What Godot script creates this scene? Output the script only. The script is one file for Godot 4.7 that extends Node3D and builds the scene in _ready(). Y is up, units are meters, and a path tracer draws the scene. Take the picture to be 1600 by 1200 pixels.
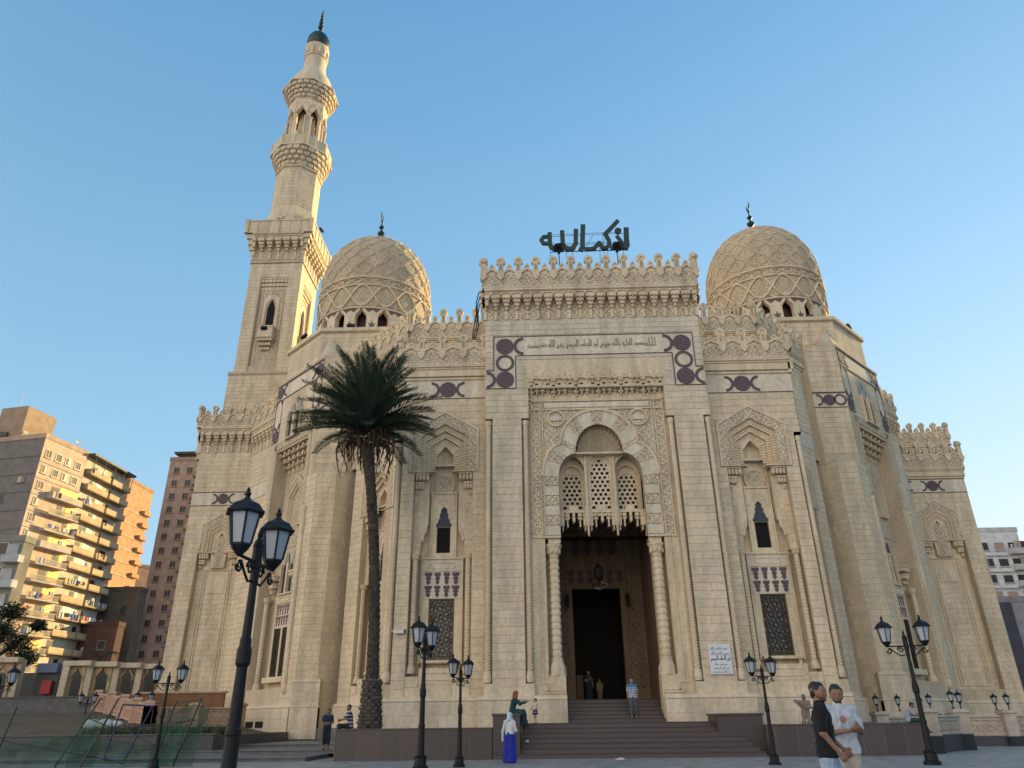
extends Node3D
# A large cream stone mosque at sunset, its square, the people on it and the flats around. Metres, y up; the camera looks along -z.

class MB:   # collects triangles (given counter-clockwise seen from outside) in a local frame
	var v := PackedVector3Array()
	var n := PackedVector3Array()
	var uv := PackedVector2Array()
	var c := PackedColorArray()
	var idx := PackedInt32Array()
	var x := Transform3D()
	var flip := false
	var col := Color.WHITE
	func at(t: Transform3D) -> MB:
		x = t
		flip = t.basis.determinant() < 0.0
		return self
	func p(q: Vector3, nn: Vector3, t: Vector2) -> void:
		v.append(x * q)
		n.append((x.basis * nn).normalized())
		uv.append(t)
		c.append(col)
	func t2(q: Vector3, nn: Vector3) -> Vector2:
		var a := nn.abs()
		if a.z >= a.x and a.z >= a.y: return Vector2(q.x, -q.y)
		if a.x >= a.y: return Vector2(q.z, -q.y)
		return Vector2(q.x, q.z)
	func f3(i: int, j: int, k: int) -> void:
		idx.append(i)
		if flip:
			idx.append(j)
			idx.append(k)
		else:
			idx.append(k)
			idx.append(j)
	func tri(a: Vector3, b: Vector3, d: Vector3) -> void:
		var nn := (b - a).cross(d - a)
		if nn.length_squared() < 1e-16: return
		nn = nn.normalized()
		var i := v.size()
		p(a, nn, t2(a, nn)); p(b, nn, t2(b, nn)); p(d, nn, t2(d, nn))
		f3(i, i + 1, i + 2)
	func quad(a: Vector3, b: Vector3, d: Vector3, e: Vector3) -> void:
		var nn := (d - a).cross(e - b)
		if nn.length_squared() < 1e-16: return
		nn = nn.normalized()
		var i := v.size()
		p(a, nn, t2(a, nn)); p(b, nn, t2(b, nn)); p(d, nn, t2(d, nn)); p(e, nn, t2(e, nn))
		f3(i, i + 1, i + 2)
		f3(i, i + 2, i + 3)
	func box(x0: float, x1: float, y0: float, y1: float, z0: float, z1: float, bev := 0.0, faces := 63) -> void:
		# bev chamfers the edges of the front (+z) face
		var b := bev
		if faces & 1:
			quad(Vector3(x0 + b, y0 + b, z1), Vector3(x1 - b, y0 + b, z1), Vector3(x1 - b, y1 - b, z1), Vector3(x0 + b, y1 - b, z1))
			if b > 0.0:
				quad(Vector3(x0, y0, z1 - b), Vector3(x1, y0, z1 - b), Vector3(x1 - b, y0 + b, z1), Vector3(x0 + b, y0 + b, z1))
				quad(Vector3(x1, y0, z1 - b), Vector3(x1, y1, z1 - b), Vector3(x1 - b, y1 - b, z1), Vector3(x1 - b, y0 + b, z1))
				quad(Vector3(x1, y1, z1 - b), Vector3(x0, y1, z1 - b), Vector3(x0 + b, y1 - b, z1), Vector3(x1 - b, y1 - b, z1))
				quad(Vector3(x0, y1, z1 - b), Vector3(x0, y0, z1 - b), Vector3(x0 + b, y0 + b, z1), Vector3(x0 + b, y1 - b, z1))
		var zf := z1 - b
		if faces & 2: quad(Vector3(x1, y0, z0), Vector3(x0, y0, z0), Vector3(x0, y1, z0), Vector3(x1, y1, z0))
		if faces & 4: quad(Vector3(x0, y0, z0), Vector3(x0, y0, zf), Vector3(x0, y1, zf), Vector3(x0, y1, z0))
		if faces & 8: quad(Vector3(x1, y0, zf), Vector3(x1, y0, z0), Vector3(x1, y1, z0), Vector3(x1, y1, zf))
		if faces & 16: quad(Vector3(x0, y1, zf), Vector3(x1, y1, zf), Vector3(x1, y1, z0), Vector3(x0, y1, z0))
		if faces & 32: quad(Vector3(x0, y0, z0), Vector3(x1, y0, z0), Vector3(x1, y0, zf), Vector3(x0, y0, zf))
	func prism(pts: Array, z0: float, z1: float, back := true, bev := 0.0) -> void:
		var poly := PackedVector2Array(pts)
		if Geometry2D.is_polygon_clockwise(poly): poly.reverse()
		var capz := poly
		var ids := Geometry2D.triangulate_polygon(poly)
		for i in range(0, ids.size(), 3):
			var a := capz[ids[i]]
			var b := capz[ids[i + 1]]
			var d := capz[ids[i + 2]]
			if (b - a).cross(d - a) < 0.0:
				var s := b
				b = d
				d = s
			tri(Vector3(a.x, a.y, z1), Vector3(b.x, b.y, z1), Vector3(d.x, d.y, z1))
			if back: tri(Vector3(a.x, a.y, z0), Vector3(d.x, d.y, z0), Vector3(b.x, b.y, z0))
		for i in poly.size():
			var a := poly[i]
			var b := poly[(i + 1) % poly.size()]
			quad(Vector3(a.x, a.y, z0), Vector3(b.x, b.y, z0), Vector3(b.x, b.y, z1), Vector3(a.x, a.y, z1))
	func plan(pts: Array, y0: float, y1: float, top := true, bottom := false) -> void:
		# a plan polygon (x, z) raised from y0 to y1
		var poly := PackedVector2Array(pts)
		if not Geometry2D.is_polygon_clockwise(poly): poly.reverse()
		var ids := Geometry2D.triangulate_polygon(poly)
		for i in range(0, ids.size(), 3):
			var a := poly[ids[i]]
			var b := poly[ids[i + 1]]
			var d := poly[ids[i + 2]]
			if (b - a).cross(d - a) > 0.0:
				var s := b
				b = d
				d = s
			if top: tri(Vector3(a.x, y1, a.y), Vector3(b.x, y1, b.y), Vector3(d.x, y1, d.y))
			if bottom: tri(Vector3(a.x, y0, a.y), Vector3(d.x, y0, d.y), Vector3(b.x, y0, b.y))
		for i in poly.size():
			var a := poly[i]
			var b := poly[(i + 1) % poly.size()]
			var l := a.distance_to(b)
			var j := v.size()
			quad(Vector3(a.x, y0, a.y), Vector3(b.x, y0, b.y), Vector3(b.x, y1, b.y), Vector3(a.x, y1, a.y))
			if v.size() > j:
				uv[j] = Vector2(0, -y0); uv[j + 1] = Vector2(l, -y0); uv[j + 2] = Vector2(l, -y1); uv[j + 3] = Vector2(0, -y1)
	func ring(a: Array, b: Array, z: float, open := false) -> void:   # flat face between outer a and inner b (same count, counter-clockwise)
		var m := a.size()
		for i in (m - 1 if open else m):
			var j := (i + 1) % m
			quad(Vector3(a[i].x, a[i].y, z), Vector3(a[j].x, a[j].y, z), Vector3(b[j].x, b[j].y, z), Vector3(b[i].x, b[i].y, z))
	func reveal(b: Array, z1: float, z0: float, open := false) -> void:   # inward faces of a hole b from z1 back to z0
		var m := b.size()
		for i in (m - 1 if open else m):
			var j := (i + 1) % m
			quad(Vector3(b[j].x, b[j].y, z0), Vector3(b[i].x, b[i].y, z0), Vector3(b[i].x, b[i].y, z1), Vector3(b[j].x, b[j].y, z1))
	func wallstrip(b: Array, z0: float, z1: float, open := false) -> void:   # outward faces
		var m := b.size()
		for i in (m - 1 if open else m):
			var j := (i + 1) % m
			quad(Vector3(b[i].x, b[i].y, z0), Vector3(b[j].x, b[j].y, z0), Vector3(b[j].x, b[j].y, z1), Vector3(b[i].x, b[i].y, z1))
	func lathe(prof: Array, seg: int, o := Vector3.ZERO, smooth := true, a0 := 0.0, a1 := TAU, round_profile := false) -> void:
		# prof: Vector2(radius, y) from bottom to top
		for k in prof.size() - 1:
			var s: Vector2 = prof[k]
			var e: Vector2 = prof[k + 1]
			var nk := Vector2(e.y - s.y, s.x - e.x).normalized()
			var n0 := nk
			var n1 := nk
			if round_profile:
				if k > 0:
					var s0: Vector2 = prof[k - 1]
					n0 = (nk + Vector2(s.y - s0.y, s0.x - s.x).normalized()).normalized()
				if k < prof.size() - 2:
					var e1: Vector2 = prof[k + 2]
					n1 = (nk + Vector2(e1.y - e.y, e.x - e1.x).normalized()).normalized()
			for i in seg:
				var t0 := a0 + (a1 - a0) * i / seg
				var t1 := a0 + (a1 - a0) * (i + 1) / seg
				var d0 := Vector3(sin(t0), 0, cos(t0))
				var d1 := Vector3(sin(t1), 0, cos(t1))
				var q := [o + d0 * s.x + Vector3(0, s.y, 0), o + d1 * s.x + Vector3(0, s.y, 0), o + d1 * e.x + Vector3(0, e.y, 0), o + d0 * e.x + Vector3(0, e.y, 0)]
				if smooth:
					var rr := maxf(s.x, e.x)
					var i0 := v.size()
					p(q[0], d0 * n0.x + Vector3(0, n0.y, 0), Vector2(t0 * rr, -s.y))
					p(q[1], d1 * n0.x + Vector3(0, n0.y, 0), Vector2(t1 * rr, -s.y))
					p(q[2], d1 * n1.x + Vector3(0, n1.y, 0), Vector2(t1 * rr, -e.y))
					p(q[3], d0 * n1.x + Vector3(0, n1.y, 0), Vector2(t0 * rr, -e.y))
					if s.x > 1e-5: f3(i0, i0 + 1, i0 + 2)
					if e.x > 1e-5: f3(i0, i0 + 2, i0 + 3)
				elif s.x < 1e-5: tri(q[0], q[2], q[3])
				elif e.x < 1e-5: tri(q[0], q[1], q[2])
				else:
					var i0 := v.size()
					quad(q[0], q[1], q[2], q[3])
					if v.size() == i0 + 4:
						var w := s.x * (t1 - t0)
						uv[i0] = Vector2(t0 * s.x, -s.y); uv[i0 + 1] = Vector2(t0 * s.x + w, -s.y); uv[i0 + 2] = Vector2(t0 * s.x + w, -e.y); uv[i0 + 3] = Vector2(t0 * s.x, -e.y)
	func tube(pts: Array, rad: Array, seg := 6, caps := true) -> void:
		var m := pts.size()
		var up := Vector3.UP
		var rings := []
		for i in m:
			var d: Vector3 = (pts[mini(i + 1, m - 1)] - pts[maxi(i - 1, 0)]).normalized()
			if absf(d.dot(up)) > 0.98: up = Vector3(0.31, 0.1, 0.95)
			var a := d.cross(up).normalized()
			up = a.cross(d).normalized()
			var fi := float(i) * (rad.size() - 1) / maxi(m - 1, 1)
			var r := lerpf(rad[int(fi)], rad[mini(int(fi) + 1, rad.size() - 1)], fi - int(fi))
			var i0 := v.size()
			for k in seg:
				var t := TAU * k / seg
				var nn := a * cos(t) + up * sin(t)
				p(pts[i] + nn * r, nn, Vector2(float(k) / seg * TAU * r, i * 0.1))
			rings.append(i0)
			if i > 0:
				var j0: int = rings[i - 1]
				for k in seg:
					var l := (k + 1) % seg
					f3(j0 + k, i0 + l, j0 + l)
					f3(j0 + k, i0 + k, i0 + l)
		if caps:
			for e in [0, m - 1]:
				var i0: int = rings[e]
				for k in range(1, seg - 1):
					if e == 0: f3(i0, i0 + k, i0 + k + 1)
					else: f3(i0, i0 + k + 1, i0 + k)
	func ball(o: Vector3, r: Vector3, seg := 10, rows := 6) -> void:
		var i0 := v.size()
		for j in rows + 1:
			var f := -PI / 2 + PI * j / rows
			for k in seg + 1:
				var t := TAU * k / seg
				var d := Vector3(sin(t) * cos(f), sin(f), cos(t) * cos(f))
				p(o + d * r, d / r, Vector2(t, f))
		for j in rows:
			for k in seg:
				var a := i0 + j * (seg + 1) + k
				if j > 0: f3(a, a + 1, a + seg + 2)
				if j < rows - 1: f3(a, a + seg + 2, a + seg + 1)
	func done() -> ArrayMesh:
		var m := ArrayMesh.new()
		if v.is_empty(): return m
		var a := []
		a.resize(Mesh.ARRAY_MAX)
		a[Mesh.ARRAY_VERTEX] = v
		a[Mesh.ARRAY_NORMAL] = n
		a[Mesh.ARRAY_TEX_UV] = uv
		a[Mesh.ARRAY_COLOR] = c
		a[Mesh.ARRAY_INDEX] = idx
		m.add_surface_from_arrays(Mesh.PRIMITIVE_TRIANGLES, a)
		return m

var rng := RandomNumberGenerator.new()
var M := {}
var used := {}

func mb(t := Transform3D(), col := Color.WHITE) -> MB:
	var b := MB.new()
	b.at(t)
	b.col = col
	return b

func numbered(called: String) -> String:
	if not used.has(called):
		used[called] = 0
		return called
	used[called] += 1
	return "%s_%03d" % [called, used[called]]

func tag(o: Node3D, label: String, category: String, group := "", kind := "") -> Node3D:
	if label: o.set_meta("label", label)
	if category: o.set_meta("category", category)
	if group: o.set_meta("group", group)
	if kind: o.set_meta("kind", kind)
	return o

func thing(called: String, label: String, category: String, where := Vector3.ZERO, turn := 0.0, group := "") -> Node3D:
	var o := Node3D.new()
	o.name = numbered(called)
	add_child(o)
	o.position = where
	o.rotation.y = turn
	tag(o, label, category, group)
	return o

func obj(called: String, b: MB, m: Material, parent: Node3D = null) -> MeshInstance3D:
	return inst(called, b.done(), m, parent)

func inst(called: String, mesh: Mesh, m: Material, parent: Node3D = null) -> MeshInstance3D:
	var o := MeshInstance3D.new()
	o.mesh = mesh
	o.material_override = m
	if parent:
		var s := parent.get_child_count()
		o.name = called
		if parent.has_meta("n_" + called):
			var k: int = parent.get_meta("n_" + called) + 1
			parent.set_meta("n_" + called, k)
			o.name = "%s_%03d" % [called, k]
		else: parent.set_meta("n_" + called, 0)
		parent.add_child(o, true)
	else:
		o.name = numbered(called)
		add_child(o, true)
	return o

func fr(d: float, dd: float, deg := 0.0, y := 0.0) -> Transform3D:   # a wall frame inside the mosque: d right of its axis, dd metres from the eye's plane, turned by deg
	return Transform3D(Basis(Vector3.UP, deg_to_rad(deg)), Vector3(d, y, 72.3 - dd))

func mir(t: Transform3D) -> Transform3D:   # the same frame with its u axis mirrored
	return t * Transform3D(Basis(Vector3(-1, 0, 0), Vector3(0, 1, 0), Vector3(0, 0, 1)), Vector3.ZERO)

func lin(r: float, g: float, b: float) -> Color:
	return Color(r, g, b)

func mat(called: String, col: Color, rough := 0.8, metal := 0.0) -> StandardMaterial3D:   # col: real-world (linear) base colour
	var m := StandardMaterial3D.new()
	m.resource_name = called
	m.albedo_color = col.linear_to_srgb()
	m.roughness = rough
	m.metallic = metal
	M[called] = m
	return m

func noise_tex(size: int, freq: float, lo: float, hi: float, seed_: int, oct := 4, kind := FastNoiseLite.TYPE_SIMPLEX_SMOOTH) -> NoiseTexture2D:
	var f := FastNoiseLite.new()
	f.noise_type = kind
	f.seed = seed_
	f.frequency = freq
	f.fractal_octaves = oct
	var t := NoiseTexture2D.new()
	t.width = size
	t.height = size
	t.seamless = true
	t.noise = f
	var g := Gradient.new()
	g.set_color(0, Color(lo, lo, lo))
	g.set_color(1, Color(hi, hi, hi))
	t.color_ramp = g
	return t

func arabesque(size: int, waves: Array, sharp: float, bias: float) -> ImageTexture:   # carved interlace: whole-number waves, so that it repeats without seams
	var im := Image.create(size, size, false, Image.FORMAT_L8)
	var rows := []
	for w in waves:
		var cx := PackedFloat32Array()
		cx.resize(size)
		rows.append(cx)
	var data := PackedByteArray()
	data.resize(size * size)
	for y in size:
		for x in size:
			var h := 0.0
			for w in waves: h += w[2] * cos(TAU * (w[0] * x + w[1] * y) / size + w[3])
			var q := clampf((absf(h) - bias) * sharp + 0.5, 0.0, 1.0)
			data[y * size + x] = int(255.0 * q * q * (3.0 - 2.0 * q))
	return ImageTexture.create_from_image(Image.create_from_data(size, size, false, Image.FORMAT_L8, data))

func textured(m: StandardMaterial3D, t: Texture2D, scale: float, bump: Texture2D = null, deep := 1.0, tri := true) -> StandardMaterial3D:
	m.albedo_texture = t
	m.uv1_triplanar = tri
	m.uv1_world_triplanar = tri
	m.uv1_scale = Vector3.ONE * scale
	if bump:
		m.heightmap_enabled = true
		m.heightmap_texture = bump
		m.heightmap_scale = deep
	return m

func materials() -> void:
	var grain := noise_tex(512, 0.02, 0.88, 1.0, 3, 5)
	var rough := noise_tex(512, 0.06, 0.0, 1.0, 5, 4)
	var arab := arabesque(384, [[3, 0, 1.0, 0.0], [0, 3, 1.0, 0.0], [2, 2, 1.0, 0.4], [2, -2, 1.0, 0.4], [5, 1, 0.8, 0.9], [-1, 5, 0.8, 0.9], [5, -1, 0.8, 0.2], [1, 5, 0.8, 0.2], [7, 4, 0.5, 0.0], [-4, 7, 0.5, 0.0]], 1.6, 0.75)
	var knot := arabesque(256, [[4, 0, 1.0, 0.0], [0, 4, 1.0, 0.0], [3, 3, 1.0, 0.0], [3, -3, 1.0, 0.0], [6, 2, 0.7, 0.0], [-2, 6, 0.7, 0.0], [6, -2, 0.7, 0.0], [2, 6, 0.7, 0.0]], 2.0, 0.8)
	M.grain = grain
	# weathering: broad patches and runs of dust and rain down the walls
	var stain := noise_tex(512, 0.012, 0.86, 1.06, 41, 5)
	M.stain = stain
	M.arab = arab
	var s := mat("stone", Color.WHITE, 0.88)
	s.vertex_color_use_as_albedo = true
	textured(s, grain, 0.31, rough, 0.6)
	s = mat("carved", Color.WHITE, 0.9)
	s.vertex_color_use_as_albedo = true
	textured(s, grain, 0.9, arab, 15.0, false)
	for q in [M.stone, M.carved]:
		q.detail_enabled = true
		q.detail_blend_mode = BaseMaterial3D.BLEND_MODE_MUL
		q.detail_uv_layer = BaseMaterial3D.DETAIL_UV_2
		q.detail_albedo = stain
		q.uv2_triplanar = true
		q.uv2_world_triplanar = true
		q.uv2_scale = Vector3(0.16, 0.035, 0.16)
	s = mat("knotwork", Color.WHITE, 0.85)
	s.vertex_color_use_as_albedo = true
	textured(s, grain, 0.9, knot, 22.0, false)
	s = mat("painted", Color.WHITE, 0.6)     # anything with its colour at the vertices
	s.vertex_color_use_as_albedo = true
	s = mat("plaster", Color.WHITE, 0.92)
	s.vertex_color_use_as_albedo = true
	textured(s, noise_tex(512, 0.012, 0.84, 1.02, 11, 5), 0.07, rough, 1.0)
	s = mat("cloth", Color.WHITE, 0.95)
	s.vertex_color_use_as_albedo = true
	s.rim_enabled = true
	s.rim = 0.1
	s = mat("granite", Color.WHITE, 0.45)
	s.vertex_color_use_as_albedo = true
	textured(s, noise_tex(512, 0.06, 0.6, 1.1, 17, 5), 0.45)
	s = mat("paving", Color.WHITE, 0.55)
	s.vertex_color_use_as_albedo = true
	textured(s, noise_tex(1024, 0.012, 0.7, 1.0, 23, 6), 0.11, rough, 0.4)
	s = mat("iron", lin(0.009, 0.009, 0.011), 0.5, 0.0)
	s.metallic_specular = 0.35
	s = mat("green_metal", lin(0.004, 0.026, 0.022), 0.45, 0.0)
	s = mat("bronze", lin(0.10, 0.075, 0.04), 0.5, 0.6)
	s = mat("dark_inside", lin(0.006, 0.005, 0.005), 0.95)
	s = mat("glass", lin(0.03, 0.035, 0.04), 0.12)
	s.metallic_specular = 0.6
	s = mat("purple", Color.WHITE, 0.8)
	s.vertex_color_use_as_albedo = true
	textured(s, grain, 1.3, knot, 20.0, false)
	s = mat("bronze_dark", lin(0.03, 0.026, 0.02), 0.5, 0.3)
	s = mat("blue_glass", lin(0.03, 0.045, 0.07), 0.6)
	s = mat("lantern_glass", lin(0.36, 0.40, 0.45), 0.3)
	s = mat("bark", Color.WHITE, 0.95)
	s.vertex_color_use_as_albedo = true
	textured(s, grain, 1.4, rough, 2.0)
	s = mat("leaf", Color.WHITE, 0.55)
	s.vertex_color_use_as_albedo = true
	s.backlight_enabled = true
	s.backlight = Color(0.25, 0.3, 0.12)
	s = mat("net", lin(0.02, 0.085, 0.05), 0.95)
	s.transparency = BaseMaterial3D.TRANSPARENCY_ALPHA
	s.albedo_color.a = 0.5
	s = mat("earth", Color.WHITE, 0.98)
	s.vertex_color_use_as_albedo = true
	textured(s, noise_tex(512, 0.03, 0.55, 1.0, 31, 5), 0.3, rough, 3.0)

const STONE := Color(0.755, 0.62, 0.435)
const JOINT := Color(0.62, 0.505, 0.355)
const CARVE := Color(0.77, 0.635, 0.45)
const PALE := Color(0.77, 0.675, 0.54)
const PURPLE := Color(0.17, 0.122, 0.14)
const GRANITE := Color(0.085, 0.062, 0.058)

var mosque: Node3D
var rest: MB           # ashlar beyond the 300 nearest blocks
var singles := 0

func _ready() -> void:
	rng.seed = 20
	var cam := Camera3D.new()
	cam.name = "camera"
	cam.position = Vector3(0, 1.32, 0)
	cam.basis = Basis(Vector3.UP, deg_to_rad(1.4)) * Basis(Vector3.RIGHT, deg_to_rad(24.9)) * Basis(Vector3.BACK, deg_to_rad(-0.65))
	cam.fov = rad_to_deg(2.0 * atan(600.0 / 1137.0))
	cam.far = 3000.0
	add_child(cam)
	var sun := DirectionalLight3D.new()
	sun.name = "sun"
	var to_sun := Vector3(0.74, 0.225, -0.63).normalized()
	sun.basis = Basis.looking_at(-to_sun)
	sun.light_energy = 1.6
	sun.light_color = Color(1.0, 0.87, 0.60)
	sun.light_angular_distance = 0.5
	sun.shadow_enabled = true
	add_child(sun)
	var env := Environment.new()
	env.background_mode = Environment.BG_SKY
	env.sky = Sky.new()
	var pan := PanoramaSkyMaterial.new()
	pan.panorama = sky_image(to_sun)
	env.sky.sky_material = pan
	env.background_energy_multiplier = 1.0
	env.tonemap_mode = Environment.TONE_MAPPER_LINEAR
	env.tonemap_exposure = 1.76
	env.sdfgi_enabled = true
	env.ssao_enabled = true
	env.ssil_enabled = true
	var we := WorldEnvironment.new()
	we.name = "world"
	we.environment = env
	add_child(we)
	materials()
	build_mosque()
	build_square()
	build_city()
	build_street_things()
	build_people()

func sky_image(s: Vector3) -> ImageTexture:
	# clear evening air: deep blue overhead, pale at the horizon, whitish towards the low sun, a bright warm half opposite it, added to fill the shaded facade
	var w := 512
	var h := 256
	var im := Image.create(w, h, false, Image.FORMAT_RGBF)
	for j in h:
		var el := PI / 2 - PI * (j + 0.5) / h
		for i in w:
			var az := TAU * (i + 0.5) / w
			var d := Vector3(sin(az) * cos(el), sin(el), -cos(az) * cos(el))
			var y := maxf(d.y, 0.0)
			var cg := d.dot(s)
			var g := acos(clampf(cg, -1, 1))
			var base := Vector3(0.05, 0.168, 0.33).lerp(Vector3(0.285, 0.475, 0.605), pow(1.0 - y, 1.25))
			base *= 0.95 + 0.3 * pow(cg, 2)
			var glow := exp(-g * g / 0.42) * exp(-y * 2.2)
			base += Vector3(0.23, 0.15, 0.08) * glow
			var anti_fill := smoothstep(-0.12, 0.8, -cg)          # eastern half out of view, raised and warmed to light the shaded facade
			base = base.lerp(Vector3(1.72, 1.46, 1.17) * (1.0 - 0.35 * y), anti_fill * 0.9 * exp(-pow(y / 0.85, 2.0)))
			var low := exp(-pow(y / 0.2, 2.0))
			base = base.lerp(Vector3(0.62, 0.53, 0.47), low * (0.02 + 0.75 * pow(0.5 + 0.5 * cg, 4.0) + 0.35 * pow(0.5 - 0.5 * cg, 2.0)))
			if d.y < 0.0: base = Vector3(0.2, 0.19, 0.18)
			im.set_pixel(i, j, Color(base.x, base.y, base.z))
	return ImageTexture.create_from_image(im)

func tone(c: Color, amount := 0.055) -> Color:
	var k := 1.0 + rng.randf_range(-amount, amount)
	var w := rng.randf_range(-0.05, 0.04)
	return Color(c.r * k, c.g * k * (1.0 - w * 0.25), c.b * k * (1.0 - w))

func ashlar(t: Transform3D, x0: float, x1: float, y0: float, y1: float, single := false, c := STONE, holes := [], course := 0.39, len_ := 1.15, proud := 0.022) -> void:
	# courses of squared stone with open joints on the face w = 0 of a wall frame
	var n := maxi(1, roundi((y1 - y0) / course))
	var h := (y1 - y0) / n
	var g := 0.0065
	rest.at(t)
	for k in n:
		var a := y0 + k * h
		var spans := [[x0, x1]]
		for r in holes:
			if r[2] < a + h * 0.5 and r[3] > a + h * 0.5:
				var nx := []
				for s in spans:
					if r[0] > s[0] + 0.05: nx.append([s[0], minf(s[1], r[0])])
					if r[1] < s[1] - 0.05: nx.append([maxf(s[0], r[1]), s[1]])
					if false: nx.append(s)
				spans = nx
		for s in spans:
			var w: float = s[1] - s[0]
			if w < 0.08: continue
			var m := maxi(1, roundi(w / len_))
			var cuts := [0.0]
			for i in range(1, m): cuts.append((i + (0.25 if k % 2 else -0.2) + rng.randf_range(-0.12, 0.12)) / m)
			if m == 1 and k % 2 == 0 and w > 0.7: cuts.append(rng.randf_range(0.35, 0.65))
			cuts.append(1.0)
			for i in cuts.size() - 1:
				var p: float = s[0] + w * cuts[i]
				var q: float = s[0] + w * cuts[i + 1]
				var pr := proud + rng.randf_range(-0.003, 0.003)
				var col := tone(c)
				if single and singles < 300:
					singles += 1
					var b := mb(t, col)
					b.box(p + g, q - g, a + g, a + h - g, -0.01, pr, 0.007, 61)
					obj("stone_block", b, M.stone, mosque)
				else:
					rest.col = col
					rest.box(p + g, q - g, a + g, a + h - g, 0.0, pr, 0.007, 61)

func circle(u: float, v: float, r: float, m := 24, a0 := 0.0, a1 := TAU) -> Array:
	var o := []
	for i in m: o.append(Vector2(u + r * cos(a0 + (a1 - a0) * i / (m if absf(a1 - a0 - TAU) < 1e-4 else m - 1)), v + r * sin(a0 + (a1 - a0) * i / (m if absf(a1 - a0 - TAU) < 1e-4 else m - 1))))
	return o

func pent(h: float, vb: float, ve: float, vp: float) -> Array:
	return [Vector2(h, vb), Vector2(h, ve), Vector2(0, vp), Vector2(-h, ve), Vector2(-h, vb)]

func medallion(b: MB, u: float, v: float, r: float, w: float) -> void:   # purple disc between two open crescents
	b.prism(circle(u, v, r, 22), w, w + 0.05, false)
	for s: float in [-1.0, 1.0]: crescent(b, u + s * r * 2.0, v, r, w, s)

func crescent(b: MB, u: float, v: float, r: float, w: float, s: float) -> void:
	var o := circle(u, v, r * 1.02, 12, PI / 2, 3 * PI / 2)
	var q := circle(u, v, r * 0.72, 12, PI / 2, 3 * PI / 2)
	for a in [o, q]:
		for i in a.size(): a[i].x = u + (a[i].x - u) * s + 0.2 * r * s * 0.0
	q.reverse()
	b.prism(o + q, w, w + 0.05, false)

func hoop(b: MB, u: float, v: float, r: float, r2: float, w: float, d := 0.05) -> void:
	var o := circle(u, v, r)
	var q := circle(u, v, r2)
	b.ring(o, q, w + d)
	b.wallstrip(o, w, w + d)
	b.reveal(q, w + d, w)

func spiral_column(t: Transform3D, u: float, w: float, v0: float, v1: float, r: float, parent: Node3D, half := true) -> void:
	# slim engaged shaft: spiral in its lower part, plain above, a base and a cap
	var b := mb(t, CARVE)
	var mid := v0 + (v1 - v0) * (0.55 if half else 1.0)
	var seg := 12
	b.lathe([Vector2(r * 1.25, v0 - 0.5), Vector2(r * 1.5, v0 - 0.3), Vector2(r * 1.1, v0)], seg, Vector3(u, 0, w))
	if half: b.lathe([Vector2(r * 0.95, mid), Vector2(r * 0.95, v1)], seg, Vector3(u, 0, w))
	b.lathe([Vector2(r, v1), Vector2(r * 1.2, v1 + 0.06), Vector2(r * 1.2, v1 + 0.3), Vector2(0, v1 + 0.32)], seg, Vector3(u, 0, w))
	# rope: stacked tilted rolls
	var turns := int((mid - v0) / 0.13)
	for k in turns:
		var y := v0 + (k + 0.5) * (mid - v0) / turns
		var prev := []
		for i in 9:
			var a := TAU * i / 8.0
			prev.append(Vector3(u + cos(a) * r * 0.9, y + cos(a) * r * 0.6, w + sin(a) * r * 0.9))
		b.tube(prev, [r * 0.3], 5, false)
	b.lathe([Vector2(r * 0.95, v0), Vector2(r * 0.95, mid)], 8, Vector3(u, 0, w))
	obj("spiral_column", b, M.stone, parent)

func bead_column(t: Transform3D, u: float, w: float, v0: float, v1: float, r: float, parent: Node3D, called := "column", seg := 8) -> void:
	# shaft of chevron drums with a flaring base and a leafy capital
	var b := mb(t, CARVE)
	var o := Vector3(u, 0, w)
	b.lathe([Vector2(r * 1.6, v0), Vector2(r * 1.55, v0 + r * 1.2), Vector2(r * 1.1, v0 + r * 2.4), Vector2(r * 1.12, v0 + r * 2.9), Vector2(r * 0.95, v0 + r * 3.0)], seg, o, false)
	var a := v0 + r * 3.0
	var e := v1 - r * 2.6
	var m := int((e - a) / (r * 1.15))
	for k in m:
		var y := a + (e - a) * k / m
		var h := (e - a) / m
		b.lathe([Vector2(r * 0.84, y), Vector2(r, y + h * 0.35), Vector2(r, y + h * 0.75), Vector2(r * 0.84, y + h)], seg, o, false)
	b.lathe([Vector2(r * 0.9, e), Vector2(r * 1.05, e + r * 0.15), Vector2(r * 0.92, e + r * 0.4), Vector2(r * 1.0, e + r * 0.8), Vector2(r * 1.5, v1 - r * 0.5), Vector2(r * 1.6, v1 - r * 0.4), Vector2(r * 1.6, v1), Vector2(0, v1)], seg, o, false)
	for k in seg:   # leaves of the capital
		var a2 := TAU * (k + 0.5) / seg
		var q := o + Vector3(sin(a2) * r * 1.18, e + r * 1.2, cos(a2) * r * 1.18)
		b.ball(q, Vector3(r * 0.28, r * 0.55, r * 0.28), 6, 4)
	obj(called, b, M.stone, parent)

func key_half(hw: float, v0: float, v1: float, cusp: Array) -> Array:   # right side of a cusped opening, bottom to top
	var o := [Vector2(hw, v0)]
	for q in cusp: o.append(Vector2(q[0], q[1]))
	o.append(Vector2(0, v1))
	return o

func framed_hole(b: MB, h: float, v0: float, v1: float, half: Array, w0: float, w1: float) -> void:
	# a slab (half width h, v0 to v1) pierced by a symmetric hole whose right side is given bottom to top
	for s: float in [1.0, -1.0]:
		var poly := [Vector2(0, v0), Vector2(s * h, v0), Vector2(s * h, v1), Vector2(0, v1)]
		for i in range(half.size() - 1, -1, -1): poly.append(Vector2(half[i].x * s, half[i].y))
		poly.append(Vector2(0, half[0].y))
		b.prism(poly, w0, w1, false)

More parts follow.
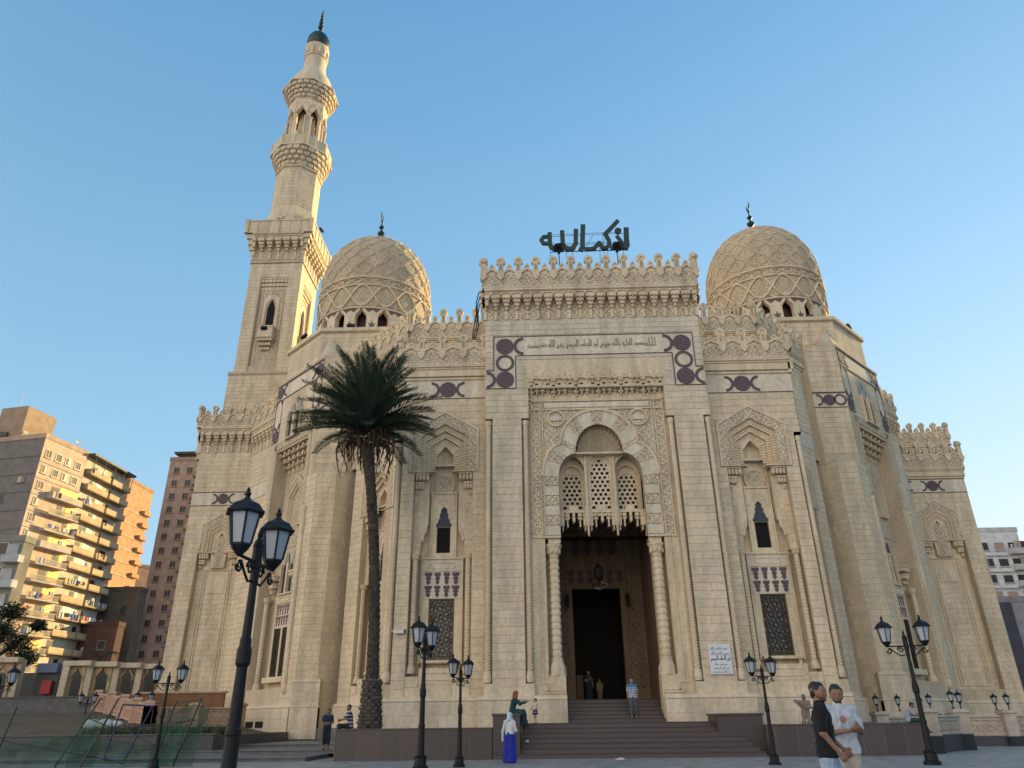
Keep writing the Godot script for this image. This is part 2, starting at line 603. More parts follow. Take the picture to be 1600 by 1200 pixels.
func joggle(t: Transform3D, h: float, v0: float, v1: float, w: float, n: int, c: Color, parent: Node3D) -> void:   # interlocking purple stones: trefoil tongues hanging from a strip, twice over
	var vm := v0 + (v1 - v0) * 0.5
	for row in 2:
		var a: float = vm if row == 0 else v0
		var e: float = v1 if row == 0 else vm - 0.04
		for k in n:
			var u: float = -h + (k + 0.5) * 2.0 * h / n
			var q := h / n * (0.98 if k == 0 or k == n - 1 else 0.86)
			var l := e - a
			var b := mb(t, tone(c, 0.1))
			b.prism([Vector2(u - q * 0.8, e), Vector2(u - q * 0.8, e - l * 0.22), Vector2(u - q * 0.36, e - l * 0.34), Vector2(u - q * 0.68, e - l * 0.48), Vector2(u - q * 0.3, e - l * 0.62), Vector2(u - q * 0.55, e - l * 0.78), Vector2(u, a), Vector2(u + q * 0.55, e - l * 0.78), Vector2(u + q * 0.3, e - l * 0.62), Vector2(u + q * 0.68, e - l * 0.48), Vector2(u + q * 0.36, e - l * 0.34), Vector2(u + q * 0.8, e - l * 0.22), Vector2(u + q * 0.8, e)], w, w + 0.03, false)
			obj("joggled_stone", b, M.purple, parent)

func lattice(b: MB, clip: Array, pitch: float, bar: float, w0: float, w1: float, turn := 0.0, dirs := 3, off := 0.5) -> void:
	# bars in three (or four) directions, cut to the outline: stars and triangles
	var poly := PackedVector2Array(clip)
	var lo := poly[0]
	var hi := poly[0]
	for q in poly:
		lo = lo.min(q)
		hi = hi.max(q)
	var mid := (lo + hi) / 2
	var reach := (hi - lo).length() / 2 + pitch
	for k in dirs:
		var a := turn + PI * k / dirs
		var d := Vector2(cos(a), sin(a))
		var nn := Vector2(-d.y, d.x)
		var m := int(reach / pitch) + 1
		for i in range(-m, m + 1):
			var o := mid + nn * (i + off) * pitch
			for part in Geometry2D.intersect_polyline_with_polygon(PackedVector2Array([o - d * reach * 1.5, o + d * reach * 1.5]), poly):
				if part.size() < 2: continue
				var p0: Vector2 = part[0]
				var p1: Vector2 = part[part.size() - 1]
				var h := nn * bar / 2
				var zz := w1 - 0.004 * k
				b.quad(Vector3(p0.x - h.x, p0.y - h.y, zz), Vector3(p1.x - h.x, p1.y - h.y, zz), Vector3(p1.x + h.x, p1.y + h.y, zz), Vector3(p0.x + h.x, p0.y + h.y, zz))
				b.quad(Vector3(p0.x - h.x, p0.y - h.y, w0), Vector3(p1.x - h.x, p1.y - h.y, w0), Vector3(p1.x - h.x, p1.y - h.y, zz), Vector3(p0.x - h.x, p0.y - h.y, zz))
				b.quad(Vector3(p1.x + h.x, p1.y + h.y, w0), Vector3(p0.x + h.x, p0.y + h.y, w0), Vector3(p0.x + h.x, p0.y + h.y, zz), Vector3(p1.x + h.x, p1.y + h.y, zz))

func grille_window(t: Transform3D, u0: float, u1: float, v0: float, v1: float, w: float, parent: Node3D, label := "") -> void:
	var b := mb(t, lin(0.02, 0.018, 0.016))
	b.box(u0, u1, v0, v1, w - 0.1, w - 0.02, 0.0, 1)
	obj("window", b, M.glass, parent)
	var g := mb(t)
	lattice(g, [Vector2(u0, v0), Vector2(u1, v0), Vector2(u1, v1), Vector2(u0, v1)], 0.19, 0.028, w + 0.01, w + 0.05, 0.3, 4)
	for k in 3:
		for j in 5: hoop(g, u0 + (k + 0.5) * (u1 - u0) / 3, v0 + (j + 0.5) * (v1 - v0) / 5, 0.13, 0.10, w + 0.03, 0.03)
	obj("grille", g, M.bronze_dark, parent)
	var f := mb(t)
	var m := 0.07
	for r in [[u0, u0 + m, v0, v1], [u1 - m, u1, v0, v1], [u0 + m, u1 - m, v0, v0 + m], [u0 + m, u1 - m, v1 - m, v1], [u0 + 0.2, u0 + 0.225, v0 + m, v1 - m], [u1 - 0.225, u1 - 0.2, v0 + m, v1 - m], [u0 + 0.225, u1 - 0.225, v1 - 0.36, v1 - 0.335], [u0 + 0.225, u1 - 0.225, v0 + 0.2, v0 + 0.225]]:
		f.box(r[0], r[1], r[2], r[3], w, w + 0.08)
	obj("window_frame", f, M.bronze, parent)

func hood(t: Transform3D, h: float, vb: float, ve: float, vp: float, w: float, parent: Node3D, inner_bottom: float, deep := 1.0, called := "niche_hood") -> void:
	# pointed hood over a niche: carved band, then stepped pleated chevrons going in to a small niche
	var k := h / 1.9
	var b := mb(t, CARVE)
	var p := [pent(h, vb, ve, vp), pent(h - 0.12 * k, vb, ve - 0.06, vp - 0.14), pent(1.28 * k, vb, ve - 0.42 * k, vp - 0.78 * k), pent(1.04 * k, vb, ve - 0.62 * k, vp - 1.12 * k), pent(0.8 * k, vb, ve - 0.88 * k, vp - 1.46 * k), pent(0.46 * k, inner_bottom, ve - 1.35 * k, vp - 1.92 * k)]
	var z := [w, w - 0.04, w - 0.2 * deep, w - 0.38 * deep, w - 0.55 * deep, w - 0.95 * deep]
	b.wallstrip(p[0], w - 0.2, w, true)
	b.ring(p[0], p[1], z[0], true)
	b.reveal(p[1], z[0], z[1], true)
	for i in range(2, 5):
		b.reveal(p[i], z[i - 1], z[i], true)
		b.ring(p[i], p[i + 1], z[i], true)
	b.reveal(p[5], z[4], z[5], true)
	b.col = JOINT.lerp(CARVE, 0.6)
	b.prism(p[5], z[5] - 0.1, z[5], false)
	b.box(-0.46 * k, 0.46 * k, inner_bottom - 0.02, inner_bottom + 0.1, z[5], z[4] - 0.05)
	b.box(-0.17 * k, 0.17 * k, inner_bottom + 0.12, inner_bottom + 0.55 * k, z[5], z[5] + 0.06, 0.02)
	b.col = CARVE
	# undersides
	for s: float in [-1.0, 1.0]:
		var a := minf(s * 0.46 * k, s * h)
		var e := maxf(s * 0.46 * k, s * h)
		b.box(a, e, vb - 0.05, vb, w - 0.5, w - 0.02)
		# pleats on the cheeks
		var lv := [[1.06, 1.26, 2], [0.82, 1.02, 3], [0.5, 0.78, 4]]
		for l in lv:
			var top: float = p[l[2]][1].y - 0.05
			var m := int((top - vb) / 0.15)
			for i in m:
				var y := vb + 0.06 + i * 0.15
				b.box(minf(s * l[0] * k, s * l[1] * k), maxf(s * l[0] * k, s * l[1] * k), y, y + 0.08, z[l[2]] - 0.03, z[l[2]] + 0.05, 0.02, 61)
		# pleats along the sloping steps
		for i in range(2, 5):
			var q0: Vector2 = p[i][1 if s > 0 else 3]
			var q1: Vector2 = p[i][2]
			var d := (q1 - q0).normalized()
			var m := int(q0.distance_to(q1) / 0.16)
			for j in m:
				var c := q0 + d * (j + 0.5) * q0.distance_to(q1) / m + Vector2(0, -0.13)
				b.box(c.x - 0.035, c.x + 0.035, c.y - 0.1, c.y + 0.08, z[i] - 0.02, z[i] + 0.05, 0.015, 61)
	var o := obj(called, b, M.stone, parent)
	var g := mb(t, CARVE)
	g.ring(p[1], p[2], z[1], true)
	obj("carved_band", g, M.carved, parent)

func corbel(t: Transform3D, s: float, h: float, v: float, w: float, parent: Node3D) -> void:   # three shrinking tiers of little brackets
	var b := mb(t, CARVE)
	for k in 3:
		var x0 := [0.8, 1.08, 1.34][k] as float
		var y1 := v - [0.0, 0.5, 0.95][k] as float
		var y0 := v - [0.46, 0.92, 1.25][k] as float
		var zz := w - k * 0.14
		b.box(minf(s * x0 * h, s * 1.56 * h), maxf(s * x0 * h, s * 1.56 * h), y1 - 0.1, y1, w - 0.7, zz)
		var m := 4 - k
		for i in m:
			var u := s * (x0 + (1.56 - x0) * (i + 0.5) / m) * h
			b.box(u - 0.075, u + 0.075, y0 + 0.08, y1 - 0.1, w - 0.6, zz - 0.03, 0.03)
			b.ball(Vector3(u, y0 + 0.08, zz - 0.12), Vector3(0.07, 0.07, 0.09), 6, 4)
	obj("corbel", b, M.stone, parent)

func bay(t: Transform3D, u0: float, u1: float, single: bool, band: bool, spiral := true) -> void:
	# a niche bay: hood, roundel, keyhole window, joggled panel and grilled window between two columns. u1 is the outer side
	var b := mb(t, JOINT)
	b.box(u0, -1.585, 1.1, 20.0, -1.3, 0.0)
	var out := u1 - (0.42 if spiral else 0.0)
	b.box(1.585, out, 1.1, 20.0, -1.3, 0.0)
	if spiral:
		b.box(out, u1, 1.1, 3.0, -1.3, 0.0)
		b.box(out, u1, 15.5, 20.0, -1.3, 0.0)
		b.box(out, u1, 3.0, 15.5, -1.3, -0.34)
	b.box(-1.585, 1.585, 17.3, 20.0, -1.3, 0.0, 0.0, 33)
	b.col = STONE
	for s: float in [-1.0, 1.0]: b.prism([Vector2(0, 17.0), Vector2(s * 1.585, 16.0), Vector2(s * 1.585, 17.3), Vector2(0, 17.3)], -1.3, 0.0, false)
	b.box(-1.585, 1.585, 1.1, 17.3, -1.3, -0.9, 0.0, 1)
	b.box(-1.585, 1.585, 1.1, 3.35, -0.9, -0.02, 0.0, 17)
	for s: float in [-1.0, 1.0]:   # cheeks of the central channel, drawn in by a scroll at their foot
		b.prism([Vector2(s * 0.8, 13.72), Vector2(s * 0.8, 10.9), Vector2(s * 0.93, 10.75), Vector2(s * 0.93, 10.45), Vector2(s * 1.12, 10.2), Vector2(s * 1.2, 9.3), Vector2(s * 1.585, 9.3), Vector2(s * 1.585, 13.72)], -0.9, -0.42, false)
	var wall := obj("niche_bay", b, M.stone, mosque)
	for s: float in [-1.0, 1.0]:
		var sc := mb(t, CARVE)
		sc.tube([Vector3(s * 0.86, 11.0, -0.45), Vector3(s * 0.9, 10.6, -0.4), Vector3(s * 1.02, 10.35, -0.4), Vector3(s * 1.08, 10.05, -0.45)], [0.05, 0.08, 0.07, 0.1], 6)
		sc.ball(Vector3(s * 1.08, 10.12, -0.42), Vector3(0.1, 0.16, 0.1), 8, 5)
		obj("scroll", sc, M.stone, wall)
	hood(t, 1.9, 13.75, 16.15, 17.25, 0.09, wall, 14.2)
	corbel(t, 1.0, 1.0, 13.7, -0.05, wall)
	corbel(t, -1.0, 1.0, 13.7, -0.05, wall)
	b = mb(t, CARVE)
	b.prism(circle(0, 13.2, 0.5, 24), -0.9, -0.8, false)
	obj("roundel", b, M.knotwork, wall)
	b = mb(t, CARVE)
	hoop(b, 0, 13.2, 0.56, 0.48, -0.9, 0.14)
	obj("roundel_rim", b, M.stone, wall)
	# keyhole window
	var half := key_half(0.37, 9.45, 11.95, [[0.37, 10.82], [0.42, 10.86], [0.42, 10.98], [0.33, 11.08], [0.3, 11.22], [0.21, 11.36], [0.25, 11.5], [0.17, 11.62], [0.17, 11.78], [0.1, 11.86]])
	b = mb(t, CARVE)
	framed_hole(b, 0.62, 9.15, 12.65, half, -0.9, -0.72)
	for s: float in [-1.0, 1.0]:
		b.box(minf(s * 0.62, s * 0.7), maxf(s * 0.62, s * 0.7), 9.1, 12.7, -0.9, -0.66)
		b.prism([Vector2(s * 0.6, 12.58), Vector2(s * 0.6, 11.7), Vector2(s * 0.4, 11.75), Vector2(s * 0.42, 12.05), Vector2(s * 0.2, 12.25), Vector2(0, 12.35), Vector2(0, 12.58)], -0.75, -0.69, false)
	b.box(-0.7, 0.7, 12.65, 12.75, -0.9, -0.64)
	var kw := obj("keyhole_window", b, M.stone, wall)
	b = mb(t)
	b.box(-0.36, 0.36, 9.4, 10.84, -0.899, -0.885, 0.0, 1)
	obj("open_casement", b, M.dark_inside, wall)
	b = mb(t)
	var fan := [Vector2(-0.42, 10.84), Vector2(0.42, 10.84)] + half.slice(2)
	for i in range(half.size() - 2, 1, -1): fan.append(Vector2(-half[i].x, half[i].y))
	b.prism(fan, -0.89, -0.85, false)
	obj("coloured_fanlight", b, M.blue_glass, wall)
	b = mb(t)
	for r in [[-0.37, 0.37, 10.80, 10.87], [-0.37, -0.33, 9.45, 10.8], [0.33, 0.37, 9.45, 10.8]]: b.box(r[0], r[1], r[2], r[3], -0.88, -0.8)
	obj("casement_frame", b, M.bronze, wall)
	# panel, joggled stones, lower window
	b = mb(t, PALE)
	b.box(-1.1, 1.1, 7.1, 9.1, -0.9, -0.66)
	b.col = CARVE
	for s: float in [-1.0, 1.0]: b.box(minf(s * 1.1, s * 1.02), maxf(s * 1.1, s * 1.02), 3.95, 9.12, -0.9, -0.6)
	b.box(-1.12, 1.12, 9.1, 9.2, -0.9, -0.58)
	b.box(-1.02, 1.02, 8.48, 8.54, -0.66, -0.62)
	for s: float in [-1.0, 1.0]: b.box(minf(s * 0.66, s * 1.02), maxf(s * 0.66, s * 1.02), 4.1, 7.1, -0.9, -0.7)
	pill(b, 0.0, 8.78, 0.5, 0.17, -0.66)
	b.box(-0.95, 0.95, 3.97, 4.12, -0.9, -0.42, 0.03)
	for s: float in [-1.0, 1.0]: b.box(s * 0.82 - 0.08, s * 0.82 + 0.08, 3.72, 3.97, -0.9, -0.5, 0.03)
	b.box(-0.92, 0.92, 3.0, 3.72, -0.05, 0.0)
	pill(b, 0.0, 3.36, 0.62, 0.19, 0.0)
	obj("window_surround", b, M.stone, wall)
	joggle(t, 0.95, 7.16, 8.42, -0.66, 4, PURPLE, wall)
	grille_window(t, -0.66, 0.66, 4.12, 7.1, -0.86, wall)
	bead_column(t, 1.38, -0.28, 3.5, 9.3, 0.145, wall)
	bead_column(t, -1.38, -0.28, 3.5, 9.3, 0.145, wall)
	if spiral: spiral_column(t, u1 - 0.2, -0.14, 3.6, 15.1, 0.13, wall)
	# basement: moulding and vent
	base_course(t, u0, u1, wall)
	b = mb(t)
	b.box(-0.85, 0.85, 1.12, 1.38, 0.2, 0.272, 0.0, 1)
	obj("vent", b, M.dark_inside, wall)
	ashlar(t, u0 + 0.02, -1.6, 2.4, 13.6, single)
	ashlar(t, 1.6, out, 2.4, 13.6, single, STONE)
	ashlar(t, u0 + 0.02, u1 - 0.02, 13.6, 18.0, single, STONE, [[-1.93, 1.93, 13.6, 16.4], [-1.5, 1.5, 16.4, 16.7], [-0.9, 0.9, 16.7, 17.0], [-0.5, 0.5, 17.0, 17.3], [out, u1, 13.5, 15.5]])
	ashlar(t, -1.58, 1.58, 2.4, 3.35, false, STONE, [[-0.95, 0.95, 3.0, 3.4]])
	var t9 := t * Transform3D(Basis(), Vector3(0, 0, -0.42))
	for s: float in [-1.0, 1.0]: ashlar(t9, minf(s * 1.2, s * 1.58), maxf(s * 1.2, s * 1.58), 9.3, 12.4, false, STONE, [], 0.39, 1.0, 0.02)
	if band:
		b = mb(t, PALE)
		b.box(u0, u1, 18.02, 19.15, 0.0, 0.03)
		obj("marble_band", b, M.stone, wall)
		b = mb(t, PURPLE)
		b.box(u0, u1, 18.02, 18.05, 0.03, 0.05)
		medallion(b, -0.1, 18.58, 0.47, 0.03)
		obj("purple_medallion", b, M.purple, wall)

func pill(b: MB, u: float, v: float, h: float, r: float, w: float) -> void:   # sunk lozenge outline
	var o := []
	var q := []
	for i in 9:
		var a := -PI / 2 + PI * i / 8
		o.append(Vector2(u + h + r * cos(a), v + r * sin(a)))
		q.append(Vector2(u + h + r * 0.72 * cos(a), v + r * 0.72 * sin(a)))
	for i in 9:
		var a := PI / 2 + PI * i / 8
		o.append(Vector2(u - h + r * cos(a), v + r * sin(a)))
		q.append(Vector2(u - h + r * 0.72 * cos(a), v + r * 0.72 * sin(a)))
	b.ring(o, q, w + 0.035)
	b.wallstrip(o, w, w + 0.035)
	b.reveal(q, w + 0.035, w)

func base_course(t: Transform3D, u0: float, u1: float, parent: Node3D, e0 := 0.0, e1 := 0.0, v := 2.3) -> void:   # flared plinth with a rounded top moulding
	var b := mb(t, Color(0.745, 0.635, 0.475))
	for q in [[0.25, v - 0.1, 0.27], [v - 0.1, v + 0.02, 0.31], [v + 0.02, v + 0.12, 0.2]]:
		b.box(u0 - e0 * q[2], u1 + e1 * q[2], q[0], q[1], -0.1, q[2], 0.04 if q[2] > 0.3 else 0.0)
	obj("plinth", b, M.stone, parent)
	var tt := t * Transform3D(Basis(), Vector3(0, 0, 0.27))
	ashlar(tt, u0 - e0 * 0.27, u1 + e1 * 0.27, 0.5, v - 0.12, false, Color(0.735, 0.62, 0.46), [], 0.55, 1.1, 0.012)

func P2(d: float, dd: float) -> Vector2:
	return Vector2(d, 72.3 - dd)

func merlon_mesh(tall: bool, h: float) -> ArrayMesh:
	var b := mb(Transform3D(), CARVE)
	var pts: Array
	var th := 0.13
	if tall:
		pts = [Vector2(-0.155, 0), Vector2(0.155, 0), Vector2(0.155, h - 0.5), Vector2(0.26, h - 0.42), Vector2(0.26, h - 0.2), Vector2(0.12, h - 0.06), Vector2(0, h), Vector2(-0.12, h - 0.06), Vector2(-0.26, h - 0.2), Vector2(-0.26, h - 0.42), Vector2(-0.155, h - 0.5)]
	else:
		pts = [Vector2(-0.17, 0), Vector2(0.17, 0), Vector2(0.17, h - 0.2), Vector2(0, h), Vector2(-0.17, h - 0.2)]
	# sunk face inside a rim; the slit is a strip of darker colour
	b.prism(pts, -th, th - 0.05)
	var s := 0.07
	var rim := []
	for q in pts: rim.append(Vector2(q.x * 0.52, h * 0.5 + (q.y - h * 0.5) * (0.72 if tall else 0.62)))
	b.ring(pts, rim, th)
	b.wallstrip(pts, th - 0.05, th)
	b.reveal(rim, th, th - 0.1)
	b.col = JOINT * 0.8
	b.box(-s, s, h * 0.18, h * 0.62, th - 0.06, th - 0.045, 0.0, 1)
	return b.done()

var merlons := {}

func parapet(t: Transform3D, u0: float, u1: float, v0: float, hs: float, ht: float, parent: Node3D, pitch := 1.05, singles_ := true) -> void:
	# carved frieze, zigzag moulding and tall and short merlons by turns. v0 foot, hs body height, ht height to the top of the tall ones
	var n := maxi(1, roundi((u1 - u0) / pitch))
	var p := (u1 - u0) / n
	var b := mb(t, CARVE)
	b.box(u0, u1, v0 + 0.12, v0 + hs, -0.32, 0.0)
	var o := obj("parapet", b, M.carved, parent)
	b = mb(t, CARVE)
	b.box(u0 - 0.04, u1 + 0.04, v0, v0 + 0.14, -0.36, 0.07, 0.04)
	var foot := v0 + hs
	for k in n + 1:
		var u := u0 + k * p
		b.prism([Vector2(u - 0.2, foot + 0.05), Vector2(u - 0.2, foot - 0.2), Vector2(u, foot - 0.45), Vector2(u + 0.2, foot - 0.2), Vector2(u + 0.2, foot + 0.05)], 0.0, 0.09, false)
		if k < n:   # chevrons that climb to the short merlon
			for s: float in [-1.0, 1.0]:
				var c := u + p / 2
				var q := [Vector2(c + s * (p / 2 - 0.14), foot + 0.02), Vector2(c + s * (p / 2 - 0.14), foot + 0.17), Vector2(c, foot + 0.44), Vector2(c, foot + 0.28)]
				b.prism(q, 0.0, 0.07, false)
	b.box(u0, u1, foot - 0.01, foot + 0.3, -0.28, -0.02)
	obj("moulding", b, M.stone, o)
	for k in n + 1:
		for j in 2:
			if j == 1 and k == n: continue
			var h := (ht - hs) if j == 0 else (ht - hs) * 0.62
			var key := "%d %.2f" % [j, h]
			if not merlons.has(key): merlons[key] = merlon_mesh(j == 0, h)
			var m := inst("merlon", merlons[key], M.stone, o)
			var q := t * Transform3D(Basis(), Vector3(u0 + (k + 0.5 * j) * p, foot, -0.13))
			if q.basis.determinant() < 0.0: q = mir(q)
			m.transform = q

func muqarnas(t: Transform3D, u0: float, u1: float, v0: float, v1: float, out: float, parent: Node3D, pitch := 0.62) -> void:
	# cornice on a row of little niches that corbel outwards
	var n := maxi(2, roundi((u1 - u0) / pitch))
	var p := (u1 - u0) / n
	var h := v1 - v0
	var b := mb(t, CARVE)
	b.box(u0, u1, v0, v1, -0.2, 0.02)
	obj("carved_frieze", b, M.carved, parent)
	b = mb(t, CARVE)
	for k in n + 1:
		var u := u0 + k * p
		var q := p * 0.13
		b.box(u - q, u + q, v0, v0 + h * 0.38, 0.0, 0.09, 0.03)
		for j in 4:   # bracket tiers
			var y := v0 + h * (0.38 + 0.115 * j)
			var hw := p * (0.16 + 0.085 * j)
			var w := 0.1 + out * 0.8 * (j + 1) / 4.0
			b.box(maxf(u - hw, u0 - 0.0 if k == 0 else u - hw), minf(u + hw, u1 if k == n else u + hw), y, y + h * 0.12, 0.0, w, 0.035)
			b.ball(Vector3(u, y, w - 0.06), Vector3(0.055, 0.06, 0.055), 6, 4)
		if k < n:   # pointed hood of each niche
			var c := u + p / 2
			for s: float in [-1.0, 1.0]:
				b.prism([Vector2(c + s * p * 0.5, v0 + h * 0.55), Vector2(c + s * p * 0.3, v0 + h * 0.6), Vector2(c, v0 + h * 0.8), Vector2(c, v0 + h * 0.85), Vector2(c + s * p * 0.5, v0 + h * 0.85)], 0.0, out * 0.45, false)
			b.ball(Vector3(c, v0 + h * 0.9, out * 0.78), Vector3(p * 0.22, 0.08, 0.12), 6, 4)
	for u in [u0, u1 - p * 0.3]: b.box(u, u + p * 0.3, v0 + h * 0.5, v1, 0.0, out * 0.72)
	b.box(u0, u1, v0 + h * 0.83, v0 + h * 0.94, 0.0, out * 0.8, 0.03)
	b.box(u0 - 0.03, u1 + 0.03, v0 + h * 0.94, v1, 0.0, out * 0.9)
	b.box(u0 - 0.05, u1 + 0.05, v1, v1 + 0.2, -0.2, out * 1.0 + 0.06, 0.05)
	obj("muqarnas_cornice", b, M.stone, parent)

func cornice(t: Transform3D, u0: float, u1: float, v0: float, parent: Node3D) -> void:   # plain stepped cornice 0.8 m high
	var b := mb(t, STONE)
	b.box(u0, u1, v0, v0 + 0.2, -0.1, 0.1, 0.03)
	b.box(u0, u1, v0 + 0.2, v0 + 0.62, -0.1, 0.2)
	b.box(u0, u1, v0 + 0.62, v0 + 0.74, -0.1, 0.26, 0.03)
	b.box(u0, u1, v0 + 0.74, v0 + 0.86, -0.1, 0.32, 0.03)
	obj("cornice", b, M.stone, parent)

func build_mosque() -> void:
	mosque = thing("mosque", "large cream stone mosque with two carved domes, a tall minaret and a deep arched portal", "mosque", Vector3(3.76, 0, -72.3))
	rest = mb()
	# core of the octagon and its four wings
	var core := mb(Transform3D(), JOINT)
	var a := 11.2
	var r := 27.0
	core.plan([P2(-a, 72.3 - r), P2(-1.95, 72.3 - r), P2(-1.95, 47.8), P2(1.95, 47.8), P2(1.95, 72.3 - r), P2(a, 72.3 - r), P2(r, 72.3 - a), P2(r, 72.3 + a), P2(a, 72.3 + r), P2(-a, 72.3 + r), P2(-r, 72.3 + a), P2(-r, 72.3 - a)], 0.5, 25.0)
	core.plan([P2(-11.74, 43.95), P2(11.74, 43.95), P2(11.74, 46), P2(-11.74, 46)], 20.05, 25.1)
	for s: float in [-1.0, 1.0]:
		core.plan([P2(s * 3.9, 39.05), P2(s * 11.15, 39.05), P2(s * 11.15, 45.0), P2(s * 3.9, 45.0)], 0.5, 20.0)
		core.plan([P2(s * 11.74, 43.94), P2(s * 13.0, 45.2), P2(s * 11.0, 47), P2(s * 9, 46)], 0.5, 25.1)
		core.plan([P2(s * 28.35, 60.55), P2(s * 22.0, 54.2), P2(s * 20.0, 57.0), P2(s * 25.0, 63.0)], 0.5, 25.1)
		core.plan([P2(s * 11.74, 43.94), P2(s * 17.0, 49.2), P2(s * 14.5, 51.0), P2(s * 9, 46)], 17.4, 25.1)
	core.plan([P2(-4, 72.3 - 8), P2(4, 72.3 - 8), P2(8, 72.3 - 4), P2(8, 72.3 + 4), P2(4, 72.3 + 8), P2(-4, 72.3 + 8), P2(-8, 72.3 + 4), P2(-8, 72.3 - 4)], 25.0, 31.0)
	obj("main_hall", core, M.stone, mosque)
	portal()
	for s: float in [1.0, -1.0]:
		var S := Transform3D(Basis(Vector3(s, 0, 0), Vector3(0, 1, 0), Vector3(0, 0, 1)), Vector3.ZERO)
		front_side(S, s)
		turret(S, s)
		side_wing(S, s)
	minaret()
	var o := obj("ashlar", rest, M.stone, mosque)
	o.set_meta("kind", "stuff")
	# roof line of the octagon front, seen over the lower wing
	var t := fr(0, 43.95)
	cornice(t, -11.74, 11.74, 24.25, mosque)
	parapet(t * Transform3D(Basis(), Vector3(0, 0, 0.3)), -11.74, -6.2, 25.1, 1.0, 2.4, mosque, 1.18)
	parapet(t * Transform3D(Basis(), Vector3(0, 0, 0.3)), 6.2, 11.74, 25.1, 1.0, 2.4, mosque, 1.18)

func front_side(S: Transform3D, s: float) -> void:
	var t := S * fr(8.45, 37.8)
	bay(t, -2.28, 2.7, true, true)
	cornice(t, -2.28, 2.72, 19.16, mosque)
	parapet(t * Transform3D(Basis(), Vector3(0, 0, 0.24)), -2.2, 2.72, 20.0, 0.9, 2.1, mosque, 1.16)
	# flank of the front wing
	var f := S * fr(11.15, 40.9, 90)
	var b := mb(f, JOINT)
	b.box(-2.7, 3.1, 0.8, 20.0, -0.4, 0.0)
	b.box(-3.1, -2.7, 15.5, 20.0, -0.4, 0.0)
	var o := obj("wing_flank", b, M.stone, mosque)
	ashlar(f, -2.7, 3.1, 1.1, 15.5)
	ashlar(f, -3.1, 3.1, 15.5, 19.2)
	cornice(f, -3.3, 2.9, 19.16, o)
	parapet(f * Transform3D(Basis(), Vector3(0, 0, 0.24)), -3.2, 2.6, 20.0, 0.9, 2.1, mosque, 1.16)
	# niche bay on the slanting side of the hall
	var d := S * fr(13.7, 45.9, 45)
	bay(d, -2.77, 3.0, false, false, false)
	b = mb(d, PALE)
	b.box(-2.77, 3.0, 18.02, 19.15, 0.0, 0.03)
	obj("marble_band", b, M.stone, mosque)
	b = mb(d, JOINT)
	b.box(-2.77, 3.3, 19.15, 25.1, -1.3, 0.0)
	o = obj("upper_wall", b, M.stone, mosque)
	ashlar(d, -2.77, 3.2, 19.2, 24.3)
	cornice(d, -2.9, 3.6, 24.25, o)
	parapet(d * Transform3D(Basis(), Vector3(0, 0, 0.3)), -2.77, 3.9, 25.1, 1.0, 2.4, mosque, 1.18)

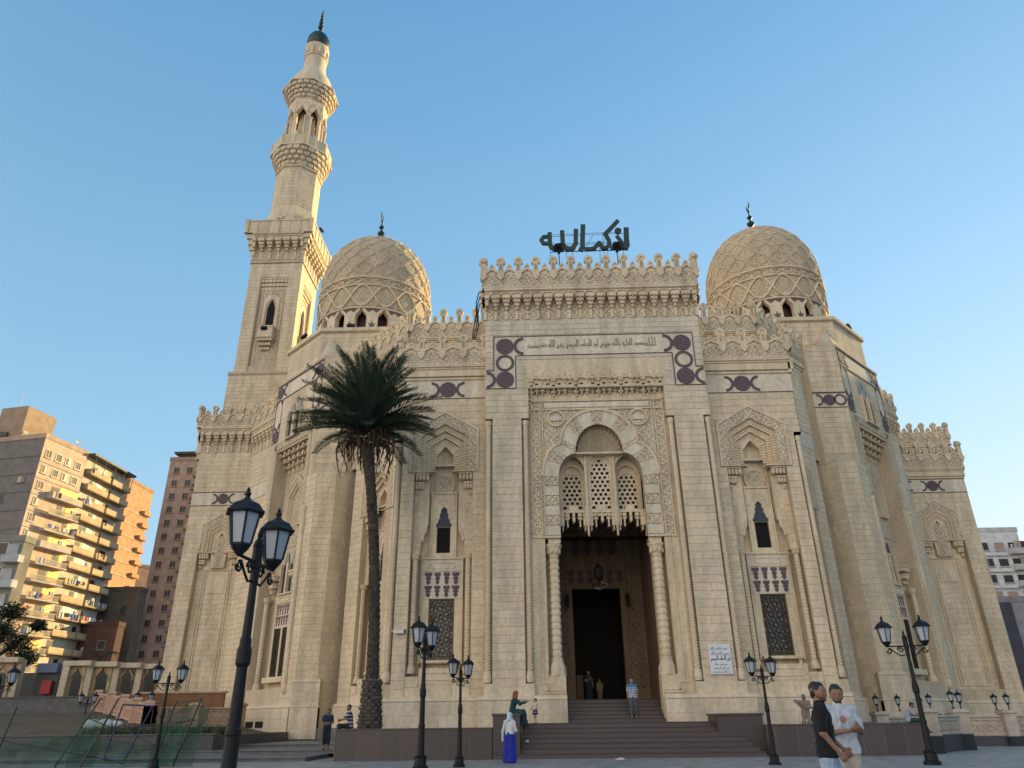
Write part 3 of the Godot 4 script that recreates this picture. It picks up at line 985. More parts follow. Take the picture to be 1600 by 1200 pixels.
func portal() -> void:
	var t := fr(0, 37.0)
	var b := mb(t, JOINT)
	for s: float in [-1.0, 1.0]:
		var sl := 0.42
		# pier with slots for the slim spiral shafts at its edges
		b.box(minf(s * 4.17, s * 5.75), maxf(s * 4.17, s * 5.75), 1.1, 18.2, -2.0, 0.0)
		for e in [[3.75, 4.17], [5.75, 6.17]]:
			var x0 := minf(s * e[0], s * e[1])
			var x1 := maxf(s * e[0], s * e[1])
			b.box(x0, x1, 1.1, 2.95, -2.0, 0.0)
			b.box(x0, x1, 16.45, 18.2, -2.0, 0.0)
			b.box(x0, x1, 2.95, 16.45, -2.0, -0.34)
		b.box(minf(s * 3.75, s * 6.17), maxf(s * 3.75, s * 6.17), 1.1, 18.2, -7.0, -2.0)
	b.box(-6.17, 6.17, 18.2, 24.4, -7.0, 0.0)
	var o := obj("portal_block", b, M.stone, mosque)
	for s: float in [-1.0, 1.0]:
		spiral_column(t, s * 5.98, -0.14, 3.5, 16.0, 0.135, o)
		spiral_column(t, s * 3.96, -0.14, 3.5, 16.0, 0.135, o)
		# the ashlar one sees best: built block by block
		ashlar(t, minf(s * 4.17, s * 5.75), maxf(s * 4.17, s * 5.75), 2.4, 16.4, true, Color(0.74, 0.62, 0.45))
		for e in [[3.77, 6.15, 2.4, 2.95], [3.77, 6.15, 16.4, 18.2], [4.5, 6.15, 18.2, 18.3]]: ashlar(t, minf(s * e[0], s * e[1]), maxf(s * e[0], s * e[1]), e[2], e[3], true, Color(0.74, 0.62, 0.45))
		ashlar(t, minf(s * 5.72, s * 6.15), maxf(s * 5.72, s * 6.15), 19.4, 21.6, true, Color(0.72, 0.625, 0.48), [], 0.4, 1.2)
		ashlar(t, minf(s * 3.95, s * 4.42), maxf(s * 3.95, s * 4.42), 18.25, 20.0, false, Color(0.72, 0.625, 0.48), [], 0.4, 0.5)
		# flanks of the block
		var f := fr(s * 6.17, 40.5, 90.0 * s)
		ashlar(f, -3.4, 3.4, 18.0, 22.6)
		muqarnas(f, -3.5, 3.5, 22.6, 24.3, 0.3, o)
		parapet(f * Transform3D(Basis(), Vector3(0, 0, 0.2)), -3.8, 3.8, 24.5, 1.0, 2.3, mosque)
	ashlar(t, -6.15, 6.15, 21.6, 22.6, true, Color(0.72, 0.625, 0.48), [], 0.36, 2.2)
	ashlar(t, -4.42, 4.42, 20.0, 20.25, false, Color(0.72, 0.625, 0.48), [], 0.3, 1.8)
	muqarnas(t, -6.17, 6.17, 22.6, 24.3, 0.5, o)
	parapet(t * Transform3D(Basis(), Vector3(0, 0, 0.45)), -6.3, 6.3, 24.5, 1.0, 2.25, mosque, 1.05)
	base_course(t, -6.17, -2.26, o, 1.0, 0.0)
	base_course(t, 2.26, 6.17, o, 0.0, 1.0)
	# inscription band with purple discs at its shoulders
	b = mb(t, PALE)
	b.box(-5.68, 5.68, 20.25, 21.5, 0.0, 0.03)
	for s: float in [-1.0, 1.0]: b.box(minf(s * 4.45, s * 5.68), maxf(s * 4.45, s * 5.68), 19.35, 20.25, 0.0, 0.03)
	for s: float in [-1.0, 1.0]: b.box(minf(s * 4.45, s * 6.15), maxf(s * 4.45, s * 6.15), 18.2, 19.35, 0.0, 0.03)
	var band := obj("inscription_band", b, M.stone, mosque)
	b = mb(t, PURPLE)
	for r in [[-5.7, 5.7, 21.47, 21.52], [-4.45, 4.45, 20.23, 20.27], [-5.7, -5.66, 19.35, 21.47], [5.66, 5.7, 19.35, 21.47], [-6.15, -5.66, 19.31, 19.35], [5.66, 6.15, 19.31, 19.35], [-4.47, -4.43, 18.2, 20.23], [4.43, 4.47, 18.2, 20.23], [-6.15, -4.47, 18.2, 18.24], [4.47, 6.15, 18.2, 18.24]]: b.box(r[0], r[1], r[2], r[3], 0.0, 0.055)
	obj("purple_fillet", b, M.purple, band)
	for s: float in [-1.0, 1.0]:
		b = mb(t, PURPLE)
		b.prism(circle(s * 5.05, 20.86, 0.5), 0.03, 0.08, false)
		obj("purple_disc", b, M.purple, band)
		b = mb(t, PURPLE)
		b.prism(circle(s * 5.05, 18.76, 0.5), 0.03, 0.08, false)
		obj("purple_disc", b, M.purple, band)
		b = mb(t, PURPLE)
		hoop(b, s * 5.05, 19.8, 0.52, 0.38, 0.03)
		obj("purple_ring", b, M.purple, band)
		b = mb(t, PURPLE)
		crescent(b, s * 4.0, 20.86, 0.55, 0.03, -s)
		obj("purple_crescent", b, M.purple, band)
		b = mb(t, PURPLE)
		crescent(b, s * 6.08, 18.76, 0.5, 0.03, s)
		obj("purple_crescent", b, M.purple, band)
	b = mb(t, lin(0.24, 0.20, 0.16))
	write_line(b, "msjd alEarf ballh sydy abw alEbas almrsy rDy allh Enh", 2.9, 20.8, -5.9, 0.44, 0.034, 0.042)
	write_line(b, "allh", 3.6, 20.75, -0.7, 0.5, 0.034, 0.042)
	write_line(b, "mHmd", -3.05, 20.75, -0.75, 0.5, 0.034, 0.042)
	obj("inscription", b, M.painted, band)
	# recessed frontispiece
	var f := t * Transform3D(Basis(), Vector3(0, 0, -0.35))
	var half := [Vector2(2.24, 9.9), Vector2(2.24, 13.15)]
	for i in range(1, 7):
		var q := PI / 2 * i / 6
		half.append(Vector2(1.25 + 0.99 * cos(q), 13.15 + 1.3 * sin(q)))
	for i in 9:
		var q := PI / 2 * i / 8
		half.append(Vector2(1.28 * cos(q), 14.5 + 1.6 * sin(q)))
	half[half.size() - 1].x = 0.0
	b = mb(t, STONE)
	b.box(-3.95, 3.95, 18.22, 19.95, 0.0, 0.02)
	obj("lintel_face", b, M.stone, mosque)
	b = mb(f, CARVE)
	framed_hole(b, 3.75, 9.9, 18.2, half, -0.85, 0.0)
	var field := obj("frontispiece", b, M.carved, mosque)
	# voussoirs: plain and carved by turns up to the crown
	var outer := [Vector2(3.02, 9.95), Vector2(3.02, 13.2)]
	for i in range(1, 7):
		var q := PI / 2 * i / 6
		outer.append(Vector2(2.0 + 1.02 * cos(q), 13.2 + 1.75 * sin(q)))
	for i in 9:
		var q := PI / 2 * i / 8
		outer.append(Vector2(2.05 * cos(q), 14.95 + 1.95 * sin(q)))
	outer[outer.size() - 1].x = 0.0
	var cols := [Color(0.73, 0.64, 0.50), CARVE]
	for s: float in [-1.0, 1.0]:
		for k in 6:
			var y0 := 10.0 + k * 0.53
			b = mb(f, tone(cols[k % 2], 0.03))
			b.box(minf(s * 2.25, s * 3.0), maxf(s * 2.25, s * 3.0), y0 + 0.012, y0 + 0.51, 0.0, 0.05, 0.012, 61)
			obj("voussoir", b, [M.stone, M.carved][k % 2], field)
		for k in range(1, half.size() - 1):
			if k % 2 == 0: continue
			b = mb(f, tone(cols[(k / 2) % 2], 0.03))
			var e := mini(k + 2, half.size() - 1)
			var pts := []
			for i in range(k, e + 1): pts.append(Vector2(half[i].x * s, half[i].y))
			for i in range(e, k - 1, -1): pts.append(Vector2(outer[i].x * s, outer[i].y))
			b.prism(pts, 0.0, 0.05, false)
			obj("voussoir", b, [M.stone, M.carved][(k / 2) % 2], field)
	b = mb(f, CARVE)
	var line_o := []
	var line_i := []
	for i in outer.size():
		var q: Vector2 = outer[i]
		var c := Vector2(0, 13.0)
		line_o.append(q + (q - c).normalized() * 0.14)
		line_i.append(q)
	for s: float in [-1.0, 1.0]:
		for i in range(1, outer.size() - 1):
			var pts := [line_i[i] * Vector2(s, 1), line_o[i] * Vector2(s, 1), line_o[i + 1] * Vector2(s, 1), line_i[i + 1] * Vector2(s, 1)]
			b.prism(pts, 0.0, 0.11, false)
		hoop(b, s * 2.28, 16.5, 0.5, 0.4, 0.0, 0.09)
		b.col = Color(0.73, 0.64, 0.50)
		b.box(s * 2.28 - 0.36, s * 2.28 + 0.36, 16.36, 16.64, 0.0, 0.05)
		b.col = CARVE
		for e in [[3.0, 3.06], [3.14, 3.2], [3.62, 3.68]]: b.box(minf(s * e[0], s * e[1]), maxf(s * e[0], s * e[1]), 9.95, 17.5, 0.0, 0.08, 0.02)
		b.box(minf(s * 2.24, s * 3.7), maxf(s * 2.24, s * 3.7), 9.86, 9.96, -0.2, 0.09, 0.02)
	for e in [[17.0, 17.06], [17.5, 17.58], [16.98, 17.0]]: b.box(-3.6, 3.6, e[0], e[1], 0.0, 0.08)
	b.col = PALE
	b.box(-2.9, 2.9, 17.14, 17.44, 0.0, 0.04)
	obj("frame_moulding", b, M.stone, field)
	# fluted shell over the lantern
	b = mb(f, CARVE)
	var rows := 9
	var cells := 64
	for j in rows:
		for i in cells:
			var q := []
			for e in [[0, 0], [1, 0], [1, 1], [0, 1]]:
				var th: float = PI * (i + e[0]) / cells
				var ss: float = 1.0 - float(j + e[1]) / rows * 0.95
				var step := ss + 0.03 * (1.0 if (j + e[1]) % 2 else -1.0) * ss
				var flute := 1.0 - 0.05 * (0.5 + 0.5 * cos(th * 32.0)) * minf(1.0, (rows - j) * 0.3)
				q.append(Vector3(1.28 * cos(th) * step * flute, 14.5 + 1.6 * sin(th) * step * flute, -0.05 - 0.5 * sqrt(maxf(0.0, 1.0 - ss * ss))))
			b.quad(q[0], q[3], q[2], q[1])
			b.quad(q[0], q[1], q[2], q[3])
	b.box(-1.26, 1.26, 14.42, 14.52, -1.0, -0.02)
	obj("shell", b, M.stone, field)
	lantern(f, field)
	stalactites(t, o)
	# jambs, corner columns
	for s: float in [-1.0, 1.0]:
		b = mb(f, STONE)
		b.box(minf(s * 3.06, s * 3.75), maxf(s * 3.06, s * 3.75), 1.1, 9.9, -0.85, 0.0)
		b.box(minf(s * 2.26, s * 3.06), maxf(s * 2.26, s * 3.06), 1.1, 3.3, -0.85, 0.0)
		b.box(minf(s * 2.5, s * 3.06), maxf(s * 2.5, s * 3.06), 3.3, 9.9, -1.6, -0.85)
		b.box(minf(s * 2.26, s * 2.9), maxf(s * 2.26, s * 2.9), 9.62, 9.9, -0.85, -0.06)
		b.col = CARVE
		for e in [[3.3, 3.36], [3.44, 3.5]]: b.box(minf(s * e[0], s * e[1]), maxf(s * e[0], s * e[1]), 3.0, 9.9, 0.0, 0.05)
		for e in [[2.3, 2.35], [2.42, 2.47]]: b.box(minf(s * 2.3, s * 3.3), maxf(s * 2.3, s * 3.3), e[0] + 0.2, e[1] + 0.2, 0.0, 0.05)
		b.box(minf(s * 3.06, s * 3.5), maxf(s * 3.06, s * 3.5), 2.94, 3.0, 0.0, 0.05)
		b.box(minf(s * 3.06, s * 3.12), maxf(s * 3.06, s * 3.12), 2.62, 2.94, 0.0, 0.05)
		obj("jamb", b, M.stone, o)
	for s: float in [-1.0, 1.0]: bead_column(f, s * 2.64, -0.36, 3.3, 9.6, 0.27, o, "corner_column", 8)
	# porch
	b = mb(t, Color(0.24, 0.175, 0.11))  # stone and purple coloured darker here, painting in the shade of the recess
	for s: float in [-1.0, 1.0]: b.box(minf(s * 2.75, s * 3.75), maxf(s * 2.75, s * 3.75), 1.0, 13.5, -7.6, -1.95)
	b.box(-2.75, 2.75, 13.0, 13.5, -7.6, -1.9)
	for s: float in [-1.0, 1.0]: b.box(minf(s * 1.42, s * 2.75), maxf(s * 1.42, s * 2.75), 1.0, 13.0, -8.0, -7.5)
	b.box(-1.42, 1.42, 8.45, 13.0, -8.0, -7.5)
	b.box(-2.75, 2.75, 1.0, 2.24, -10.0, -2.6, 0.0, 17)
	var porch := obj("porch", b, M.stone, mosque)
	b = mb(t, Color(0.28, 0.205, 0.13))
	for s: float in [-1.0, 1.0]: b.box(minf(s * 1.75, s * 2.5), maxf(s * 1.75, s * 2.5), 3.0, 9.8, -7.5, -7.44)
	b.box(-2.4, 2.4, 11.7, 12.8, -7.5, -7.45)
	obj("carved_panel", b, M.carved, porch)
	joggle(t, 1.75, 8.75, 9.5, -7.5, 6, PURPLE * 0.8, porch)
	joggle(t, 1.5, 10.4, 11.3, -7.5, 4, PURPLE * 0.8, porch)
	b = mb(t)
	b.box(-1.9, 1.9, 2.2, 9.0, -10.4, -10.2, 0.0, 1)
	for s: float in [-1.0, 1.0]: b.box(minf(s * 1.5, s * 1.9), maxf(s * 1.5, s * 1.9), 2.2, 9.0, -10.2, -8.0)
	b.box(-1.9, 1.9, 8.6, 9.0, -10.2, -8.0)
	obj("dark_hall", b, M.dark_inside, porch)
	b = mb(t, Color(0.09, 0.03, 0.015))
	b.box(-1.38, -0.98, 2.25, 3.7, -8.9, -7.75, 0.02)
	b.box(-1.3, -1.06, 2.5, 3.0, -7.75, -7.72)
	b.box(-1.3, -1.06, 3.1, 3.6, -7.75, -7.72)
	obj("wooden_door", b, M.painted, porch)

func lantern(f: Transform3D, parent: Node3D) -> void:   # the pierced stone lantern that hangs in the arch: three windows, pendants below
	var b := mb(f, CARVE)
	var g := mb(f, Color(0.75, 0.635, 0.475))
	var centres := [-1.5, 0.0, 1.5]
	for k in 3:
		var c: float = centres[k]
		var side := k != 1
		var hw := 0.5
		var top := 13.6 if side else 14.25
		var w := -1.05 if side else -0.5
		var hole := [Vector2(c - hw, 11.3), Vector2(c + hw, 11.3)]
		var arc := []
		for i in 9:
			var q := PI * i / 8
			arc.append(Vector2(c + hw * cos(q), top - 0.75 + 0.75 * pow(sin(q), 0.8)))
		hole += arc
		var big := [Vector2(c - 0.74, 11.1), Vector2(c + 0.74, 11.1)]
		for i in 9:
			var q := PI * i / 8
			big.append(Vector2(c + 0.74 * cos(q), (13.1 if side else 13.4) + (1.33 if side else 1.05) * pow(sin(q), 0.8)))
		# wall piece above the big arch
		for e: float in [-1.0, 1.0]:
			var pts := [Vector2(c, 14.5), Vector2(c + e * 0.76, 14.5), Vector2(c + e * 0.76, 11.1), Vector2(c + e * 0.74, 11.1)]
			for i in range(2, 7): pts.append(Vector2(c + e * absf(big[i].x - c), big[i].y))
			b.prism(pts, -1.3, -0.42, false)
		b.reveal(big, -0.42, w + 0.12 if side else w)
		var mid := []
		for i in big.size(): mid.append((big[i] + hole[i]) / 2)
		b.ring(big, mid, w + (0.12 if side else 0.0))
		b.reveal(mid, w + (0.12 if side else 0.0), w - 0.05)
		b.ring(mid, hole, w - 0.05)
		b.reveal(hole, w - 0.05, w - 0.2)
		lattice(g, hole, 0.235, 0.075, w - 0.2, w - 0.08, 0.0, 3)
	for s: float in [-1.0, 1.0]:
		b.tube([Vector3(s * 0.76, 11.2, -0.4), Vector3(s * 0.76, 14.4, -0.4)], [0.09], 8)
		b.lathe([Vector2(0, 10.0), Vector2(0.06, 10.1), Vector2(0.06, 10.5), Vector2(0.15, 10.8), Vector2(0.16, 11.5), Vector2(0.1, 11.7)], 8, Vector3(s * 0.76, 0, -0.45), false)
	obj("lantern_wall", b, M.stone, parent)
	obj("pierced_screen", g, M.stone, parent)
	b = mb(f, CARVE)
	for k in 3:
		var c: float = centres[k]
		for s: float in [-1.0, 1.0]:
			for e in [[0.0, 0.07, 10.85, -0.45], [0.07, 0.22, 11.3, -0.6], [0.22, 0.42, 10.95, -0.5], [0.30, 0.37, 10.6, -0.48], [0.42, 0.5, 10.95, -0.6], [0.5, 0.76, 10.6, -0.45], [0.56, 0.62, 10.4, -0.47]]:
				b.box(minf(c + s * e[0], c + s * e[1]), maxf(c + s * e[0], c + s * e[1]), e[2], 11.36, -1.2, e[3], 0.02)
			for e in [[0.33, 10.6], [0.59, 10.4]]: b.ball(Vector3(c + s * e[0], e[1], -0.52), Vector3(0.05, 0.08, 0.05), 6, 4)
		b.box(c - 0.24, c + 0.24, 11.36, 11.7, -0.7, -0.42 if k == 1 else -0.5, 0.04)
		b.ball(Vector3(c, 10.85, -0.5), Vector3(0.06, 0.1, 0.06), 6, 4)
		b.box(c - 0.76, c + 0.76, 11.3, 11.42, -1.2, -0.44)
	obj("pendants", b, M.stone, parent)

func stalactites(t: Transform3D, parent: Node3D) -> void:   # honeycomb cornice over the frontispiece, with a crest of little finials
	var b := mb(t, Color(0.74, 0.60, 0.41))
	var n := 24
	var p := 7.5 / n
	for k in n:
		var u := -3.75 + (k + 0.5) * p
		var ph := k % 4
		for j in 3:
			var y := 17.95 + j * 0.3 - (0.1 if ph == 0 else 0.0)
			var w := -0.22 + j * 0.14
			if (k + j) % 4 == 3: w -= 0.1
			b.box(u - p * 0.42, u + p * 0.42, y + 0.1, y + 0.27, -0.35, w + 0.1, 0.04)
			b.box(u - 0.035, u + 0.035, y - 0.05, y + 0.12, -0.35, w + 0.05)
			b.ball(Vector3(u, y - 0.05, w), Vector3(0.05, 0.07, 0.05), 6, 4)
		var tall := [0.3, 0.22, 0.5, 0.22][ph] as float
		if ph == 0:
			b.prism([Vector2(u - 0.2, 18.8), Vector2(u + 0.2, 18.8), Vector2(u + 0.2, 19.0), Vector2(u, 19.2), Vector2(u - 0.2, 19.0)], -0.1, 0.06)
			b.ball(Vector3(u, 19.22, 0.0), Vector3(0.05, 0.07, 0.05), 6, 4)
		else:
			b.lathe([Vector2(0.04, 18.75), Vector2(0.06, 18.8 + tall * 0.5), Vector2(0.085, 18.8 + tall * 0.7), Vector2(0.05, 18.8 + tall * 0.85), Vector2(0, 18.85 + tall)], 6, Vector3(u, 0, 0.0))
	b.box(-3.75, 3.75, 18.72, 18.82, -0.35, 0.14, 0.03)
	b.box(-3.75, 3.75, 17.6, 17.9, -0.35, -0.3)
	obj("stalactite_cornice", b, M.stone, parent)

func lancets(t: Transform3D, c: float, hw: float, gap: float, v0: float, v1: float, w: float, parent: Node3D) -> void:   # twin cusped lancets
	var b := mb(t)
	for s: float in [-1.0, 1.0]:
		var u := c + s * (gap / 2 + hw)
		var pts := []
		for q in [[1.0, 0.0], [1.0, 0.62], [0.7, 0.7], [0.8, 0.76], [0.5, 0.84], [0.55, 0.9], [0.0, 1.0], [-0.55, 0.9], [-0.5, 0.84], [-0.8, 0.76], [-0.7, 0.7], [-1.0, 0.62], [-1.0, 0.0]]: pts.append(Vector2(u + q[0] * hw, v0 + q[1] * (v1 - v0)))
		pts.reverse()
		b.prism(pts, w, w + 0.012, false)
	obj("lancet_opening", b, M.glass, parent)
	b = mb(t, CARVE)
	for u in [c - gap / 2 - 2 * hw - 0.08, c - gap / 2 + 0.01, c + gap / 2 + 2 * hw + 0.02]:
		b.box(u, u + (0.06 if u != c - gap / 2 + 0.01 else gap - 0.02), v0 - 0.05, v1 - (v1 - v0) * 0.3, w - 0.05, w + 0.22, 0.02)
	b.box(c - gap / 2 - 2 * hw - 0.1, c + gap / 2 + 2 * hw + 0.1, v0 - 0.14, v0 - 0.02, w - 0.05, w + 0.26, 0.02)
	obj("lancet_frame", b, M.stone, parent)

func turret(S: Transform3D, s: float) -> void:
	# corner tower set slantwise: decorated outer face, chamfered corners, drum and dome on top
	var b := mb(S, JOINT)
	b.plan([P2(15.9, 48.8), P2(17.05, 47.7), P2(18.4, 47.7), P2(17.55, 48.55), P2(23.65, 54.65), P2(24.5, 53.8), P2(24.5, 55.15), P2(23.4, 56.3), P2(16, 58)], 0.5, 17.15)
	b.plan([P2(15.9, 48.85), P2(16.55, 48.2), P2(18.9, 48.2), P2(18.05, 49.05), P2(23.15, 54.15), P2(24.0, 53.3), P2(24.0, 55.65), P2(23.4, 56.3), P2(23, 62), P2(11, 61), P2(11.5, 53)], 17.0, 26.3)
	var ap := Vector3(17.7, 17.85, 72.3 - 48.2)   # gabled shoulder where the chamfer changes
	var q0 := Vector3(16.2, 17.15, 72.3 - 48.55)
	var q1 := Vector3(17.05, 17.15, 72.3 - 47.7)
	var q2 := Vector3(18.4, 17.15, 72.3 - 47.7)
	var q3 := Vector3(18.9, 17.15, 72.3 - 48.2)
	b.tri(q1, q2, ap); b.tri(q0, q1, ap); b.tri(q2, q3, ap)
	var top := Vector3(19.1, 28.7, 72.3 - 49.7)     # broach up to the drum
	var e0 := Vector3(17.6, 26.25, 72.3 - 48.2)
	var e1 := Vector3(18.9, 26.25, 72.3 - 48.2)
	var e2 := Vector3(20.1, 26.25, 72.3 - 49.4)
	var e3 := Vector3(17.6, 26.25, 72.3 - 49.7)
	b.tri(e0, e1, top); b.tri(e1, e2, top); b.tri(e3, e0, top)
	var tower := obj("corner_tower", b, M.stone, mosque)
	# faces: front chamfer, return, outer chamfer
	var f := S * fr(17.72, 47.7)
	ashlar(f, -0.66, 0.67, 2.4, 17.1)
	base_course(f, -0.67, 0.68, tower, 1.0, 0.4)
	base_course(f, -0.67, 0.68, tower, 1.0, 0.4, 3.7)
	var g := S * fr(16.6, 48.15, -45)
	ashlar(g, -0.6, 0.62, 1.1, 17.1)
	f = S * fr(17.72, 48.2)
	ashlar(f, -1.16, 1.17, 17.9, 21.3)
	ashlar(f, -1.16, 1.17, 22.5, 26.2)
	b = mb(f, PALE)
	b.box(-1.16, 1.17, 21.32, 22.46, 0.0, 0.03)
	obj("marble_band", b, M.stone, tower)
	b = mb(f, PURPLE)
	b.prism(circle(-0.05, 21.9, 0.42), 0.03, 0.08, false)
	hoop(b, 0.72, 21.9, 0.44, 0.32, 0.03)
	crescent(b, -0.9, 21.9, 0.44, 0.03, -1.0)
	b.box(-1.16, 1.17, 21.32, 21.36, 0.03, 0.06)
	b.box(-1.16, 1.17, 22.42, 22.5, 0.03, 0.1)
	obj("purple_medallion", b, M.purple, tower)
	# the decorated face
	var t := S * fr(21.45, 50.75, 45)
	b = mb(t, JOINT)
	for e: float in [-1.0, 1.0]:
		b.box(minf(e * 2.45, e * 4.3), maxf(e * 2.45, e * 4.3), 1.0, 17.15, -1.2, 0.0)
		b.box(minf(e * 2.45, e * 3.6), maxf(e * 2.45, e * 3.6), 17.15, 26.3, -1.2, 0.0)
	b.box(-2.45, 2.45, 20.4, 26.3, -1.2, 0.0)
	b.box(-2.45, 2.45, 1.0, 20.4, -1.2, -1.0, 0.0, 1)
	b.box(-2.45, 2.45, 1.0, 3.4, -1.0, -0.05, 0.0, 17)
	b.box(-3.65, 3.65, 26.1, 26.35, -1.0, 0.12, 0.04)
	var face := obj("tower_face", b, M.stone, mosque)
	for e: float in [-1.0, 1.0]:
		var out := 4.28
		ashlar(t, minf(e * 2.5, e * out), maxf(e * 2.5, e * out), 2.4, 17.1, false, STONE, [[2.85, 3.3, 3.2, 15.0], [-3.3, -2.85, 3.2, 15.0]])
	ashlar(t, -2.7, 2.7, 21.0, 24.6, false, STONE, [[-1.1, 1.1, 20.9, 24.6]])
	b = mb(t, PALE)   # purple edged marble frame of the upper window
	b.box(-3.55, 3.55, 24.8, 26.05, 0.0, 0.03)
	for e: float in [-1.0, 1.0]: b.box(minf(e * 2.5, e * 3.55), maxf(e * 2.5, e * 3.55), 21.2, 24.8, 0.0, 0.03)
	obj("marble_frame", b, M.stone, face)
	b = mb(t, PURPLE)
	for e: float in [-1.0, 1.0]:
		for v in [21.75, 25.45]: b.prism(circle(e * 3.03, v, 0.48), 0.03, 0.08, false)
		crescent(b, e * 2.0, 25.45, 0.5, 0.03, -e)
		for v in [22.75, 24.4]:
			var arc := circle(e * 3.03, v, 0.5, 12, 0.0 if v > 23 else PI, PI if v > 23 else TAU)
			var arc2 := circle(e * 3.03, v, 0.36, 12, 0.0 if v > 23 else PI, PI if v > 23 else TAU)
			arc2.reverse()
			b.prism(arc + arc2, 0.03, 0.08, false)
		b.box(minf(e * 3.5, e * 3.55), maxf(e * 3.5, e * 3.55), 21.2, 26.05, 0.03, 0.06)
		b.box(minf(e * 2.5, e * 2.54), maxf(e * 2.5, e * 2.54), 21.2, 24.8, 0.03, 0.06)
		b.box(minf(e * 2.5, e * 3.55), maxf(e * 2.5, e * 3.55), 21.2, 21.25, 0.03, 0.06)
	b.box(-2.5, 2.5, 24.78, 24.82, 0.03, 0.06)
	b.box(-3.55, 3.55, 26.0, 26.06, 0.03, 0.07)
	obj("purple_medallion", b, M.purple, face)
	lancets(t, 0.0, 0.4, 0.3, 21.0, 23.9, 0.03, face)
	b = mb(t)
	b.prism([Vector2(0, 23.7), Vector2(0.25, 24.0), Vector2(0, 24.35), Vector2(-0.25, 24.0)], 0.03, 0.05, false)
	obj("eyelet", b, M.glass, face)
	b = mb(t, CARVE)   # frame round the niche, its stalactite head
	for e: float in [-1.0, 1.0]: b.box(minf(e * 2.45, e * 2.85), maxf(e * 2.45, e * 2.85), 15.2, 20.9, 0.0, 0.05)
	b.box(-2.85, 2.85, 20.45, 20.95, 0.0, 0.05)
	obj("carved_band", b, M.carved, face)
	b = mb(t, Color(0.74, 0.60, 0.42))
	for k in 14:
		var u := -2.45 + (k + 0.5) * 0.35
		for j in 4:
			b.box(u - 0.1, u + 0.1, 18.6 + j * 0.42 + 0.1 * (k % 2), 18.92 + j * 0.42, -1.0, -0.85 + j * 0.23 - 0.14 * ((k + j) % 2), 0.04)
			b.ball(Vector3(u, 18.58 + j * 0.42, -0.92 + j * 0.23), Vector3(0.06, 0.1, 0.06), 6, 4)
		b.lathe([Vector2(0.05, 20.2), Vector2(0.09, 20.5), Vector2(0, 20.8)], 6, Vector3(u, 0, -0.05))
	b.box(-2.45, 2.45, 20.26, 20.4, -1.0, -0.05)
	obj("stalactite_head", b, M.stone, face)
	var n := t * Transform3D(Basis(), Vector3(0, 0, -1.0))
	b = mb(n, CARVE)
	b.box(-2.4, 2.4, 12.8, 18.7, 0.0, 0.04)
	obj("carved_panel", b, M.carved, face)
	hood(n, 1.55, 14.3, 16.9, 18.1, 0.3, face, 14.5, 0.7)
	lancets(n, 0.0, 0.36, 0.26, 9.6, 12.5, 0.08, face)
	b = mb(n, CARVE)
	b.box(-1.3, 1.3, 8.9, 9.45, 0.0, 0.2)
	b.box(-1.35, 1.35, 3.8, 4.15, 0.0, 0.5, 0.03)
	for e: float in [-1.0, 1.0]: b.box(minf(e * 1.1, e * 1.3), maxf(e * 1.1, e * 1.3), 4.1, 8.9, 0.0, 0.16)
	b.box(-0.1, 0.1, 4.15, 7.3, 0.0, 0.16)
	pill(b, 0, 9.18, 0.6, 0.15, 0.2)
	obj("window_surround", b, M.stone, face)
	b = mb(n, PALE)
	b.box(-1.1, 1.1, 7.3, 8.9, 0.0, 0.12)
	obj("marble_panel", b, M.stone, face)
	joggle(n, 1.05, 7.4, 8.8, 0.12, 6, Color(0.27, 0.15, 0.155), face)
	grille_window(n, -1.1, -0.1, 4.15, 7.3, 0.03, face)
	grille_window(n, 0.1, 1.1, 4.15, 7.3, 0.03, face)
	for e: float in [-1.0, 1.0]:
		bead_column(t, e * 2.1, -0.55, 3.4, 9.4, 0.17, face)
		corbel(t, e, 1.3, 10.9, -0.3, face)
		spiral_column(t, e * 3.08, 0.02, 3.6, 14.6, 0.16, face)
	base_course(t, -4.3, 4.3, face)
	b = mb(t)
	b.box(-1.25, -0.15, 1.13, 1.5, 0.2, 0.285, 0.0, 1)
	b.box(0.15, 1.25, 1.13, 1.5, 0.2, 0.285, 0.0, 1)
	obj("vent", b, M.dark_inside, face)
	dome(S, s)

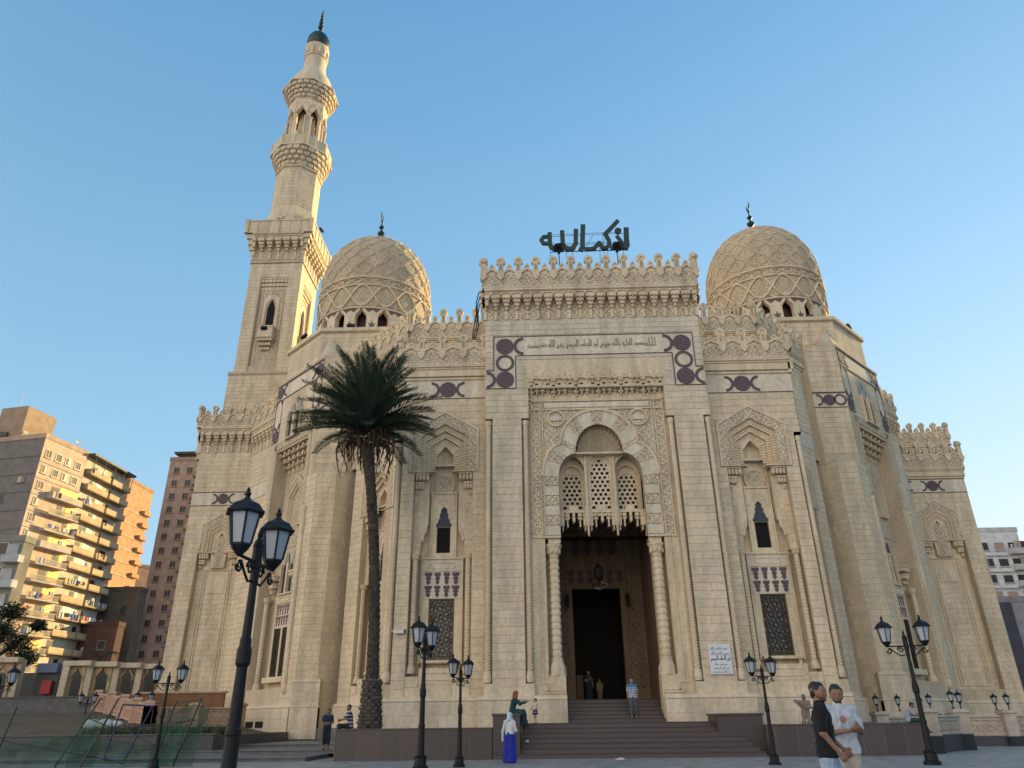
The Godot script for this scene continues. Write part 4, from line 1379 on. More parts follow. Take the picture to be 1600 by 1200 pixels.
func dome(S: Transform3D, s: float) -> void:
	var o := Vector3(17.3, 0, 72.3 - 55.9)
	var b := mb(S, STONE)
	var q := PI / 8
	var k := 1.0 / cos(q)
	b.lathe([Vector2(6.2 * k, 25.5), Vector2(6.2 * k, 29.1)], 8, o, false, q, TAU + q)
	b.lathe([Vector2(6.2 * k, 29.1), Vector2(6.42 * k, 29.2), Vector2(6.42 * k, 29.5), Vector2(6.3 * k, 29.55), Vector2(0, 29.6)], 8, o, false, q, TAU + q)
	obj("dome_drum", b, M.stone, mosque)
	for i in [-2, -1, 0, 1, 2]:
		var t := S * Transform3D(Basis(Vector3.UP, i * PI / 4), o) * Transform3D(Basis(), Vector3(0, 0, 6.2))
		ashlar(t, -2.55, 2.55, 26.4, 29.05)
	# ring of windows
	b = mb(S, CARVE)
	var n := 16
	var R := 4.72
	for i in n:
		var a := TAU * (i + 0.5) / n
		var f := S * Transform3D(Basis(Vector3.UP, a), o + Vector3(sin(a) * R, 0, cos(a) * R))
		b.at(f)
		b.box(-0.46, 0.46, 29.55, 32.35, -0.45, 0.02)
		b.box(-0.93, 0.93, 32.35, 32.7, -0.5, 0.0)
		for e: float in [-1.0, 1.0]: b.prism([Vector2(e * 0.46, 32.4), Vector2(e * 0.46, 31.55), Vector2(e * 0.55, 31.75), Vector2(e * 0.75, 31.95), Vector2(e * 0.93, 32.3), Vector2(e * 0.93, 32.4)], -0.45, 0.015, false)
	var ring := obj("window_ring", b, M.stone, mosque)
	b = mb(S, Color(0.05, 0.016, 0.01))  # dark drum painted to stand for the unlit inside of the dome
	b.lathe([Vector2(3.9, 29.5), Vector2(3.9, 32.6)], 24, o)
	obj("dark_interior", b, M.painted, ring)
	for i in n:
		var a := TAU * (i + 0.5) / n
		var f := S * Transform3D(Basis(Vector3.UP, a), o + Vector3(sin(a) * R, 0, cos(a) * R))
		b = mb(f, PURPLE * 1.3)
		b.prism([Vector2(0, 31.1), Vector2(0.09, 30.8), Vector2(0.3, 30.85), Vector2(0.16, 30.62), Vector2(0.28, 30.35), Vector2(0, 30.48), Vector2(-0.28, 30.35), Vector2(-0.16, 30.62), Vector2(-0.3, 30.85), Vector2(-0.09, 30.8)], 0.0, 0.04, false)
		obj("purple_star", b, M.purple, ring)
		b = mb(f, PURPLE * 1.3)
		b.prism([Vector2(0, 32.1), Vector2(0.34, 31.85), Vector2(0.93, 32.55), Vector2(0.5, 32.45), Vector2(0, 32.7), Vector2(-0.5, 32.45), Vector2(-0.93, 32.55), Vector2(-0.34, 31.85)], 0.0, 0.035, false)
		obj("purple_spandrel", b, M.purple, ring)
	# shell
	var prof := [Vector2(4.76, 32.4), Vector2(4.82, 33.4), Vector2(4.85, 34.6), Vector2(4.86, 35.5), Vector2(4.82, 36.4), Vector2(4.72, 37.3), Vector2(4.52, 38.2), Vector2(4.22, 39.0), Vector2(3.8, 39.75), Vector2(3.2, 40.5), Vector2(2.45, 41.1), Vector2(1.6, 41.6), Vector2(0.8, 41.95), Vector2(0.3, 42.25), Vector2(0.0, 42.3)]
	b = mb(S, Color(0.73, 0.585, 0.40))
	b.lathe(prof, 64, o, true, 0.0, TAU, true)
	var shell := obj("dome", b, M.carved, mosque)
	# raised straps: a girdle of crossing ribbons, a chain, and a net of ogees over the shell
	b = mb(S, CARVE)
	var rad := func(y: float) -> float:
		for i in prof.size() - 1:
			if y <= prof[i + 1].y: return lerpf(prof[i].x, prof[i + 1].x, (y - prof[i].y) / (prof[i + 1].y - prof[i].y))
		return 0.0
	var pt := func(a: float, y: float, off: float) -> Vector3:
		var rr: float = rad.call(y) + off
		return o + Vector3(sin(a) * rr, y, cos(a) * rr)
	for i in n:
		for e: float in [-1.0, 1.0]:
			var pts := []
			for j in 9:
				var f := j / 8.0
				pts.append(pt.call(TAU * (i + 0.5 + e * (f - 0.5) * 1.0) / n, 32.45 + 1.95 * (0.5 - 0.5 * cos(PI * f)), 0.05))
			b.tube(pts, [0.085], 5, false)
	for y in [32.3, 34.45, 35.2]:
		var pts := []
		for j in 65: pts.append(pt.call(TAU * j / 64.0, y, 0.04))
		b.tube(pts, [0.1], 5, false)
	for i in 32:
		var pts := []
		for j in 13: pts.append(pt.call(TAU * (i + 0.5 + 0.36 * cos(TAU * j / 12.0)) / 32, 34.83 + 0.22 * sin(TAU * j / 12.0), 0.04))
		b.tube(pts, [0.055], 4, false)
	obj("girdle_strap", b, M.stone, shell)
	b = mb(S, CARVE)
	var cols := 18
	for i in cols:
		for e: float in [-1.0, 1.0]:
			for off_: float in [-0.5, 0.5]:
				var pts := []
				for j in 61:
					var f := j / 60.0
					var y := 35.3 + 6.0 * sin(f * PI / 2 * 0.95)
					var ph := f * 5.0
					var fr_ := ph - floorf(ph)
					var tri_ := absf(fr_ * 2.0 - 1.0)          # 0..1..0, swelling and pinched like an ogee
					var og := 0.5 - 0.5 * cos(PI * tri_) + 0.09 * sin(TAU * tri_ * 2.0)
					pts.append(pt.call(TAU * (i + 0.5 + e * (0.06 + 0.43 * og) + off_ * 0.11) / cols, y, 0.03))
				b.tube(pts, [0.05, 0.04], 4, false)
	obj("ogee_net", b, M.stone, shell)
	# finial: ball, ball and crescent
	b = mb(S)
	b.at(S * Transform3D(Basis(), Vector3(0, -0.75, 0)))
	b.lathe([Vector2(0.3, 42.9), Vector2(0.2, 43.3), Vector2(0.12, 43.4), Vector2(0.12, 43.6), Vector2(0.34, 43.85), Vector2(0.34, 44.0), Vector2(0.1, 44.25), Vector2(0.08, 44.4), Vector2(0.24, 44.6), Vector2(0.24, 44.7), Vector2(0.07, 44.9), Vector2(0.05, 45.2), Vector2(0.13, 45.35), Vector2(0.04, 45.5), Vector2(0, 45.6)], 10, o)
	var pts := []
	var rr := []
	for j in 11:
		var a := -2.4 + 4.8 * j / 10.0
		pts.append(o + Vector3(0, 46.0 - cos(a) * 0.4, sin(a) * 0.4))
		rr.append(0.015 + 0.06 * sin(PI * j / 10.0))
	b.tube(pts, rr, 6)
	obj("finial", b, M.green_metal, shell)

func side_wing(S: Transform3D, s: float) -> void:
	# the wing on the flank of the hall, of which one sees the end wall with a blind niche
	var hi := 23.5 if s < 0 else 20.0
	var b := mb(S, JOINT)
	b.plan([P2(26.0, 62.3), P2(33.4, 62.3), P2(33.4, 83), P2(26, 83)], 0.5, hi + 0.3)
	b.plan([P2(33.4, 66.2), P2(35.3, 66.2), P2(35.3, 78.4), P2(30, 78.4), P2(30, 66.2)], 0.5, 24.4)
	var o := obj("side_wing", b, M.stone, mosque)
	var t := S * fr(30.3, 61.15)
	b = mb(t, JOINT)
	for e in [[-2.6, -1.75], [1.75, 3.1]]: b.box(e[0], e[1], 0.8, hi + 0.2, -1.2, 0.0)
	b.box(-1.75, 1.75, 17.6, hi + 0.2, -1.2, 0.0)
	for e: float in [-1.0, 1.0]: b.prism([Vector2(0, 17.75), Vector2(e * 1.75, 16.4), Vector2(e * 1.75, 17.7), Vector2(0, 17.8)], -1.2, 0.0, false)
	b.box(-1.75, 1.75, 0.8, 17.8, -1.2, -0.5, 0.0, 1)
	b.box(-1.75, 1.75, 0.8, 3.2, -0.5, 0.0, 0.0, 17)
	b.box(3.08, 3.1, 0.8, hi, -5.0, -1.0)
	var w := obj("blind_niche", b, M.stone, mosque)
	ashlar(t, -2.6, -1.78, 2.4, 15.0)
	ashlar(t, 1.78, 3.08, 2.4, 15.0)
	ashlar(t, -2.6, 3.08, 15.0, 18.6, false, STONE, [[-1.75, 1.75, 15.0, 16.9], [-1.0, 1.0, 16.9, 17.4], [-0.6, 0.6, 17.4, 18.0]])
	hood(t, 1.75, 14.6, 17.0, 18.05, 0.08, w, 13.5, 0.5)
	corbel(t, 1.0, 1.05, 14.5, 0.0, w)
	corbel(t, -1.0, 1.05, 14.5, 0.0, w)
	var n := t * Transform3D(Basis(), Vector3(0, 0, -0.5))
	ashlar(n, -1.7, 1.7, 3.2, 14.4, false, STONE, [], 0.4, 1.1, 0.02)
	b = mb(n, CARVE)
	b.box(-0.62, 0.62, 13.3, 16.0, 0.0, 0.3)
	obj("carved_panel", b, M.carved, w)
	b = mb(n, CARVE)
	for e in [1.15, 0.95]:
		b.box(-e - 0.04, -e + 0.04, 3.5, 13.2, 0.0, 0.09)
		b.box(e - 0.04, e + 0.04, 3.5, 13.2, 0.0, 0.09)
	b.box(-1.2, 1.2, 13.15, 13.3, 0.0, 0.12, 0.02)
	b.box(-1.2, 1.2, 3.45, 3.6, 0.0, 0.1, 0.02)
	b.prism([Vector2(-0.75, 11.3), Vector2(0.75, 11.3), Vector2(0.75, 12.4), Vector2(0, 12.9), Vector2(-0.75, 12.4)], 0.0, 0.06, false)
	obj("panel_moulding", b, M.stone, w)
	base_course(t, -2.6, 3.1, w, 0.0, 1.0)
	b = mb(t, PALE)
	b.box(-2.6, 3.1, 18.65, 19.85, 0.0, 0.03)
	obj("marble_band", b, M.stone, w)
	b = mb(t, PURPLE)
	medallion(b, 0.3, 19.25, 0.46, 0.03)
	crescent(b, -1.45, 19.25, 0.46, 0.03, 1.0)
	b.box(-2.6, 3.1, 18.65, 18.69, 0.03, 0.055)
	b.box(-2.6, 3.1, 19.8, 19.86, 0.03, 0.055)
	obj("purple_medallion", b, M.purple, w)
	if s > 0:
		cornice(t, -2.6, 3.15, 19.86, w)
		parapet(t * Transform3D(Basis(), Vector3(0, 0, 0.24)), -2.6, 3.3, 20.72, 1.05, 2.5, mosque, 1.18)
		var g := S * fr(33.4, 64.0, 90)
		cornice(g, -2.85, 3.0, 19.86, w)
		parapet(g * Transform3D(Basis(), Vector3(0, 0, 0.24)), -3.0, 3.0, 20.72, 1.05, 2.5, mosque, 1.18)
	else:
		ashlar(t, -2.6, 3.08, 19.9, 23.5)
		muqarnas(t, -4.0, 3.1, 23.5, 25.6, 0.55, w, 0.68)
		parapet(t * Transform3D(Basis(), Vector3(0, 0, 0.5)), -4.0, 3.4, 25.8, 0.95, 2.2, mosque, 1.18)
		var g := S * fr(33.4, 66.0, 90)
		muqarnas(g, -4.85, 4.0, 23.5, 25.6, 0.55, w, 0.68)
		parapet(g * Transform3D(Basis(), Vector3(0, 0, 0.5)), -5.3, 4.0, 25.8, 0.95, 2.2, mosque, 1.18)
		var c := mb(S, JOINT)
		c.plan([P2(26.0, 61.2), P2(33.4, 61.2), P2(33.4, 74), P2(26, 74)], 23.4, 25.7)
		obj("wing_attic", c, M.stone, mosque)
	# outer slanting wall between tower and wing
	var d := S * fr(26.05, 58.25, 45)
	b = mb(d, JOINT)
	b.box(-3.4, 3.0, 0.8, 25.1, -1.3, 0.0)
	var ow := obj("slanting_wall", b, M.stone, mosque)
	ashlar(d, -3.3, 3.0, 2.4, 18.6)
	ashlar(d, -3.3, 3.0, 19.9, 22.9)
	base_course(d, -3.3, 3.0, ow)
	b = mb(d, PALE)
	b.box(-3.3, 3.0, 18.65, 19.85, 0.0, 0.03)
	obj("marble_band", b, M.stone, ow)
	b = mb(d, PURPLE)
	medallion(b, -1.6, 19.25, 0.46, 0.03)
	obj("purple_medallion", b, M.purple, ow)
	muqarnas(d, -3.3, 3.0, 22.9, 25.0, 0.5, ow, 0.68)
	parapet(d * Transform3D(Basis(), Vector3(0, 0, 0.45)), -3.3, 3.0, 25.2, 0.95, 2.3, mosque, 1.18)
	# its porch block
	var p := S * fr(32.7, 66.2)
	ashlar(p, -0.0, 2.6, 19.0, 22.6)
	muqarnas(p, -2.5, 2.6, 22.6, 24.3, 0.6, o)
	parapet(p * Transform3D(Basis(), Vector3(0, 0, 0.6)), -2.5, 3.1, 24.5, 1.0, 2.3, mosque)
	var pe := S * fr(35.3, 72.3, 90)
	muqarnas(pe, -6.1, 6.1, 22.6, 24.3, 0.6, o)
	parapet(pe * Transform3D(Basis(), Vector3(0, 0, 0.6)), -6.6, 6.6, 24.5, 1.0, 2.3, mosque)

func minaret() -> void:
	var o := Transform3D(Basis(), Vector3(-29.16, 0, 72.3 - 64.2))
	var b := mb(o, JOINT)
	b.box(-2.9, 2.9, 20.0, 31.3, -2.9, 2.9)
	b.box(-3.0, 3.0, 31.3, 31.7, -3.0, 3.0, 0.1)
	b.box(-2.35, 2.35, 31.7, 45.5, -2.0, 2.0)
	b.box(-2.0, 2.0, 31.7, 45.5, -2.35, 2.35)
	for e: float in [-1.0, 1.0]:
		for g: float in [-1.0, 1.0]: b.box(minf(e * 1.35, e * 2.62), maxf(e * 1.35, e * 2.62), 31.7, 45.0, minf(g * 1.35, g * 2.62), maxf(g * 1.35, g * 2.62))
	b.box(-1.4, 1.4, 42.3, 45.0, -2.6, 2.6)
	b.box(-2.6, 2.6, 42.3, 45.0, -1.4, 1.4)
	b.box(-1.4, 1.4, 31.7, 32.4, -2.6, 2.6)
	b.box(-2.6, 2.6, 31.7, 32.4, -1.4, 1.4)
	b.box(-2.75, 2.75, 44.1, 44.4, -2.75, 2.75, 0.05)
	var m := obj("minaret", b, M.stone, mosque)
	for k in 4:
		var t := o * Transform3D(Basis(Vector3.UP, k * PI / 2), Vector3.ZERO) * Transform3D(Basis(), Vector3(0, 0, 2.62))
		if k == 2: continue
		for e: float in [-1.0, 1.0]: ashlar(t, minf(e * 1.38, e * 2.6), maxf(e * 1.38, e * 2.6), 31.8, 44.0)
		ashlar(t, -2.6, 2.6, 42.4, 44.0)
		ashlar(t * Transform3D(Basis(), Vector3(0, 0, 0.28)), -2.88, 2.88, 25.0, 31.2)
		muqarnas(t, -2.62, 2.62, 44.5, 47.2, 0.8, m, 0.87)
		b = mb(t, STONE)
		b.box(-3.17, 3.17, 47.4, 48.9, 0.55, 0.83)
		for i in 5: b.box(-2.2 + i * 1.1 - 0.05, -2.2 + i * 1.1 + 0.05, 47.4, 48.85, 0.83, 0.9)
		b.box(-3.17, 3.17, 48.8, 48.96, 0.5, 0.9)
		for j in 4: b.box(2.45, 2.62 + 0.17 * (j + 1), 45.0 + j * 0.6, 45.6 + j * 0.6, -0.2, 0.17 * (j + 1), 0.03)
		b.box(3.17, 3.56, 47.38, 49.05, 0.55, 0.94)
		obj("balcony_parapet", b, M.stone, m)
		# tall niche with a window, its small balcony and stalactite head
		var n := t * Transform3D(Basis(), Vector3(0, 0, -0.27))
		b = mb(n, CARVE)
		for j in 3:
			for i in 7: b.box(-1.35 + i * 0.386, -1.0 + i * 0.386, 41.0 + j * 0.42, 41.36 + j * 0.42, -0.05, 0.05 + j * 0.1, 0.03)
		b.box(-1.35, 1.35, 42.2, 42.3, -0.05, 0.3)
		b.box(-0.75, 0.75, 35.4, 36.5, 0.0, 0.75, 0.03)
		b.box(-0.8, 0.8, 36.4, 36.55, 0.0, 0.8)
		b.box(-0.85, 0.85, 35.25, 35.42, 0.0, 0.82, 0.03)
		for j in 3:
			for i in 5 - j: b.box((i - (4 - j) / 2.0) * 0.3 - 0.13, (i - (4 - j) / 2.0) * 0.3 + 0.13, 34.95 - j * 0.4, 35.25 - j * 0.4, 0.0, 0.7 - j * 0.22, 0.03)
		for e: float in [-1.0, 1.0]: b.box(minf(e * 0.55, e * 0.75), maxf(e * 0.55, e * 0.75), 36.5, 39.2, 0.0, 0.1)
		b.prism([Vector2(0.75, 39.2), Vector2(0.75, 40.0), Vector2(0.4, 40.4), Vector2(-0.4, 40.4), Vector2(-0.75, 40.0), Vector2(-0.75, 39.2), Vector2(-0.55, 39.2), Vector2(-0.3, 39.7), Vector2(0, 39.95), Vector2(0.3, 39.7), Vector2(0.55, 39.2)], 0.0, 0.1, false)
		for e: float in [-1.0, 1.0]: b.box(minf(e * 1.0, e * 1.1), maxf(e * 1.0, e * 1.1), 32.6, 40.8, 0.0, 0.06)
		obj("window_niche", b, M.stone, m)
		b = mb(n, CARVE)
		b.box(-0.95, 0.95, 33.2, 40.7, -0.05, 0.015, 0.0, 1)
		obj("carved_panel", b, M.carved, m)
		b = mb(n)
		b.prism([Vector2(-0.38, 36.6), Vector2(0.38, 36.6), Vector2(0.38, 38.9), Vector2(0.2, 39.5), Vector2(0, 39.85), Vector2(-0.2, 39.5), Vector2(-0.38, 38.9)], 0.0, 0.03, false)
		obj("window_opening", b, M.dark_inside, m)
	# octagonal shaft
	var q := PI / 8
	b = mb(o, Color(0.745, 0.61, 0.42))
	b.box(-2.6, 2.6, 45.0, 47.4, -2.6, 2.6)
	b.box(-3.3, 3.3, 47.3, 47.5, -3.3, 3.3)
	b.lathe([Vector2(2.75, 47.4), Vector2(2.75, 50.6), Vector2(2.5, 51.6), Vector2(2.42, 51.8), Vector2(2.42, 57.0), Vector2(2.6, 57.1), Vector2(2.6, 57.35), Vector2(2.45, 57.5)], 8, Vector3.ZERO, false, q, TAU + q)
	obj("octagon_shaft", b, M.stone, m)
	for k in 8:
		var t := o * Transform3D(Basis(Vector3.UP, k * PI / 4), Vector3.ZERO) * Transform3D(Basis(), Vector3(0, 0, 2.42 * cos(q)))
		if k < 3 or k > 5: ashlar(t, -0.9, 0.9, 51.9, 56.9, false, STONE, [], 0.45, 1.0, 0.02)
		b = mb(o * Transform3D(Basis(Vector3.UP, k * PI / 4), Vector3.ZERO) * Transform3D(Basis(), Vector3(0, 0, 2.75 * cos(q))), CARVE)
		b.prism([Vector2(-0.5, 47.6), Vector2(-0.35, 47.6), Vector2(-0.35, 49.6), Vector2(0, 50.1), Vector2(0.35, 49.6), Vector2(0.35, 47.6), Vector2(0.5, 47.6), Vector2(0.5, 49.8), Vector2(0, 50.5), Vector2(-0.5, 49.8)], 0.0, 0.1, false)
		obj("blind_arch", b, M.stone, m)
	gallery(o, 57.4, 2.42, 3.35, 2.1, m, true)
	# open arcade
	b = mb(o, CARVE)
	for k in 8:
		var a := k * PI / 4
		var t := o * Transform3D(Basis(Vector3.UP, a), Vector3.ZERO)
		b.at(o * Transform3D(Basis(Vector3.UP, a + q), Vector3.ZERO))
		b.box(-0.22, 0.22, 59.4, 65.0, 1.75, 2.15)
		for e: float in [-1.0, 1.0]: b.lathe([Vector2(0.12, 61), Vector2(0.12, 64.3), Vector2(0.2, 64.6)], 6, Vector3(e * 0.3, 0, 2.15))
		b.at(t)
		for e: float in [-1.0, 1.0]: b.prism([Vector2(e * 0.9, 64.6), Vector2(e * 0.6, 64.6), Vector2(e * 0.5, 65.4), Vector2(0, 66.2), Vector2(0, 66.9), Vector2(e * 0.9, 66.9)], 1.6, 2.0, false)
		b.prism([Vector2(0.72, 65.3), Vector2(0.78, 65.9), Vector2(0, 66.75), Vector2(-0.78, 65.9), Vector2(-0.72, 65.3), Vector2(-0.6, 65.3), Vector2(0, 66.4), Vector2(0.6, 65.3)], 2.0, 2.1, false)
	b.at(o)
	b.lathe([Vector2(0.95, 59.4), Vector2(0.95, 66.5)], 8, Vector3.ZERO, false, q, TAU + q)
	b.lathe([Vector2(1.6, 66.6), Vector2(2.2, 66.8), Vector2(2.2, 67.6), Vector2(2.35, 67.7), Vector2(2.35, 67.9), Vector2(2.2, 68.0)], 8, Vector3.ZERO, false, q, TAU + q)
	obj("arcade", b, M.stone, m)
	gallery(o, 67.7, 2.2, 3.2, 1.8, m, false)
	b = mb(o, CARVE)
	b.lathe([Vector2(2.35, 69.4), Vector2(2.5, 70.3), Vector2(2.42, 71.2), Vector2(2.15, 72.0), Vector2(1.75, 72.7), Vector2(1.42, 73.5), Vector2(1.3, 74.4), Vector2(1.28, 75.6)], 24, Vector3.ZERO, true, 0.0, TAU, true)
	b.lathe([Vector2(1.28, 75.6), Vector2(1.42, 75.7), Vector2(1.42, 75.9), Vector2(1.28, 76.0), Vector2(1.3, 76.8), Vector2(1.45, 77.3), Vector2(1.45, 77.6), Vector2(1.1, 77.7)], 16)
	for k in 12:
		var a := TAU * k / 12
		b.box(sin(a) * 1.36 - 0.07, sin(a) * 1.36 + 0.07, 76.1, 77.0, cos(a) * 1.36 - 0.07, cos(a) * 1.36 + 0.07)
	obj("bulb_neck", b, M.stone, m)
	b = mb(o)
	b.lathe([Vector2(1.0, 77.6), Vector2(1.3, 78.1), Vector2(1.4, 78.7), Vector2(1.33, 79.3), Vector2(1.05, 79.9), Vector2(0.6, 80.4), Vector2(0.25, 80.8), Vector2(0.14, 81.1), Vector2(0.14, 81.3)], 16, Vector3.ZERO, true, 0.0, TAU, true)
	for e in [[81.7, 0.36], [82.45, 0.3], [83.1, 0.25], [83.65, 0.2]]: b.ball(Vector3(0, e[0], 0), Vector3(e[1], e[1], e[1]), 10, 6)
	b.tube([Vector3(0, 81, 0), Vector3(0, 84, 0)], [0.09, 0.05], 6)
	var pts := []
	var rr := []
	for j in 11:
		var a := -2.5 + 5.0 * j / 10.0
		pts.append(Vector3(sin(a) * 0.2, 84.4 - cos(a) * 0.42, sin(a) * 0.25))
		rr.append(0.02 + 0.07 * sin(PI * j / 10.0))
	b.tube(pts, rr, 6)
	obj("green_finial", b, M.green_metal, m)

func gallery(o: Transform3D, y: float, r0: float, r1: float, h: float, parent: Node3D, rail: bool) -> void:   # octagonal gallery on stalactites
	var b := mb(o, CARVE)
	var q := PI / 8
	var n := 24
	for j in 4:
		var r := lerpf(r0, r1 - 0.1, (j + 0.6) / 4.0)
		var ya := y + h * j / 4.0
		for k in n:
			var a := TAU * (k + (0.5 if j % 2 else 0.0)) / n
			b.at(o * Transform3D(Basis(Vector3.UP, a), Vector3.ZERO))
			var hw := PI * r / n * 0.84
			b.box(-hw, hw, ya, ya + h * 0.26, r - 0.8, r, 0.07)
			b.ball(Vector3(0, ya, r - 0.12), Vector3(0.09, 0.16, 0.09), 6, 4)
	b.at(o)
	b.lathe([Vector2(r0, y), Vector2(r1 - 0.25, y + h), Vector2(r1 + 0.1, y + h), Vector2(r1 + 0.1, y + h + 0.22), Vector2(0, y + h + 0.25)], 8, Vector3.ZERO, false, q, TAU + q)
	obj("gallery", b, M.stone, parent)
	if rail:
		b = mb(o, STONE)
		b.lathe([Vector2(r1, y + h + 0.2), Vector2(r1, y + h + 1.5), Vector2(r1 - 0.3, y + h + 1.5), Vector2(r1 - 0.3, y + h + 0.2)], 8, Vector3.ZERO, false, q, TAU + q)
		for k in 16:
			b.at(o * Transform3D(Basis(Vector3.UP, k * PI / 8), Vector3.ZERO))
			var rr := r1 if k % 2 else r1 * cos(q)
			b.box(-0.12, 0.12, y + h + 0.2, y + h + 1.6, rr - 0.2, rr + 0.06)
		obj("gallery_parapet", b, M.stone, parent)

# ---- lettering drawn as strokes -------------------------------------------------
const GLYPH := {
	"a": [0.2, [[0, 0, 0.08, 0], [0.09, 0, 0.09, 0.95]], 0],
	"l": [0.32, [[0, 0, 0.15, 0], [0.15, 0, 0.15, 1.0], [0.15, 0, 0.32, 0]], 0],
	"m": [0.36, [[0, 0, 0.08, 0.2], [0.08, 0.2, 0.24, 0.2], [0.24, 0.2, 0.24, 0], [0.24, 0, 0, 0], [0.2, 0, 0.36, 0]], 0],
	"s": [0.62, [[0, 0, 0.06, 0.24], [0.06, 0.24, 0.14, 0], [0.14, 0, 0.24, 0.24], [0.24, 0.24, 0.32, 0], [0.32, 0, 0.42, 0.24], [0.42, 0.24, 0.5, 0], [0.5, 0, 0.62, 0]], 0],
	"j": [0.42, [[0, 0.06, 0.12, 0.25], [0.12, 0.25, 0.36, 0.1], [0.36, 0.1, 0.12, 0], [0.12, 0, 0.42, 0]], -1],
	"H": [0.42, [[0, 0.06, 0.12, 0.25], [0.12, 0.25, 0.36, 0.1], [0.36, 0.1, 0.12, 0], [0.12, 0, 0.42, 0]], 0],
	"d": [0.34, [[0, 0, 0.22, 0], [0.22, 0, 0.1, 0.35]], 0],
	"E": [0.36, [[0, 0, 0.22, 0.24], [0.22, 0.24, 0.06, 0.3], [0.06, 0.3, 0.2, 0.02], [0.2, 0.02, 0.36, 0]], 0],
	"r": [0.3, [[0, 0, 0.1, 0.02], [0.1, 0.02, 0.18, -0.16], [0.18, -0.16, 0.32, -0.25]], 0],
	"f": [0.36, [[0, 0, 0.1, 0.28], [0.1, 0.28, 0.24, 0.25], [0.24, 0.25, 0.22, 0.08], [0.22, 0.08, 0.08, 0.1], [0.1, 0, 0.36, 0]], 1],
	"b": [0.3, [[0, 0, 0.14, 0], [0.14, 0, 0.14, 0.24], [0.14, 0, 0.3, 0]], -1],
	"n": [0.3, [[0, 0, 0.14, 0], [0.14, 0, 0.14, 0.24], [0.14, 0, 0.3, 0]], 1],
	"h": [0.36, [[0, 0, 0.08, 0.3], [0.08, 0.3, 0.28, 0.2], [0.28, 0.2, 0.24, 0], [0.24, 0, 0, 0]], 0],
	"y": [0.42, [[0, 0, 0.12, 0.2], [0.12, 0.2, 0.24, 0.02], [0.24, 0.02, 0.12, -0.15], [0.12, -0.15, 0.42, -0.2]], -2],
	"w": [0.36, [[0, 0, 0.08, 0.26], [0.08, 0.26, 0.22, 0.2], [0.22, 0.2, 0.1, 0.02], [0.1, 0.02, 0.2, 0], [0.2, 0, 0.34, -0.24]], 0],
	"D": [0.62, [[0, 0, 0.12, 0.26], [0.12, 0.26, 0.4, 0.22], [0.4, 0.22, 0.36, 0], [0.36, 0, 0, 0], [0.36, 0, 0.62, 0]], 1],
	"k": [0.42, [[0, 0, 0.28, 0], [0.28, 0, 0.12, 0.5], [0.12, 0.5, 0.4, 0.85]], 0],
	"t": [0.3, [[0, 0, 0.14, 0], [0.14, 0, 0.14, 0.24], [0.14, 0, 0.3, 0]], 2],
	" ": [0.3, [], 0],
}

func bar2(b: MB, p: Vector2, q: Vector2, w: float, z0: float, z1: float) -> void:
	var d := (q - p).normalized() * w / 2
	var n := Vector2(-d.y, d.x)
	b.prism([p - d * 0.6 - n, q + d * 0.6 - n, q + d * 0.6 + n, p - d * 0.6 + n], z0, z1, false)

func write_line(b: MB, text: String, u: float, v: float, width: float, h: float, z: float, dz: float) -> void:
	# right to left from u; width may be negative (that way); scaled to fit
	var total := 0.0
	for ch in text: total += GLYPH[ch][0]
	var k := absf(width) / total
	var x := u
	var i := 0
	for ch in text:
		var g: Array = GLYPH[ch]
		for s in g[1]:
			i += 1
			bar2(b, Vector2(x - s[0] * k, v + s[1] * h), Vector2(x - s[2] * k, v + s[3] * h), h * 0.11, z, z + dz * 0.3 + 0.0006 * (i % 7))
		var m: int = absi(g[2])
		for j in m: bar2(b, Vector2(x - (0.16 + 0.12 * j) * k - 0.02 * h, v + (-0.3 if g[2] < 0 else 0.45) * h), Vector2(x - (0.16 + 0.12 * j) * k + 0.04 * h, v + (-0.3 if g[2] < 0 else 0.45) * h), h * 0.1, z, z + dz * 0.3)
		x -= g[0] * k

func W(x: float, d: float, y := 0.0) -> Vector3:
	return Vector3(x, y, -d)

